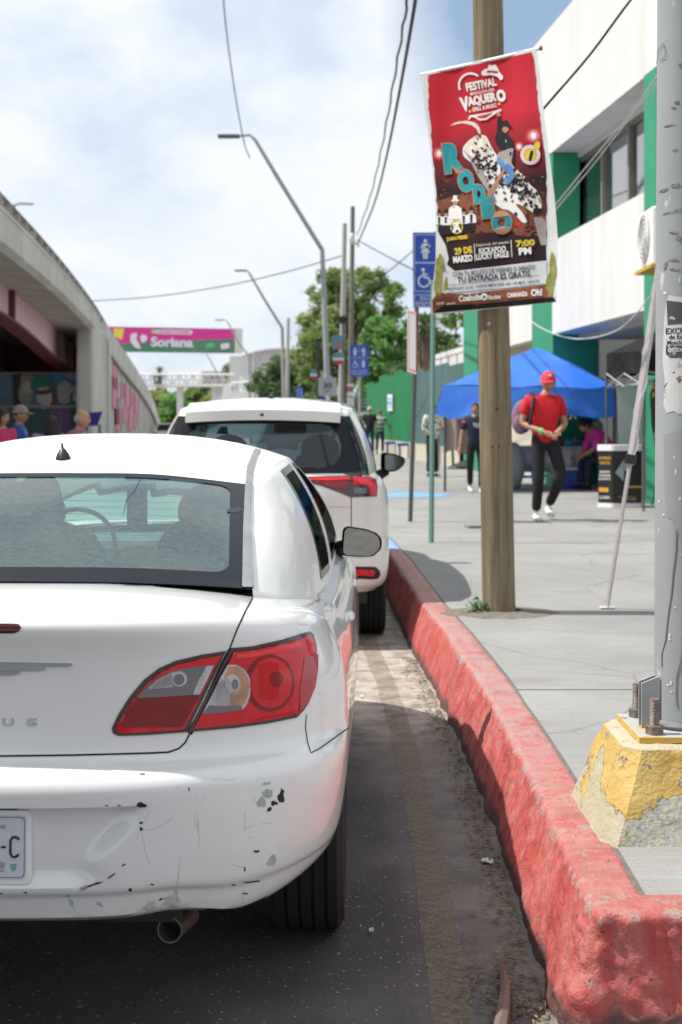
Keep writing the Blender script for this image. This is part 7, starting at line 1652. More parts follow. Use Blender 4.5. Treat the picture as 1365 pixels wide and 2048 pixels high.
for k, D in enumerate((25.9, 24.2, 22.7)): FBX('window_blind', D - .5, D + .45, .75, .78, 5.3, 6.4, pmat('pale_blind', (.45, .48, .47), .8))
FBX('ground_floor_wall', 12, 27, 2.3, 2.5, KZ, 3.1, pmat('grey_lower_wall', (.26, .25, .23), .85)); FBX('lower_soffit', 12, 26.9, .5, 2.3, 3.05, 3.145, K['cream'])
for a, b_ in ((26, 24), (23.9, 21.9), (21.8, 19.8)):
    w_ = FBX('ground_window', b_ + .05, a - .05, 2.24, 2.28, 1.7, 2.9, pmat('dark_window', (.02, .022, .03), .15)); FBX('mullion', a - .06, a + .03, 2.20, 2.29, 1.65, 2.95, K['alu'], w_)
FBX('awning_slab', 13, 24.2, .3, 1.6, 2.55, 2.63, K['stucco'])
# air conditioner on its yellow bracket
ac = thing('air_conditioner', 'white outdoor air conditioner unit on a yellow bracket high on the building', 'air conditioner', Vector((FX(20.6, -.45), 20.6, 3.8)))
xa, xb, ya, yb_ = 4.20, 4.46, 19.19, 20.16; z1_, z0_ = zz(412, 19.2), zz(528, 19.2); cy_, cz_ = (ya + yb_) / 2, (z0_ + z1_) / 2
MB().bb((xa, ya, z0_), (xb, yb_, z1_)).build('casing', K['white'], ac, bevel=.025)
MB().add([(xa - .004, cy_ + .34 * math.cos(a), cz_ + .34 * math.sin(a)) for a in [2 * math.pi * k / 28 for k in range(28)]], [tuple(range(28))]).build('fan_recess', pmat('fan_shade', (.30, .30, .29), .8), ac)
g = MB()
for r in (.06, .12, .18, .24, .30, .34): g.tube([(xa - .02, cy_ + r * math.cos(a), cz_ + r * math.sin(a)) for a in [2 * math.pi * k / 28 for k in range(29)]], .008, n=4, caps=False)
for k in range(8): a = k * math.pi / 4; g.tube([(xa - .02, cy_, cz_), (xa - .02, cy_ + .34 * math.cos(a), cz_ + .34 * math.sin(a))], .007, n=4)
tag(g.build('fan_grille', K['greywhite'], ac), kind='stuff')
MB().bb((xa - .03, ya - .05, z0_ - .05), (xb + .15, yb_ + .05, z0_ - .01)).build('bracket', pmat('yellow_bracket', (.5, .3, .03), .6), ac)
# white railing wall, palm and trees behind the fence
rw_ = thing('rail_wall', 'white slatted parapet sloping up behind the fence, left of the far green column', 'wall', Vector((FX(40, 1.2), 40, 2.5)))
for k in range(7):
    a_, b2 = 37 + 1.55 * k, 37 + 1.55 * k + 1.35; FBX('wall_panel', a_, b2, .9, 1.0, 2.7, 3.55 , K['stucco'], rw_)
FBX('top_beam', 37, 47.8, .88, 1.05, 3.56, 3.72, K['stucco'], rw_); FBX('support', 37, 47.8, .92, .98, KZ, 2.7, K['fteal'], rw_)
# ------------------------------------------------------------------ trees: trunk, limbs and a crown of small leaf faces in clumps
K['bark'] = pmat('bark', (.10, .075, .05), .9, var=(.16, .13, .10), scale=12)
def leafmat(name, a, b):
    m = pmat(name, tuple(c * 1.3 + .03 for c in a), .6, var=tuple(c * 1.3 + .04 for c in b), scale=.9, detail=6.); nt = m.node_tree; p = nt.nodes['Principled BSDF']; src = p.inputs['Base Color'].links[0].from_socket
    tl = N(nt, 'ShaderNodeBsdfTranslucent'); nt.links.new(src, tl.inputs[0]); mx = N(nt, 'ShaderNodeMixShader'); mx.inputs[0].default_value = .45
    nt.links.new(p.outputs[0], mx.inputs[1]); nt.links.new(tl.outputs[0], mx.inputs[2]); nt.links.new(mx.outputs[0], nt.nodes['Material Output'].inputs[0]); return m
K['leafA'] = leafmat('leaf_mid_green', (.075, .14, .025), (.16, .25, .045)); K['leafB'] = leafmat('leaf_fresh_green', (.06, .17, .025), (.13, .29, .05)); K['leafC'] = leafmat('leaf_dark_green', (.035, .08, .018), (.075, .13, .03)); K['leafD'] = leafmat('leaf_yellow_green', (.13, .19, .045), (.24, .28, .09))
def tree(label, base, clumps, n, ls, mats, seed, trunk=.18, cat='tree', group=None, name='tree'):
    rr = random.Random(seed); t = thing(name, label, cat, base, group); base = Vector(base)
    cen = sum((Vector(c[:3]) for c in clumps), Vector()) / len(clumps)
    tr = MB(); fork = base.lerp(cen, .45); tr.tube([base - Vector((0, 0, .05)), base.lerp(fork, .5) + Vector((.1 * trunk, 0, 0)), fork], [trunk, trunk * .8, trunk * .62], n=8)
    for c in clumps: q = Vector(c[:3]); tr.tube([fork - Vector((0, 0, .1)), fork.lerp(q, .5) + Vector((0, 0, .15 * c[3])), q], [trunk * .5, trunk * .28, trunk * .1], n=5)
    tr.build('trunk', K['bark'], t)
    gs = [MB() for _ in mats]; tot = sum(c[3] ** 2 for c in clumps)
    for ci, c in enumerate(clumps):
        q = Vector(c[:3]); r = c[3]; k = int(n * r * r / tot); subs = []
        for _ in range(max(7, int(16 * 1))):
            d = Vector((rr.gauss(0, 1), rr.gauss(0, 1), rr.gauss(0, .85))).normalized(); subs.append((q + d * r * rr.uniform(.45, .98), r * rr.uniform(.16, .42)))
        g = gs[c[4] if len(c) > 4 else ci % len(mats)]
        for _ in range(k):
            s_, sr = rr.choice(subs); d = Vector((rr.gauss(0, .5), rr.gauss(0, .5), rr.gauss(0, .42))); p = s_ + d * sr
            a = Vector((rr.uniform(-1, 1), rr.uniform(-1, 1), rr.uniform(-.6, .6))).normalized() * ls * rr.uniform(.6, 1.3); b_ = a.cross(Vector((rr.uniform(-1, 1), rr.uniform(-1, 1), rr.uniform(-1, 1)))).normalized() * ls * rr.uniform(.3, .6)
            g.add([p - a, p + b_, p + a, p - b_], [(0, 1, 2, 3)])
    for g, m in zip(gs, mats):
        if g.v: g.build('crown', m, t, fix=False)
    return t
def cl(px, py, r, D, dd=0., mi=0): p = W(px, py, D + dd); return (p.x, p.y, p.z, r * D / F, mi)
D = 72
tree('large loose olive-green tree rising behind the far utility poles', (GX(690, D), D, 0), [cl(640, 640, 45, D, 0, 1), cl(655, 575, 38, D, 1, 0), cl(700, 600, 60, D, 2, 0), cl(755, 590, 50, D, 0, 0), cl(785, 640, 42, D, 1, 0), cl(620, 700, 38, D, -1, 1), cl(670, 690, 60, D, -1, 0), cl(738, 560, 34, D, 1, 1), cl(612, 655, 22, D, 0, 1), cl(800, 690, 38, D, 0, 1), cl(720, 660, 60, D, 2, 0), cl(655, 745, 50, D, 0, 0), cl(670, 545, 18, D, 0, 1)], 26000, .13, [K['leafA'], K['leafD']], 1, .28)
D = 66
tree('bright green leafy tree right of the blue four-symbol sign', (GX(770, D), D, 0), [cl(770, 700, 62, D, 0), cl(740, 740, 46, D, 0), cl(800, 740, 44, D, 1), cl(800, 665, 34, D, 0), cl(745, 670, 36, D), cl(770, 780, 45, D)], 15000, .12, [K['leafB']], 2, .25)
D = 104
tree('dark rounded tree behind the second street lamp', (GX(560, D), D, 0), [cl(560, 760, 44, D), cl(535, 775, 36, D), cl(590, 765, 42, D), cl(565, 738, 26, D), cl(610, 790, 38, D)], 8000, .19, [K['leafC']], 3, .3)
for i, (x, y, r, m, Dd, lab) in enumerate(((350, 820, 36, 'leafB', 135, 'bright green shrubby tree below the footbridge, left side'), (395, 800, 34, 'leafA', 140, 'mid green tree below the middle of the footbridge'), (435, 815, 32, 'leafD', 132, 'yellow-green tree left of the footbridge stairs'), (318, 800, 26, 'leafD', 145, 'pale green tree just beside the end of the overpass'), (640, 800, 30, 'leafC', 98, 'small dark tree under the speed sign'), (490, 800, 26, 'leafA', 128, 'low green tree behind the white stairs'))):
    tree(lab, (GX(x, Dd), Dd, 0), [cl(x, y, r, Dd), cl(x - r * .6, y + r * .4, r * .75, Dd), cl(x + r * .6, y + r * .3, r * .8, Dd), cl(x + 3, y - r * .4, r * .6, Dd), cl(x, y + r * .9, r, Dd)], 4000, .27, [K[m]], 10 + i, .2)
# palms
def palm(label, base, top, fr, n, seed, skirt=True):
    rr = random.Random(seed); t = thing('palm_tree', label, 'palm tree', base); b_ = Vector(base); q = Vector(top)
    MB().tube([b_, b_.lerp(q, .5), q], [.3, .26, .28], n=9).build('trunk', pmat('palm_bark', (.16, .11, .07), .9, var=(.24, .17, .11), scale=9), t)
    g = MB()
    for i in range(n):
        a = rr.uniform(0, 6.28); el = rr.uniform(-.6, 1.2); d = Vector((math.cos(a) * math.cos(el), math.sin(a) * math.cos(el), math.sin(el))); s_ = d.cross(Vector((0, 0, 1))).normalized() * .05 * fr
        m_ = q + d * fr * .6; e = q + d * fr + Vector((0, 0, -.25 * fr)); g.add([q - s_ * .4, q + s_ * .4, m_ + s_, m_ - s_, e], [(0, 1, 2, 3), (3, 2, 4)])
    g.build('fronds', K['leafC'], t, fix=False)
    if skirt:
        g = MB()
        for i in range(n): a = rr.uniform(0, 6.28); h = rr.uniform(-.9, .1); p = q + Vector((.24 * math.cos(a), .24 * math.sin(a), h)); g.add([p, p + Vector((.10 * math.cos(a + .4), .1 * math.sin(a + .4), -.5)), p + Vector((.10 * math.cos(a - .4), .1 * math.sin(a - .4), -.55))], [(0, 1, 2)])
        g.build('dead_fronds', K['bark'], t, fix=False)
palm('shaggy-trunked yucca palm between the blue sign post and pale green post', (GX(850, 52), 52, .3), W(850, 650, 52), .75, 160, 4)
palm('small far palm behind the footbridge truss, at its left', (GX(320, 160), 160, 0), W(320, 745, 160), 1.1, 70, 5, False)
palm('small far palm behind the right end of the footbridge', (GX(455, 165), 165, 0), W(455, 742, 165), 1.1, 70, 6, False)
D = 58
tree('olive tree behind the white slatted parapet', (GX(900, D), D, 0), [cl(885, 665, 34, D), cl(915, 640, 26, D), cl(880, 700, 40, D), cl(850, 700, 34, D), cl(900, 720, 44, D)], 5000, .09, [K['leafA']], 21, .2)
D = 62
tree('dense dark tree over the green fence behind the palm', (GX(838, D), D, 0), [cl(835, 730, 40, D), cl(870, 740, 36, D), cl(815, 760, 34, D)], 4500, .09, [K['leafC']], 22, .2)
# distant tree belt closing the street (nobody could count it)
rr = random.Random(77); g = MB()
for i in range(9000):
    x = rr.uniform(-130, 60); y = 230 + rr.uniform(0, 25); hmax = 6.5 + 2.5 * noise.noise(Vector((x * .06, 1, 2))) + 1.5 * noise.noise(Vector((x * .3, 5, 2))); z = hmax * rr.random() ** .6
    a = Vector((rr.uniform(-1, 1), rr.uniform(-1, 1), rr.uniform(-.6, .8))).normalized() * .55; b_ = a.cross(Vector((rr.random(), rr.random(), rr.random()))).normalized() * .3; p = Vector((x, y, z)); g.add([p - a, p + b_, p + a, p - b_], [(0, 1, 2, 3)])
tag(g.build('distant_trees', K['leafC'], fix=False), kind='stuff')
# ------------------------------------------------------------------ cables
K['cable'] = pmat('black_cable', (.03, .03, .032), .7); K['wcable'] = pmat('pale_cable', (.55, .55, .55), .6)
def cable(label, pts, r, mat=None, twist=0.):
    P = catmull([W(*p) for p in pts], 8); P = [Vector(p) for p in P]
    if twist: P = [p + Vector((twist * math.sin(i * 1.7), 0, twist * math.cos(i * 1.7))) for i, p in enumerate(P)]
    o = MB().tube(P, r, n=5).build('cable', mat or K['cable'], smooth=True); tag(o, label, 'cable'); return o
cable('thick black cable crossing the white building from the wooden pole', [(985, 340, 9.1), (1090, 215, 8.9), (1180, 110, 8.7), (1262, 0, 8.5), (1420, -200, 8.2)], .008)
cable('thin cable dropping from the sky to the head of the nearest street lamp', [(440, -120, 30), (450, 30, 33), (465, 150, 36), (478, 230, 38), (490, 290, 39.5), (500, 316, 40)], .016)
cable('twisted cable running from the top down to the far wooden pole', [(822, -60, 14), (812, 20, 16), (790, 150, 21), (765, 290, 28), (742, 390, 36), (715, 470, 45)], .016, twist=.012)
cable('straight paired cable right of the twisted one', [(838, -60, 13), (828, 20, 15), (800, 180, 20), (772, 320, 27), (748, 410, 35), (715, 490, 44.5)], .022)
cable('long thin sagging cable from the overpass to the concrete pole', [(150, 604, 60), (300, 594, 56), (450, 572, 52), (580, 542, 48), (684, 512, 42.5)], .02)
cable('thin cable from the far wooden pole towards the blue sign', [(715, 480, 44.5), (770, 510, 40), (830, 541, 35), (900, 575, 30)], .018)
cable('thin cable rising over the bright tree behind the blue sign', [(700, 600, 50), (765, 553, 48), (825, 503, 46), (900, 440, 44)], .018)
cable('pale cable hanging low in front of the office, below the spandrel', [(1010, 585, 22), (1060, 640, 21), (1110, 668, 20), (1165, 678, 19), (1230, 663, 18.5), (1270, 630, 18), (1312, 578, 17.5)], .008, K['wcable'])
cable('upper of two pale cables stretched across the office windows', [(1095, 430, 16), (1180, 325, 15), (1250, 240, 14), (1330, 130, 13)], .007, K['wcable'])
cable('lower of two pale cables stretched across the office windows', [(1095, 440, 16), (1185, 332, 15), (1260, 235, 14), (1330, 145, 13)], .007, K['wcable'])
# ------------------------------------------------------------------ people
def skin_mesh(V, E, Rr, root=0, sub=2):
    me = bpy.data.meshes.new('s'); me.from_pydata([tuple(v) for v in V], E, []); o = bpy.data.objects.new('s', me); C.objects.link(o)
    md = o.modifiers.new('k', 'SKIN'); md.use_smooth_shade = True
    for i, r in enumerate(Rr): me.skin_vertices[0].data[i].radius = (r, r)
    me.skin_vertices[0].data[root].use_root = True
    m2 = o.modifiers.new('u', 'SUBSURF'); m2.levels = sub; m2.render_levels = sub
    dg = bpy.context.evaluated_depsgraph_get(); dg.update(); m = bpy.data.meshes.new_from_object(o.evaluated_get(dg))
    vs = [v.co.copy() for v in m.vertices]; fs = [tuple(p.vertices) for p in m.polygons]
    bpy.data.objects.remove(o); bpy.data.meshes.remove(m); bpy.data.meshes.remove(me); return vs, fs
def P3(*a): return Vector(a)
BASE = dict(pel=P3(0, 0, .95), wai=P3(0, .01, 1.10), che=P3(0, .0, 1.30), nec=P3(0, .01, 1.47), hed=P3(0, -.01, 1.615),
    shl=P3(-.185, 0, 1.415), ell=P3(-.235, .03, 1.13), wrl=P3(-.25, -.03, .88), shr=P3(.185, 0, 1.415), elr=P3(.235, .03, 1.13), wrr=P3(.25, -.03, .88),
    hil=P3(-.09, 0, .90), knl=P3(-.10, -.01, .50), anl=P3(-.10, .02, .09), hir=P3(.09, 0, .90), knr=P3(.10, -.01, .50), anr=P3(.10, .02, .09))
def cloth(name, col, var=None, scale=8., stretch=None, wear=None): return pmat('cloth_' + name, col, .85, var=var or tuple(c * .7 for c in col), scale=scale, stretch=stretch, wear=wear, bump=.8, bscale=9)
def person(label, loc, H, rz, shirt, pants, pose=None, sleeve=.55, hair=K['hair'], hairstyle='short', cap=None, shoes=None, skin=None, girth=1., group=None, hands=True, headtilt=(0, 0), patch=None, seated=False, headrot=0.):
    J = {k: v.copy() for k, v in BASE.items()}
    for k, v in (pose or {}).items(): J[k] = P3(*v)
    s = H / 1.75; M = Matrix.Translation(loc) @ Matrix.Rotation(rz, 4, 'Z') @ Matrix.Scale(s, 4); sk = skin or K['skin']
    t = thing('person', label, 'person', loc, group)
    def out_(vs, fs, nm, mat, par=t, sm=60): g = MB(); g.add([M @ Vector(v) for v in vs], fs); return g.build(nm, mat, par, smooth=sm)
    def mid(a, b, f=.5): return J[a].lerp(J[b], f)
    g_ = girth
    names = ['pel', 'wai', 'che', 'nec', 'shl', 'ell', 'wrl', 'shr', 'elr', 'wrr', 'hil', 'knl', 'anl', 'hir', 'knr', 'anr']
    ix = {n: i for i, n in enumerate(names)}; V = [J[n] for n in names] + [mid('nec', 'hed', .55)]
    E = [(0, 1), (1, 2), (2, 3), (2, ix['shl']), (ix['shl'], ix['ell']), (ix['ell'], ix['wrl']), (2, ix['shr']), (ix['shr'], ix['elr']), (ix['elr'], ix['wrr']), (0, ix['hil']), (ix['hil'], ix['knl']), (ix['knl'], ix['anl']), (0, ix['hir']), (ix['hir'], ix['knr']), (ix['knr'], ix['anr']), (3, 16)]
    rad = dict(pel=.115 * g_, wai=.115 * g_, che=.13 * g_, nec=.058, shl=.062, ell=.043, wrl=.029, shr=.062, elr=.043, wrr=.029, hil=.088, knl=.055, anl=.04, hir=.088, knr=.055, anr=.04)
    bv, bf = skin_mesh(V, E, [rad[n] for n in names] + [.052])
    g = MB(); g.add(bv, bf)
    # head with brow, nose, chin and ears, turned on the neck
    hc = J['hed']; Rh = Matrix.Rotation(headrot, 3, 'Z') @ Matrix.Rotation(headtilt[0], 3, 'X') @ Matrix.Rotation(headtilt[1], 3, 'Y')
    rows = []
    for i in range(17):
        th = math.pi * (.03 + .94 * i / 16); row = []
        for j in range(24):
            ph = 2 * math.pi * j / 24; x = math.sin(th) * math.cos(ph); y = math.sin(th) * math.sin(ph); z = math.cos(th)
            px, py, pz = x * .078, y * .098, z * .118
            if z < -.1: px *= 1 + .32 * (z + .1); py = py * (1 + (.10 if y < 0 else .45) * (z + .1))
            if y < -.2:
                fz = pz; py -= .020 * math.exp(-((fz + .022) / .022) ** 2 - (px / .014) ** 2) + .006 * math.exp(-((fz + .068) / .012) ** 2 - (px / .026) ** 2)
                py += .010 * math.exp(-((fz - .012) / .014) ** 2 - ((abs(px) - .032) / .016) ** 2); py -= .006 * math.exp(-((fz - .034) / .010) ** 2)
            row.append(Vector((px, py, pz)))
        rows.append([hc + Rh @ q for q in row])
    g.grid(rows, wv=True); k = len(g.v); g.f.append(tuple(k - 24 + j for j in range(24))[::-1])
    for sx in (-1, 1): ec = hc + Rh @ Vector((sx * .08, .005, -.005)); g.ball(ec, (.012, .02, .03), 8, 6)
    # hands: palm and five bent fingers
    for a, b_, sx in (('ell', 'wrl', -1), ('elr', 'wrr', 1)):
        w_ = J[b_]; d = (w_ - J[a]).normalized(); up = Vector((0, 1, 0)) if abs(d.z) > .6 else Vector((0, 0, 1)); sd = d.cross(up).normalized(); nn = sd.cross(d)
        pm = w_ + d * .05; g.tube([w_ - d * .01, w_ + d * .03, w_ + d * .085], [.026, .036, .030], n=8)
        if hands:
            for f in range(4):
                o_ = (f - 1.5) * .017; b0 = w_ + d * .078 + sd * o_; ln_ = (.062, .075, .070, .055)[f]
                g.tube([b0, b0 + d * ln_ * .45 - nn * .006, b0 + d * ln_ * .8 - nn * .022, b0 + d * ln_ * .95 - nn * .04], [.0088, .0085, .008, .006], n=6)
            b0 = w_ + d * .03 + sd * .028 * -sx; g.tube([b0, b0 + d * .03 - sd * .022 * sx, b0 + d * .055 - sd * .024 * sx - nn * .01], [.011, .010, .008], n=6)
    body = out_(g.v, g.f, 'body', sk)
    fc = MB()
    for sx in (-1, 1):
        fc.ball(hc + Rh @ Vector((sx * .031, -.082, .008)), (.012, .007, .006), 8, 5); fc.box(hc + Rh @ Vector((sx * .031, -.093, .030)), (.034, .006, .006))
    fc.box(hc + Rh @ Vector((0, -.0965, -.068)), (.040, .004, .006)); tag(out_(fc.v, fc.f, 'facial_features', pmat('dark_features', (.05, .022, .018), .6), body), kind='stuff')
    # shirt
    if shirt:
        def arm_end(a, b_, c_, f): return J[a].lerp(J[b_], f * 2) if f <= .5 else J[b_].lerp(J[c_], (f - .5) * 2)
        sv = [J['pel'] - P3(0, 0, .10), J['wai'], J['che'], J['nec'] - P3(0, 0, .035), J['shl'], arm_end('shl', 'ell', 'wrl', min(sleeve, .5)), J['shr'], arm_end('shr', 'elr', 'wrr', min(sleeve, .5))]
        se = [(0, 1), (1, 2), (2, 3), (2, 4), (4, 5), (2, 6), (6, 7)]; sr = [.158 * g_, .150 * g_, .158 * g_, .075, .082, .070, .082, .070]
        if sleeve > .5:
            k = len(sv); sv += [arm_end('shl', 'ell', 'wrl', sleeve), arm_end('shr', 'elr', 'wrr', sleeve)]; se += [(5, k), (7, k + 1)]; sr += [.045, .045]
        vs, fs = skin_mesh(sv, se, sr); sh = out_(vs, fs, 'shirt', shirt)
        cv = [J['nec'] + P3(.062 * math.cos(a), .062 * math.sin(a), .0) for a in [2 * math.pi * q / 18 for q in range(18)]]
        gg = MB(); gg.grid([[p + P3(0, 0, -.03) for p in cv], [p + P3(0, 0, .012) for p in cv], [p * 1 + P3(0, 0, -.012) + (p - J['nec']) * .35 for p in cv]], wv=True); out_(gg.v, gg.f, 'collar', shirt, sh)
    # trousers
    pv = [J['wai'].lerp(J['pel'], .1), J['pel'] - P3(0, 0, .03), J['hil'], J['knl'], J['anl'] + P3(0, 0, .01), J['hir'], J['knr'], J['anr'] + P3(0, 0, .01)]
    vs, fs = skin_mesh(pv, [(0, 1), (1, 2), (2, 3), (3, 4), (1, 5), (5, 6), (6, 7)], [.128 * g_, .130 * g_, .098, .070, .060, .098, .070, .060]); out_(vs, fs, 'trousers', pants)
    for a, kx in (('anl', 'knl'), ('anr', 'knr')):
        p = J[a]; gg = MB(); d = P3(0, -1, 0); lift = p.z - .09; tl = -.5 * min(1, lift * 6)
        rows = []
        for (yy, w_, h_) in ((.07, .02, .03), (.06, .036, .07), (.0, .042, .085), (-.08, .046, .055), (-.14, .046, .042), (-.185, .034, .03), (-.20, .012, .015)):
            rows.append([P3(p.x + w_ * math.cos(q), p.y + yy, p.z - .09 + max(0, (h_ * .5 + h_ * .5 * math.sin(q))) + (yy * -tl)) for q in [2 * math.pi * r_ / 12 for r_ in range(12)]])
        gg.grid(rows, wv=True); gg.f.append(tuple(range(12))); k = len(gg.v); gg.f.append(tuple(range(k - 12, k))); out_(gg.v, gg.f, 'shoe', shoes or K['black'])
    # hair and cap
    if hairstyle:
        gg = MB(); rows = []; full = hairstyle in ('long', 'bun')
        for i in range(10):
            th = math.pi * (.02 + (.60 if full else .50) * i / 9); row = []
            for j in range(22):
                ph = 2 * math.pi * j / 22; front = max(0, -math.sin(ph)); th2 = th * (1 - (.42 if hairstyle != 'bald' else .42) * front)
                if hairstyle == 'bald': th2 = math.pi * (.36 + .22 * i / 9) * 1.0
                rx, ry, rz_ = .086, .106, .127
                if hairstyle == 'bald' and front > .1: th2 = math.pi * .55; rx = ry = .07
                row.append(hc + Rh @ P3(rx * math.sin(th2) * math.cos(ph), ry * math.sin(th2) * math.sin(ph), rz_ * math.cos(th2)))
            rows.append(row)
        gg.grid(rows, wv=True)
        hm = hair
        if hairstyle == 'long':
            for j in range(11):
                a = math.pi * (-.05 + 1.1 * j / 10); p0 = hc + Rh @ P3(.08 * math.cos(a), .095 * math.sin(a), -.02); gg.tube([p0 + P3(0, 0, .06), p0, p0 + P3(.015 * math.cos(a), .05, -.16), p0 + P3(0, .06, -.32)], [.03, .036, .036, .012], n=6)
        if hairstyle == 'bun': gg.ball(hc + Rh @ P3(0, .125, .02), .05, 10, 7)
        out_(gg.v, gg.f, 'hair', hm)
    if cap:
        gg = MB(); rows = []
        for i in range(8):
            th = math.pi * (.01 + .46 * i / 7); rows.append([hc + Rh @ P3(.093 * math.sin(th) * math.cos(ph), .112 * math.sin(th) * math.sin(ph), .012 + .128 * math.cos(th)) for ph in [2 * math.pi * j / 24 for j in range(24)]])
        gg.grid(rows, wv=True); cp = out_(gg.v, gg.f, 'cap', cap); gg = MB()
        rows = [[hc + Rh @ P3(.085 * math.sin(a) * (1 - .1 * q), -.075 - q * .085 * math.cos(a) ** .5 - .02 * math.cos(a), .035 - q * .018) for q in (0, .5, 1)] for a in [R(-80 + 160 * j / 12) for j in range(13)]]
        gg.grid(rows); gg = gg; o_ = out_(gg.v, gg.f, 'visor', cap, cp); md = o_.modifiers.new('t', 'SOLIDIFY'); md.thickness = .008
    return t, M, J
S3 = lambda px, D, z=KZ: Vector((GX(px, D), D, z))
red = cloth('bright_red', (.62, .012, .02), (.50, .008, .014)); blk = cloth('black', (.012, .012, .015)); K['sneaker'] = pmat('white_sneaker', (.6, .6, .6), .7)
m1, M1, J1 = person('man in red cap and red polo walking with hands clasped, purple backpack on one shoulder', S3(1090, 17.3), 1.80, R(4), red, blk, dict(
    pel=(.0, 0, .97), wai=(-.01, .0, 1.12), che=(-.01, .0, 1.31), nec=(.01, -.01, 1.48), hed=(.035, -.03, 1.625), shl=(-.20, .0, 1.415), ell=(-.275, .0, 1.14), wrl=(-.03, -.24, 1.03), shr=(.175, 0, 1.41), elr=(.245, .02, 1.13), wrr=(.10, -.24, 1.04),
    hil=(-.09, 0, .92), knl=(-.085, -.06, .50), anl=(-.10, .02, .09), hir=(.09, 0, .92), knr=(.18, -.12, .52), anr=(.075, .14, .16)), sleeve=.34, hairstyle='short', hair=pmat('grey_hair', (.12, .11, .10), .8), cap=pmat('red_cap', (.60, .03, .045), .75), shoes=K['sneaker'], girth=1.04, headrot=R(-18), headtilt=(R(6), 0))
g = MB().ball((0, 0, 0), (.13, .085, .21), 16, 12); MM = M1 @ Matrix.Translation((-.24, .17, 1.22)) @ Matrix.Rotation(R(6), 4, 'Y')
bp = thing('backpack', 'dusty purple backpack hanging from the shoulder of the man in red', 'backpack', S3(1050, 17.4, 1.4))
MB().add([MM @ Vector(v) for v in g.v], g.f).build('bag', cloth('dusty_purple', (.24, .14, .21), (.17, .10, .16)), bp, smooth=True)
g = MB().ball((0, 0, 0), (.10, .05, .11), 12, 8); MB().add([MM @ (Vector(v) + Vector((-.02, -.06, -.08))) for v in g.v], g.f).build('pocket', cloth('purple_pocket', (.28, .17, .25)), bp, smooth=True)
MB().tube([M1 @ Vector(p) for p in ((-.19, .12, 1.40), (-.15, .02, 1.505), (-.155, -.10, 1.43), (-.185, -.135, 1.28), (-.20, -.08, 1.10), (-.22, .08, 1.05))], .024, n=6).build('strap', cloth('dark_plum', (.035, .02, .035)), bp, smooth=True)
w_ = M1 @ Vector((-.085, -.185, 1.055)); MB().tube([w_ + Vector((-.018, 0, 0)), w_ + Vector((.018, -.012, -.008))], .042, n=12).build('bracelet', pmat('green_band', (.15, .6, .15), .6), m1)
MB().ball(M1 @ Vector((.035, -.14, 1.705)), (.018, .008, .016), 8, 6).build('cap_badge', K['greywhite'], m1)
navy = cloth('navy_jersey', (.018, .022, .06))
kid, MK, JK = person('boy in navy sports jersey and black trousers, half hidden by the wooden pole', S3(951, 24.0), 1.53, R(3), navy, blk, dict(wrl=(-.30, -.02, .87), ell=(-.26, .02, 1.12), anr=(.10, -.10, .09), knr=(.11, -.10, .5), anl=(-.08, .16, .13)), sleeve=.38, shoes=K['sneaker'], headrot=R(-10))
g = MB(); text_on(g, 'TURI', lambda u, v: MK @ Vector((u, -.158 - .0, 1.30 + v)), .03, 0, .20, .085, .04); g.build('jersey_lettering', K['white'], kid, fix=False)
MB().ball(MK @ Vector((-.215, -.03, 1.36)), (.05, .05, .03), 8, 6).build('sleeve_badge', pmat('sleeve_red', (.5, .05, .08), .7), kid)
patt = pmat('cloth_black_white_pattern', (.60, .59, .56), .85, wear=[((.03, .03, .03), .53, 16.)])
person('woman in black and white patterned blouse standing with a cane', S3(866, 31), 1.60, R(25), patt, blk, dict(wrl=(-.14, -.16, 1.02), wrr=(.20, -.22, .98), elr=(.27, .0, 1.12)), sleeve=.8, hairstyle='bun', girth=1.12)
cane = tag(MB().tube([W(876, 872, 30.8), W(878, 900, 30.8), S3(880, 29.9, KZ + .01)], .014, n=6).build('walking_cane', K['steel']), 'thin grey walking cane held by the woman in the patterned blouse', 'cane')
strp = bpy.data.materials.new('cloth_green_stripes'); strp.use_nodes = True; nt = strp.node_tree; b_ = nt.nodes['Principled BSDF']; t_ = N(nt, 'ShaderNodeTexCoord'); wv_ = N(nt, 'ShaderNodeTexWave', Scale=2.0, Distortion=.4); wv_.bands_direction = 'Z'
nt.links.new(t_.outputs['Object'], wv_.inputs[0]); r_ = ramp(nt, [(.30, (.05, .075, .10)), (.45, (.33, .42, .37)), (.75, (.42, .50, .44))]); nt.links.new(wv_.outputs[0], r_.inputs[0]); nt.links.new(r_.outputs[0], b_.inputs['Base Color']); b_.inputs['Roughness'].default_value = .85
gh_ = pmat('grey_hair', (.12, .11, .10), .8); jean = cloth('dark_denim', (.025, .035, .07))
person('man in green and navy striped shirt walking away by the green fence', S3(760, 52), 1.66, R(172), strp, jean, dict(wrl=(-.42, -.18, .96), ell=(-.30, .0, 1.14), knl=(-.10, -.10, .5), anl=(-.10, -.12, .09), anr=(.10, .16, .12)), sleeve=.36, hair=gh_, girth=1.2)
person('man in black shirt and pale cap walking away beside the striped-shirt man', S3(740, 51), 1.74, R(180), blk, jean, dict(knr=(.1, -.1, .5), anr=(.1, -.12, .09)), sleeve=.40, hair=gh_, cap=pmat('pale_cap', (.42, .40, .34), .8), girth=1.1)
MB().ball(S3(726, 50.8, 1.95), (.12, .1, .13), 8, 6)
pinkc = cloth('magenta', (.72, .05, .36), (.60, .04, .30))
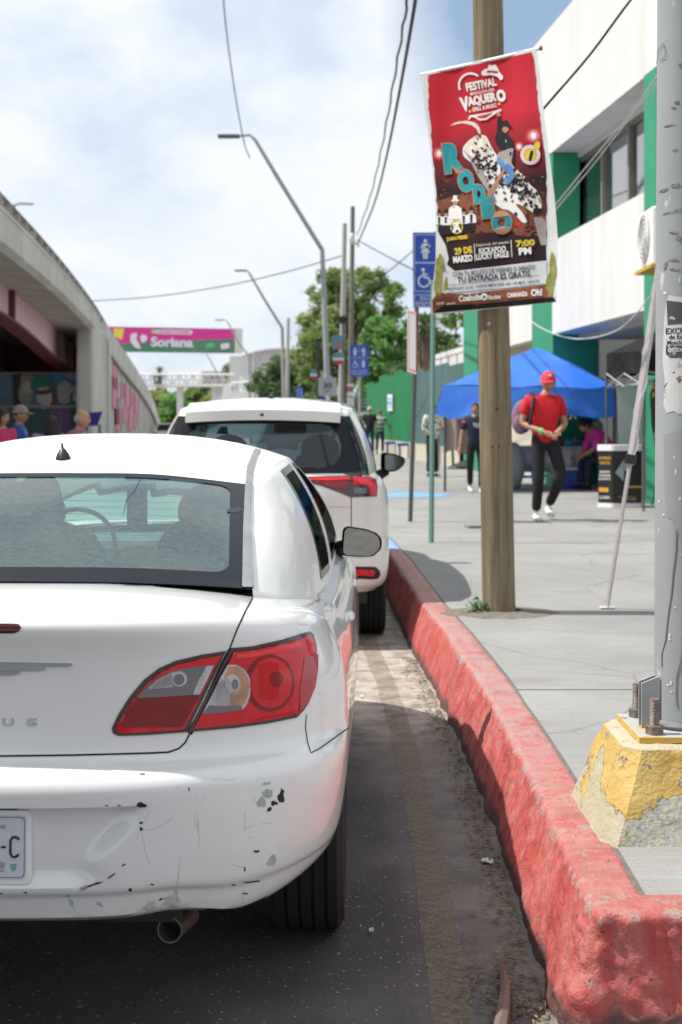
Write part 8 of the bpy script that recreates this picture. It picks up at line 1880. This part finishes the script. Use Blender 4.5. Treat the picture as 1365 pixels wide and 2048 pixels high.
pw, MP, JP = person('woman in magenta top bending over her seat beside the market table', S3(1206, 25.2), 1.80, R(-75), pinkc, jean, dict(
    pel=(0, .12, .52), wai=(0, .06, .68), che=(0, -.10, .88), nec=(0, -.24, 1.02), hed=(0, -.34, 1.10), shl=(-.18, -.15, .96), ell=(-.22, -.22, .70), wrl=(-.18, -.40, .52), shr=(.18, -.15, .96), elr=(.24, -.25, .72), wrr=(.20, -.44, .60),
    hil=(-.09, .10, .50), knl=(-.13, -.34, .50), anl=(-.13, -.36, .09), hir=(.09, .10, .50), knr=(.13, -.34, .50), anr=(.13, -.34, .09)), sleeve=.62, hairstyle='bun', girth=1.2, headtilt=(R(30), 0))
person('dark-haired person in black leaning over the market table', S3(1172, 26.5), 1.62, R(60), blk, blk, dict(
    pel=(0, .1, .55), wai=(0, .05, .72), che=(0, -.06, .92), nec=(0, -.16, 1.08), hed=(0, -.24, 1.18), shl=(-.18, -.1, 1.02), ell=(-.22, -.2, .78), wrl=(-.1, -.38, .66), shr=(.18, -.1, 1.02), elr=(.22, -.2, .78), wrr=(.1, -.4, .66),
    hil=(-.09, .10, .50), knl=(-.13, -.34, .50), anl=(-.13, -.36, .09), hir=(.09, .10, .50), knr=(.13, -.34, .50), anr=(.13, -.34, .09)), sleeve=.9, hairstyle='short', cap=pmat('pale_cap', (.42, .40, .34), .8), headtilt=(R(25), 0))
for x, Dd, lab in ((1212, 26.05, 'low blue stool under the woman in magenta'), (1175, 26.6, 'low blue stool under the person in black')):
    p = S3(x - (6 if x > 1200 else 0), Dd - (.85 if x > 1200 else 0)); q = thing('stool', lab, 'stool', p); MB().box(p + Vector((.12 if x > 1200 else -.1, .1, .40)), (.34, .34, .03)).build('seat', pmat('blue_plastic', (.02, .14, .48), .4), q, bevel=.01)
    for sx in (-1, 1):
        for sy in (-1, 1): MB().tube([p + Vector((.12 + sx * .13, .1 + sy * .13, .40)), p + Vector((.12 + sx * .16, .1 + sy * .16, 0))], .018, n=6).build('leg', pmat('blue_plastic', (.02, .14, .48), .4), q)
mau = cloth('dusty_mauve', (.30, .13, .22))
person('bald grey-haired man in mauve shirt walking to the right under the overpass', S3(158, 17, 0), 1.66, R(78), mau, jean, dict(che=(0, -.02, 1.30), hed=(0, -.05, 1.61)), sleeve=.4, hairstyle='bald', hair=pmat('silver_hair', (.34, .34, .34), .8), skin=pmat('skin_sunlit', (.50, .26, .18), .55))
person('woman with dark hair and hot pink top at the far left edge', S3(4, 18, 0), 1.68, R(60), cloth('hot_pink', (.60, .03, .16)), jean, dict(), sleeve=.8, hairstyle='long')
person('person in blue jacket and pale cap walking beside the pink top woman', S3(40, 18.8, 0), 1.72, R(95), cloth('royal_blue', (.03, .10, .36)), blk, dict(che=(0, -.03, 1.28)), sleeve=.95, cap=pmat('shaded_pale_cap', (.26, .20, .20), .8))  # pale cap darkened in its colour to stand for the overpass shade
person('woman with long dark hair and grey-blue top under the overpass mural', S3(97, 18.4, 0), 1.60, R(200), cloth('grey_blue', (.22, .24, .33)), jean, dict(nec=(-.03, 0, 1.46), hed=(-.05, -.02, 1.60)), sleeve=.9, hairstyle='long')
# driver of the sedan
drv = SL + Matrix.Rotation(SRZ, 3, 'Z') @ Vector((-.37, 2.42, .10))
person('driver seated behind the wheel of the white sedan, seen dark through the rear glass', drv, 1.72, R(179), cloth('driver_dark', (.03, .035, .05)), blk, dict(
    pel=(0, .0, .42), wai=(0, .04, .56), che=(0, .02, .78), nec=(0, 0, .97), hed=(0, -.02, 1.10), shl=(-.2, 0, .90), ell=(-.26, -.15, .66), wrl=(-.16, -.44, .80), shr=(.2, 0, .90), elr=(.26, -.15, .66), wrr=(.16, -.46, .84),
    hil=(-.09, -.02, .42), knl=(-.12, -.42, .46), anl=(-.12, -.62, .16), hir=(.09, -.02, .42), knr=(.12, -.42, .46), anr=(.12, -.62, .16)), sleeve=.45, hairstyle='short')
# ------------------------------------------------------------------ blue tarp canopy and its stall
tarpm = pmat('blue_tarp', (.015, .12, .56), .42, var=(.03, .18, .66), scale=2.2, bump=.5, bscale=5, spec=.6)
ct = thing('canopy_tent', 'big blue tarpaulin canopy pitched over the market table', 'canopy', S3(1060, 26))
cA = [W(886, 772, 24.3), W(1228, 776, 24.3), W(1225, 768, 27.4), W(935, 775, 27.4)]; apex = W(1076, 695, 25.6)
def tarp_face(a, b_, top, n=16, sag=-.03, seed=0):
    rows = []
    for i in range(n + 1):
        t = i / n; row = []
        for j in range(n + 1):
            u = j / n; e = a.lerp(b_, u); p = e.lerp(top, t); s_ = -sag * 4 * t * (1 - t) * (1 - .3 * abs(u - .5)); wr = .055 * noise.noise(Vector((p.x * 1.6, p.y * 1.6, seed))) * (1 - t) + .02 * noise.noise(Vector((p.x * 5 + p.z * 3, p.y * 5, seed)))
            row.append(p + Vector((0, wr, s_ * .6 + wr)))
        rows.append(row)
    return rows
g = MB()
for k in range(4): g.grid(tarp_face(cA[k], cA[(k + 1) % 4], apex, seed=0))
roof_ = g.build('tarp_roof', tarpm, ct, smooth=50)
vb = [W(870, 828, 24.0), W(1232, 833, 24.3), W(1228, 826, 27.4), W(925, 828, 27.6)]
g = MB()
for k in range(4):
    a, b_ = cA[k], cA[(k + 1) % 4]; c_, d_ = vb[k], vb[(k + 1) % 4]; rows = []
    for i in range(7):
        t = i / 6; row = []
        for j in range(29):
            u = j / 28; p = a.lerp(b_, u).lerp(c_.lerp(d_, u), t); f = .07 * noise.noise(Vector((u * 9 + k, t * 1.4, 3))) * t; z = .12 * t * noise.noise(Vector((u * 5, k, 9)))
            if k == 0 and .28 < u < .34: z += .10 * t
            row.append(p + Vector((f, f, z)))
        rows.append(row)
    g.grid(rows)
g.build('tarp_valance', tarpm, ct, smooth=50)
for p in cA: MB().tube([(p.x + .04, p.y + .04, KZ), (p.x + .04, p.y + .04, p.z)], .022, n=6).build('leg', K['dark_metal'], ct)
a = W(893, 838, 26.4); g = MB(); g.grid([[a + Vector((.40 * u, .03 * math.sin(u * 9), -.62 * v + .04 * math.sin(u * 5) * v)) for u in [k / 8 for k in range(9)]] for v in (0, .3, .6, 1)]); g.build('side_sheet', pmat('pale_sheet', (.40, .34, .32), .8, var=(.45, .30, .22), scale=3), ct, smooth=True)
MB().tube([W(1140, 838, 24.4), W(1146, 826, 24.3), W(1152, 836, 24.4)], .02, n=5).build('tie_ribbon', K['greywhite'], ct)
# table with printed cloth
tb = thing('market_table', 'long market table under a pale printed plastic cloth beneath the blue canopy', 'table', S3(1110, 25.8))
x0, x1 = GX(1010, 25.6), GX(1180, 25.6); zt = CAMZ - 50 * 25.6 / F
MB().bb((x0, 25.5, zt - .03), (x1, 26.3, zt)).build('tabletop', K['greywhite'], tb)
clm = pmat('printed_table_cloth', (.42, .45, .50), .35, var=(.60, .60, .58), scale=7, wear=((.22, .24, .33), .58, 9.))
rows = [[(x0 + (x1 - x0) * u, 25.46 + .03 * math.sin(u * 40), zt + .004 - .46 * v) for u in [k / 40 for k in range(41)]] for v in (0, .5, 1)]
cl_ = tag(MB().grid(rows + [], wv=False).add([(x0, 25.46, zt + .006), (x1, 25.46, zt + .006), (x1, 26.34, zt + .006), (x0, 26.34, zt + .006)], [(0, 1, 2, 3)]).build('table_cloth', clm, smooth=True, solid=.002), 'pale printed plastic cloth draped over the market table', 'tablecloth')
for x in (x0 + .1, x1 - .1):
    for y in (25.6, 26.2): MB().tube([(x, y, KZ), (x, y, zt - .03)], .02, n=6).build('leg', K['dark_metal'], tb)
def stool(px, D, col, lab, h=.42):
    p = S3(px, D); t = thing('stool', lab, 'stool', p); m = pmat('plastic_' + lab.split()[0], col, .4); MB().box(p + Vector((0, 0, h)), (.28, .28, .03)).build('seat', m, t, bevel=.01)
    for sx in (-1, 1):
        for sy in (-1, 1): q = p + Vector((sx * .10, sy * .10, h)); MB().prism([(-.03, 0), (.03, 0), (.022, -h), (-.022, -h)], lambda u, v, tt, q=q, sx=sx, sy=sy: q + Vector((u - sx * v * .12, sy * -v * .12 + tt, v)), 0, .012).build('leg', m, t)
    MB().bb(p + Vector((-.11, -.12, .20)), p + Vector((.11, -.11, .25))).build('crossbar', m, t)
stool(1054, 25.2, (.03, .28, .62), 'bright-blue plastic stool beside the walking man in red', .44)
stool(1096, 25.6, (.45, .45, .42), 'off-white plastic stool seen between the legs of the man in red', .40)
for (px, y0, w_, h_, D, c_, nm, lab) in ((1140, 893, .20, .13, 25.8, (.04, .30, .50), 'plastic_bag', 'light blue plastic bag on the market table'), (1166, 893, .16, .10, 25.9, (.03, .20, .38), 'plastic_bag', 'darker blue bag on the table by the person in black'), (1120, 893, .15, .16, 26.0, (.35, .05, .06), 'packet', 'dark red packet on the table behind the blue bag'),
        (1150, 893, .10, .17, 26.1, (.5, .42, .08), 'packet', 'yellow packet standing behind the blue bags')):
    p = W(px, y0, D); g = MB(); rows = []
    for i in range(8):
        th = math.pi * (.03 + .94 * i / 7); rows.append([p + Vector((w_ * .5 * math.sin(th) * math.cos(a) * (1 + .25 * noise.noise(Vector((a, i, px)))), w_ * .4 * math.sin(th) * math.sin(a), h_ * .5 + h_ * .5 * math.cos(th) * (1 + .2 * noise.noise(Vector((a * 2, i, 3)))))) for a in [2 * math.pi * k / 12 for k in range(12)]])
    tag(g.grid(rows, wv=True).build(nm, pmat('goods_%d' % px, c_, .35), smooth=40), lab, nm.replace('_', ' '))
bx = thing('cooler', 'deep blue cooler box on the ground under the market table', 'cooler', S3(1138, 25.4)); p = S3(1138, 25.4)
MB().box(p + Vector((0, 0, .17)), (.34, .3, .34)).build('box', pmat('cooler_blue', (.01, .05, .38), .4), bx, bevel=.03); MB().box(p + Vector((0, 0, .36)), (.36, .32, .05)).build('lid', K['greywhite'], bx, bevel=.015)
for (px, D, r, c_, lab) in ((1028, 25.0, .28, (.28, .30, .33), 'bulging grey sack behind the man in red'), (1022, 25.2, .2, (.45, .47, .5), 'smaller pale sack left of the grey one')):
    p = S3(px, D); rows = []
    for i in range(10):
        th = math.pi * (.03 + .94 * i / 9); rows.append([p + Vector((r * .7 * math.sin(th) * math.cos(a) * (1 + .2 * noise.noise(Vector((a * 2, i * .7, px)))), r * .6 * math.sin(th) * math.sin(a), .42 + .42 * math.cos(th))) for a in [2 * math.pi * k / 16 for k in range(16)]])
    tag(MB().grid(rows, wv=True).build('sack', pmat('sack_%d' % px, c_, .6, bump=.6, bscale=14), smooth=50), lab, 'sack')
# promotional counter, roll-up banner, feather flag, black canopy
kc = thing('promotion_counter', 'black promotional counter with white rounded top and yellow print', 'counter', S3(1242, 19.85))
D = 19.85; zt = CAMZ - 50 * D / F; fp = [(GX(1200, D), D + .12), (GX(1225, D), D - .04), (GX(1284, D), D), (GX(1284, D), D + .42), (GX(1212, D), D + .42)]
cen = (sum(p[0] for p in fp) / 5, sum(p[1] for p in fp) / 5)
def grow(f): return [(cen[0] + (x - cen[0]) * f, cen[1] + (y - cen[1]) * f) for x, y in fp]
blackp = pmat('counter_black', (.018, .018, .02), .35)
MB().prism(fp, lambda u, v, t: Vector((u, v, t)), KZ + .05, zt - .02).build('body', blackp, kc)
MB().prism(rounded(grow(1.06), .05), lambda u, v, t: Vector((u, v, t)), zt - .06, zt + .02).build('top', K['white'], kc); MB().prism(rounded(grow(1.05), .05), lambda u, v, t: Vector((u, v, t)), KZ, KZ + .06).build('plinth', K['white'], kc)
def KF(u, z, e=.006): a, b_ = fp[1], fp[2]; return Vector((a[0] + (b_[0] - a[0]) * u, a[1] + (b_[1] - a[1]) * u - e, z))
def KS(u, z, e=.006): a, b_ = fp[0], fp[1]; n_ = Vector((b_[1] - a[1], -(b_[0] - a[0]), 0)).normalized(); n_ = n_ if n_.y < 0 else -n_; return Vector((a[0] + (b_[0] - a[0]) * u, a[1] + (b_[1] - a[1]) * u, z)) + n_ * e
h_ = zt - KZ; zz2 = lambda v: KZ + .05 + (h_ - .1) * v
yl = pmat('print_orange', (.62, .32, .03), .6); gy = pmat('print_grey_arrow', (.36, .42, .46), .6)
def quad(fn, pts, nm, mat, par=kc): MB().add([fn(u, zz2(v)) for u, v in pts], [tuple(range(len(pts)))]).build(nm, mat, par, fix=False)
quad(KF, [(.08, .58), (.38, .82), (.38, .42)], 'arrow_print', gy); quad(KF, [(.40, .84), (.56, .84), (.56, .62), (.40, .62)], 'arrow_print', gy); quad(KF, [(.40, .30), (1, .30), (1, .335), (.40, .335)], 'orange_line', yl)
quad(KS, [(.05, .30), (.72, .30), (.72, .22), (.05, .22)], 'orange_pill', yl)
g = MB(); text_on(g, 'Pensiones', lambda u, v: KF(u, zz2(v)), .5, .135, .62, .035); g.build('lettering', yl, kc, fix=False); g = MB(); text_on(g, '866 112 7897', lambda u, v: KF(u, zz2(v)), .55, .085, .5, .03); g.build('lettering', K['greywhite'], kc, fix=False)
for s_, v, w_, m in (('AHORROS', .85, .85, yl), ('GRATIS', .76, .7, yl), ('asesoria', .60, .7, K['greywhite']), ('tramites', .53, .8, K['greywhite']), ('pension', .46, .8, K['greywhite']), ('LLAMA', .12, .75, K['greywhite'])):
    g = MB(); text_on(g, s_, lambda u, vv: KS(u, zz2(vv)), .46, v, w_, .055, .03); g.build('lettering', m, kc, fix=False)
rb_ = thing('rollup_banner', 'tall blank grey-white roll-up banner behind the black counter', 'banner', S3(1265, 21))
MB().add([W(1233, 772, 20.9), W(1297, 768, 20.9), W(1306, 1000, 20.8), W(1248, 1000, 20.8)], [(0, 1, 2, 3)]).build('sheet', pmat('banner_grey', (.36, .39, .41), .5, var=(.42, .44, .45), scale=1.5), rb_, solid=.01)
MB().tube([W(1233, 771, 20.88), W(1297, 767, 20.88)], .02, n=6).build('top_bar', K['white'], rb_)
for y in (905, 940, 962, 975): MB().add([W(1286, y, 20.84), W(1304, y, 20.84), W(1304, y + 4, 20.84), W(1286, y + 4, 20.84)], [(0, 1, 2, 3)]).build('faint_print', pmat('faint_ochre', (.45, .38, .2), .7), rb_)
ff = thing('feather_flag', 'black feather flag with yellow lettering beside the grey roll-up banner', 'flag', S3(1318, 19.2))
fb_ = [(1300, 790), (1306, 762), (1330, 750), (1350, 800), (1350, 1000), (1330, 1005), (1312, 900), (1303, 850)]
MB().prism(fb_, lambda u, v, t: W(u, v, 19.2 + t), 0, .01).build('cloth', blackp, ff); MB().tube([W(1318, 1015, 19.22), W(1316, 960, 19.22), W(1304, 1010, 19.2)], .012, n=5).build('stand', K['black'], ff)
MB().add([W(1308, 870, 19.19), W(1322, 840, 19.19), W(1322, 905, 19.19)], [(0, 1, 2)]).build('arrow_print', gy, ff)
for s_, y in (('Pension', 775), ('Jubila', 789)): g = MB(); text_on(g, s_, lambda u, v: W(u, -v, 19.18), 1322, -y, 38, 10, .03); g.build('lettering', pmat('print_yellow', (.6, .5, .04), .6), ff, fix=False)
bc = thing('black_canopy', 'black pop-up canopy with thin folding frame at the right edge of the pavement', 'canopy', S3(1290, 19.5))
q4 = [Vector((GX(1213, 20.2), 20.2, 0)), Vector((4.04, 19.0, 0)), Vector((6.0, 19.3, 0)), Vector((5.8, 20.25, 0))]
zv0, zv1 = 2.13, 2.46; ap = sum(q4, Vector()) / 4 + Vector((0, 0, 3.0)); blkt = pmat('black_canopy_cloth', (.010, .010, .011), .95, spec=.1, var=(.028, .028, .029), scale=3, bump=.3)
for k in range(4):
    a, b_ = q4[k], q4[(k + 1) % 4]
    MB().grid([[a.lerp(b_, u) + Vector((0, 0, z + .03 * math.sin(u * 11) * (z == zv0))) for u in [j / 10 for j in range(11)]] for z in (zv0, (zv0 + zv1) / 2, zv1)]).build('valance', blkt, bc, smooth=True)
    MB().add([a + Vector((0, 0, zv1)), b_ + Vector((0, 0, zv1)), ap], [(0, 1, 2)]).build('roof_panel', blkt, bc)
    MB().tube([a + Vector((0, 0, KZ)), a + Vector((0, 0, zv1))], .018, n=4).build('leg', K['dark_metal'], bc)
    m_ = a.lerp(b_, .5); MB().tube([a + Vector((0, 0, 1.98)), m_ + Vector((0, 0, 2.16)), b_ + Vector((0, 0, 1.98))], .012, n=4).build('scissor_bar', K['galv'], bc); MB().tube([a + Vector((0, 0, 2.18)), m_ + Vector((0, 0, 1.98)), b_ + Vector((0, 0, 2.18))], .012, n=4).build('scissor_bar', K['galv'], bc)
# ------------------------------------------------------------------ small pavement things
MB_ = MB(); D0, D1 = 22.3, 23.9
MB_.add([(kerb_x(D0) + .4, D0, KZ + .004), (1.55, D0 + .2, KZ + .004), (1.85, 23.2, KZ + .004), (1.5, D1, KZ + .004), (kerb_x(D1) + .3, D1, KZ + .004)], [(0, 1, 2, 3, 4)]); MB_.build('blue_pavement_marking', pmat('pavement_blue', (.10, .28, .62), .75, var=(.2, .38, .62), scale=3), sidewalk)
p = S3(948, 16.1); tag(MB().box(p + Vector((0, 0, .02)), (.17, .3, .03), .1).build('loose_slab', K['concrete'], bevel=.004), 'small loose concrete slab lying left of the wooden pole', 'slab')
hr = thing('handrail', 'short dark green handrail beside a low ramp in front of the teal fence', 'handrail', S3(915, 36))
MB().tube([W(907, 932, 35.5), W(905, 893, 35.5), W(925, 886, 35.5), W(945, 884, 36)], .035, n=6).build('rail', pmat('rail_green', (.02, .10, .06), .5), hr)
for (x0_, x1_, z0_, z1_) in ((895, 960, 932, 918),): MB().prism([(895, 934), (962, 934), (962, 915), (935, 918)], lambda u, v, t: W(u, v, 35.9 + t), 0, 1.2).build('ramp', K['bridge_dark'], hr)
for i, (px, D) in enumerate(((792, 50), (818, 46.5))):
    p = S3(px, D); t = thing('bench', ('farther' if i == 0 else 'nearer') + ' blue metal bench standing against the cream base of the green fence', 'bench', p, 'blue benches by the fence')
    MB().box(p + Vector((0, 0, .45)), (.75, .4, .09)).build('seat', pmat('bench_blue', (.02, .07, .42), .5), t)
    for sx in (-.3, .3): MB().box(p + Vector((sx, 0, .2)), (.06, .3, .42)).build('leg', pmat('bench_blue', (.02, .07, .42), .5), t)
# far white car beyond the overpass end
fc_ = thing('parked_car', 'tiny white car just visible between the overpass and the white SUV', 'car', Vector((GX(325, 78), 78, 0)))
x_ = GX(335, 78)
prof_ = [(-.8, .35), (.8, .35), (.82, .9), (.66, .98), (.52, 1.42), (-.52, 1.42), (-.66, .98), (-.82, .9)]
MB().prism(rounded(prof_, .08), lambda u, v, t: Vector((x_ + u, 78 + t, v)), 0, 3.9).build('body', K['white_paint'], fc_, smooth=30)
MB().prism([(-.58, 1.0), (.58, 1.0), (.47, 1.34), (-.47, 1.34)], lambda u, v, t: Vector((x_ + u, 77.98 + t, v)), 0, .03).build('rear_window', K['trim'], fc_)
for sx in (-1, 1): MB().prism([(-.10, .75), (.10, .75), (.10, .9), (-.10, .9)], lambda u, v, t: Vector((x_ + sx * .66 + u, 77.97 + t, v)), 0, .03).build('tail_lamp', K['lens_red'], fc_); MB().tube([(x_ + sx * .78, 78.8, .3), (x_ + sx * .60, 78.8, .3)], .3, n=16).build('wheel', K['rubber'], fc_)
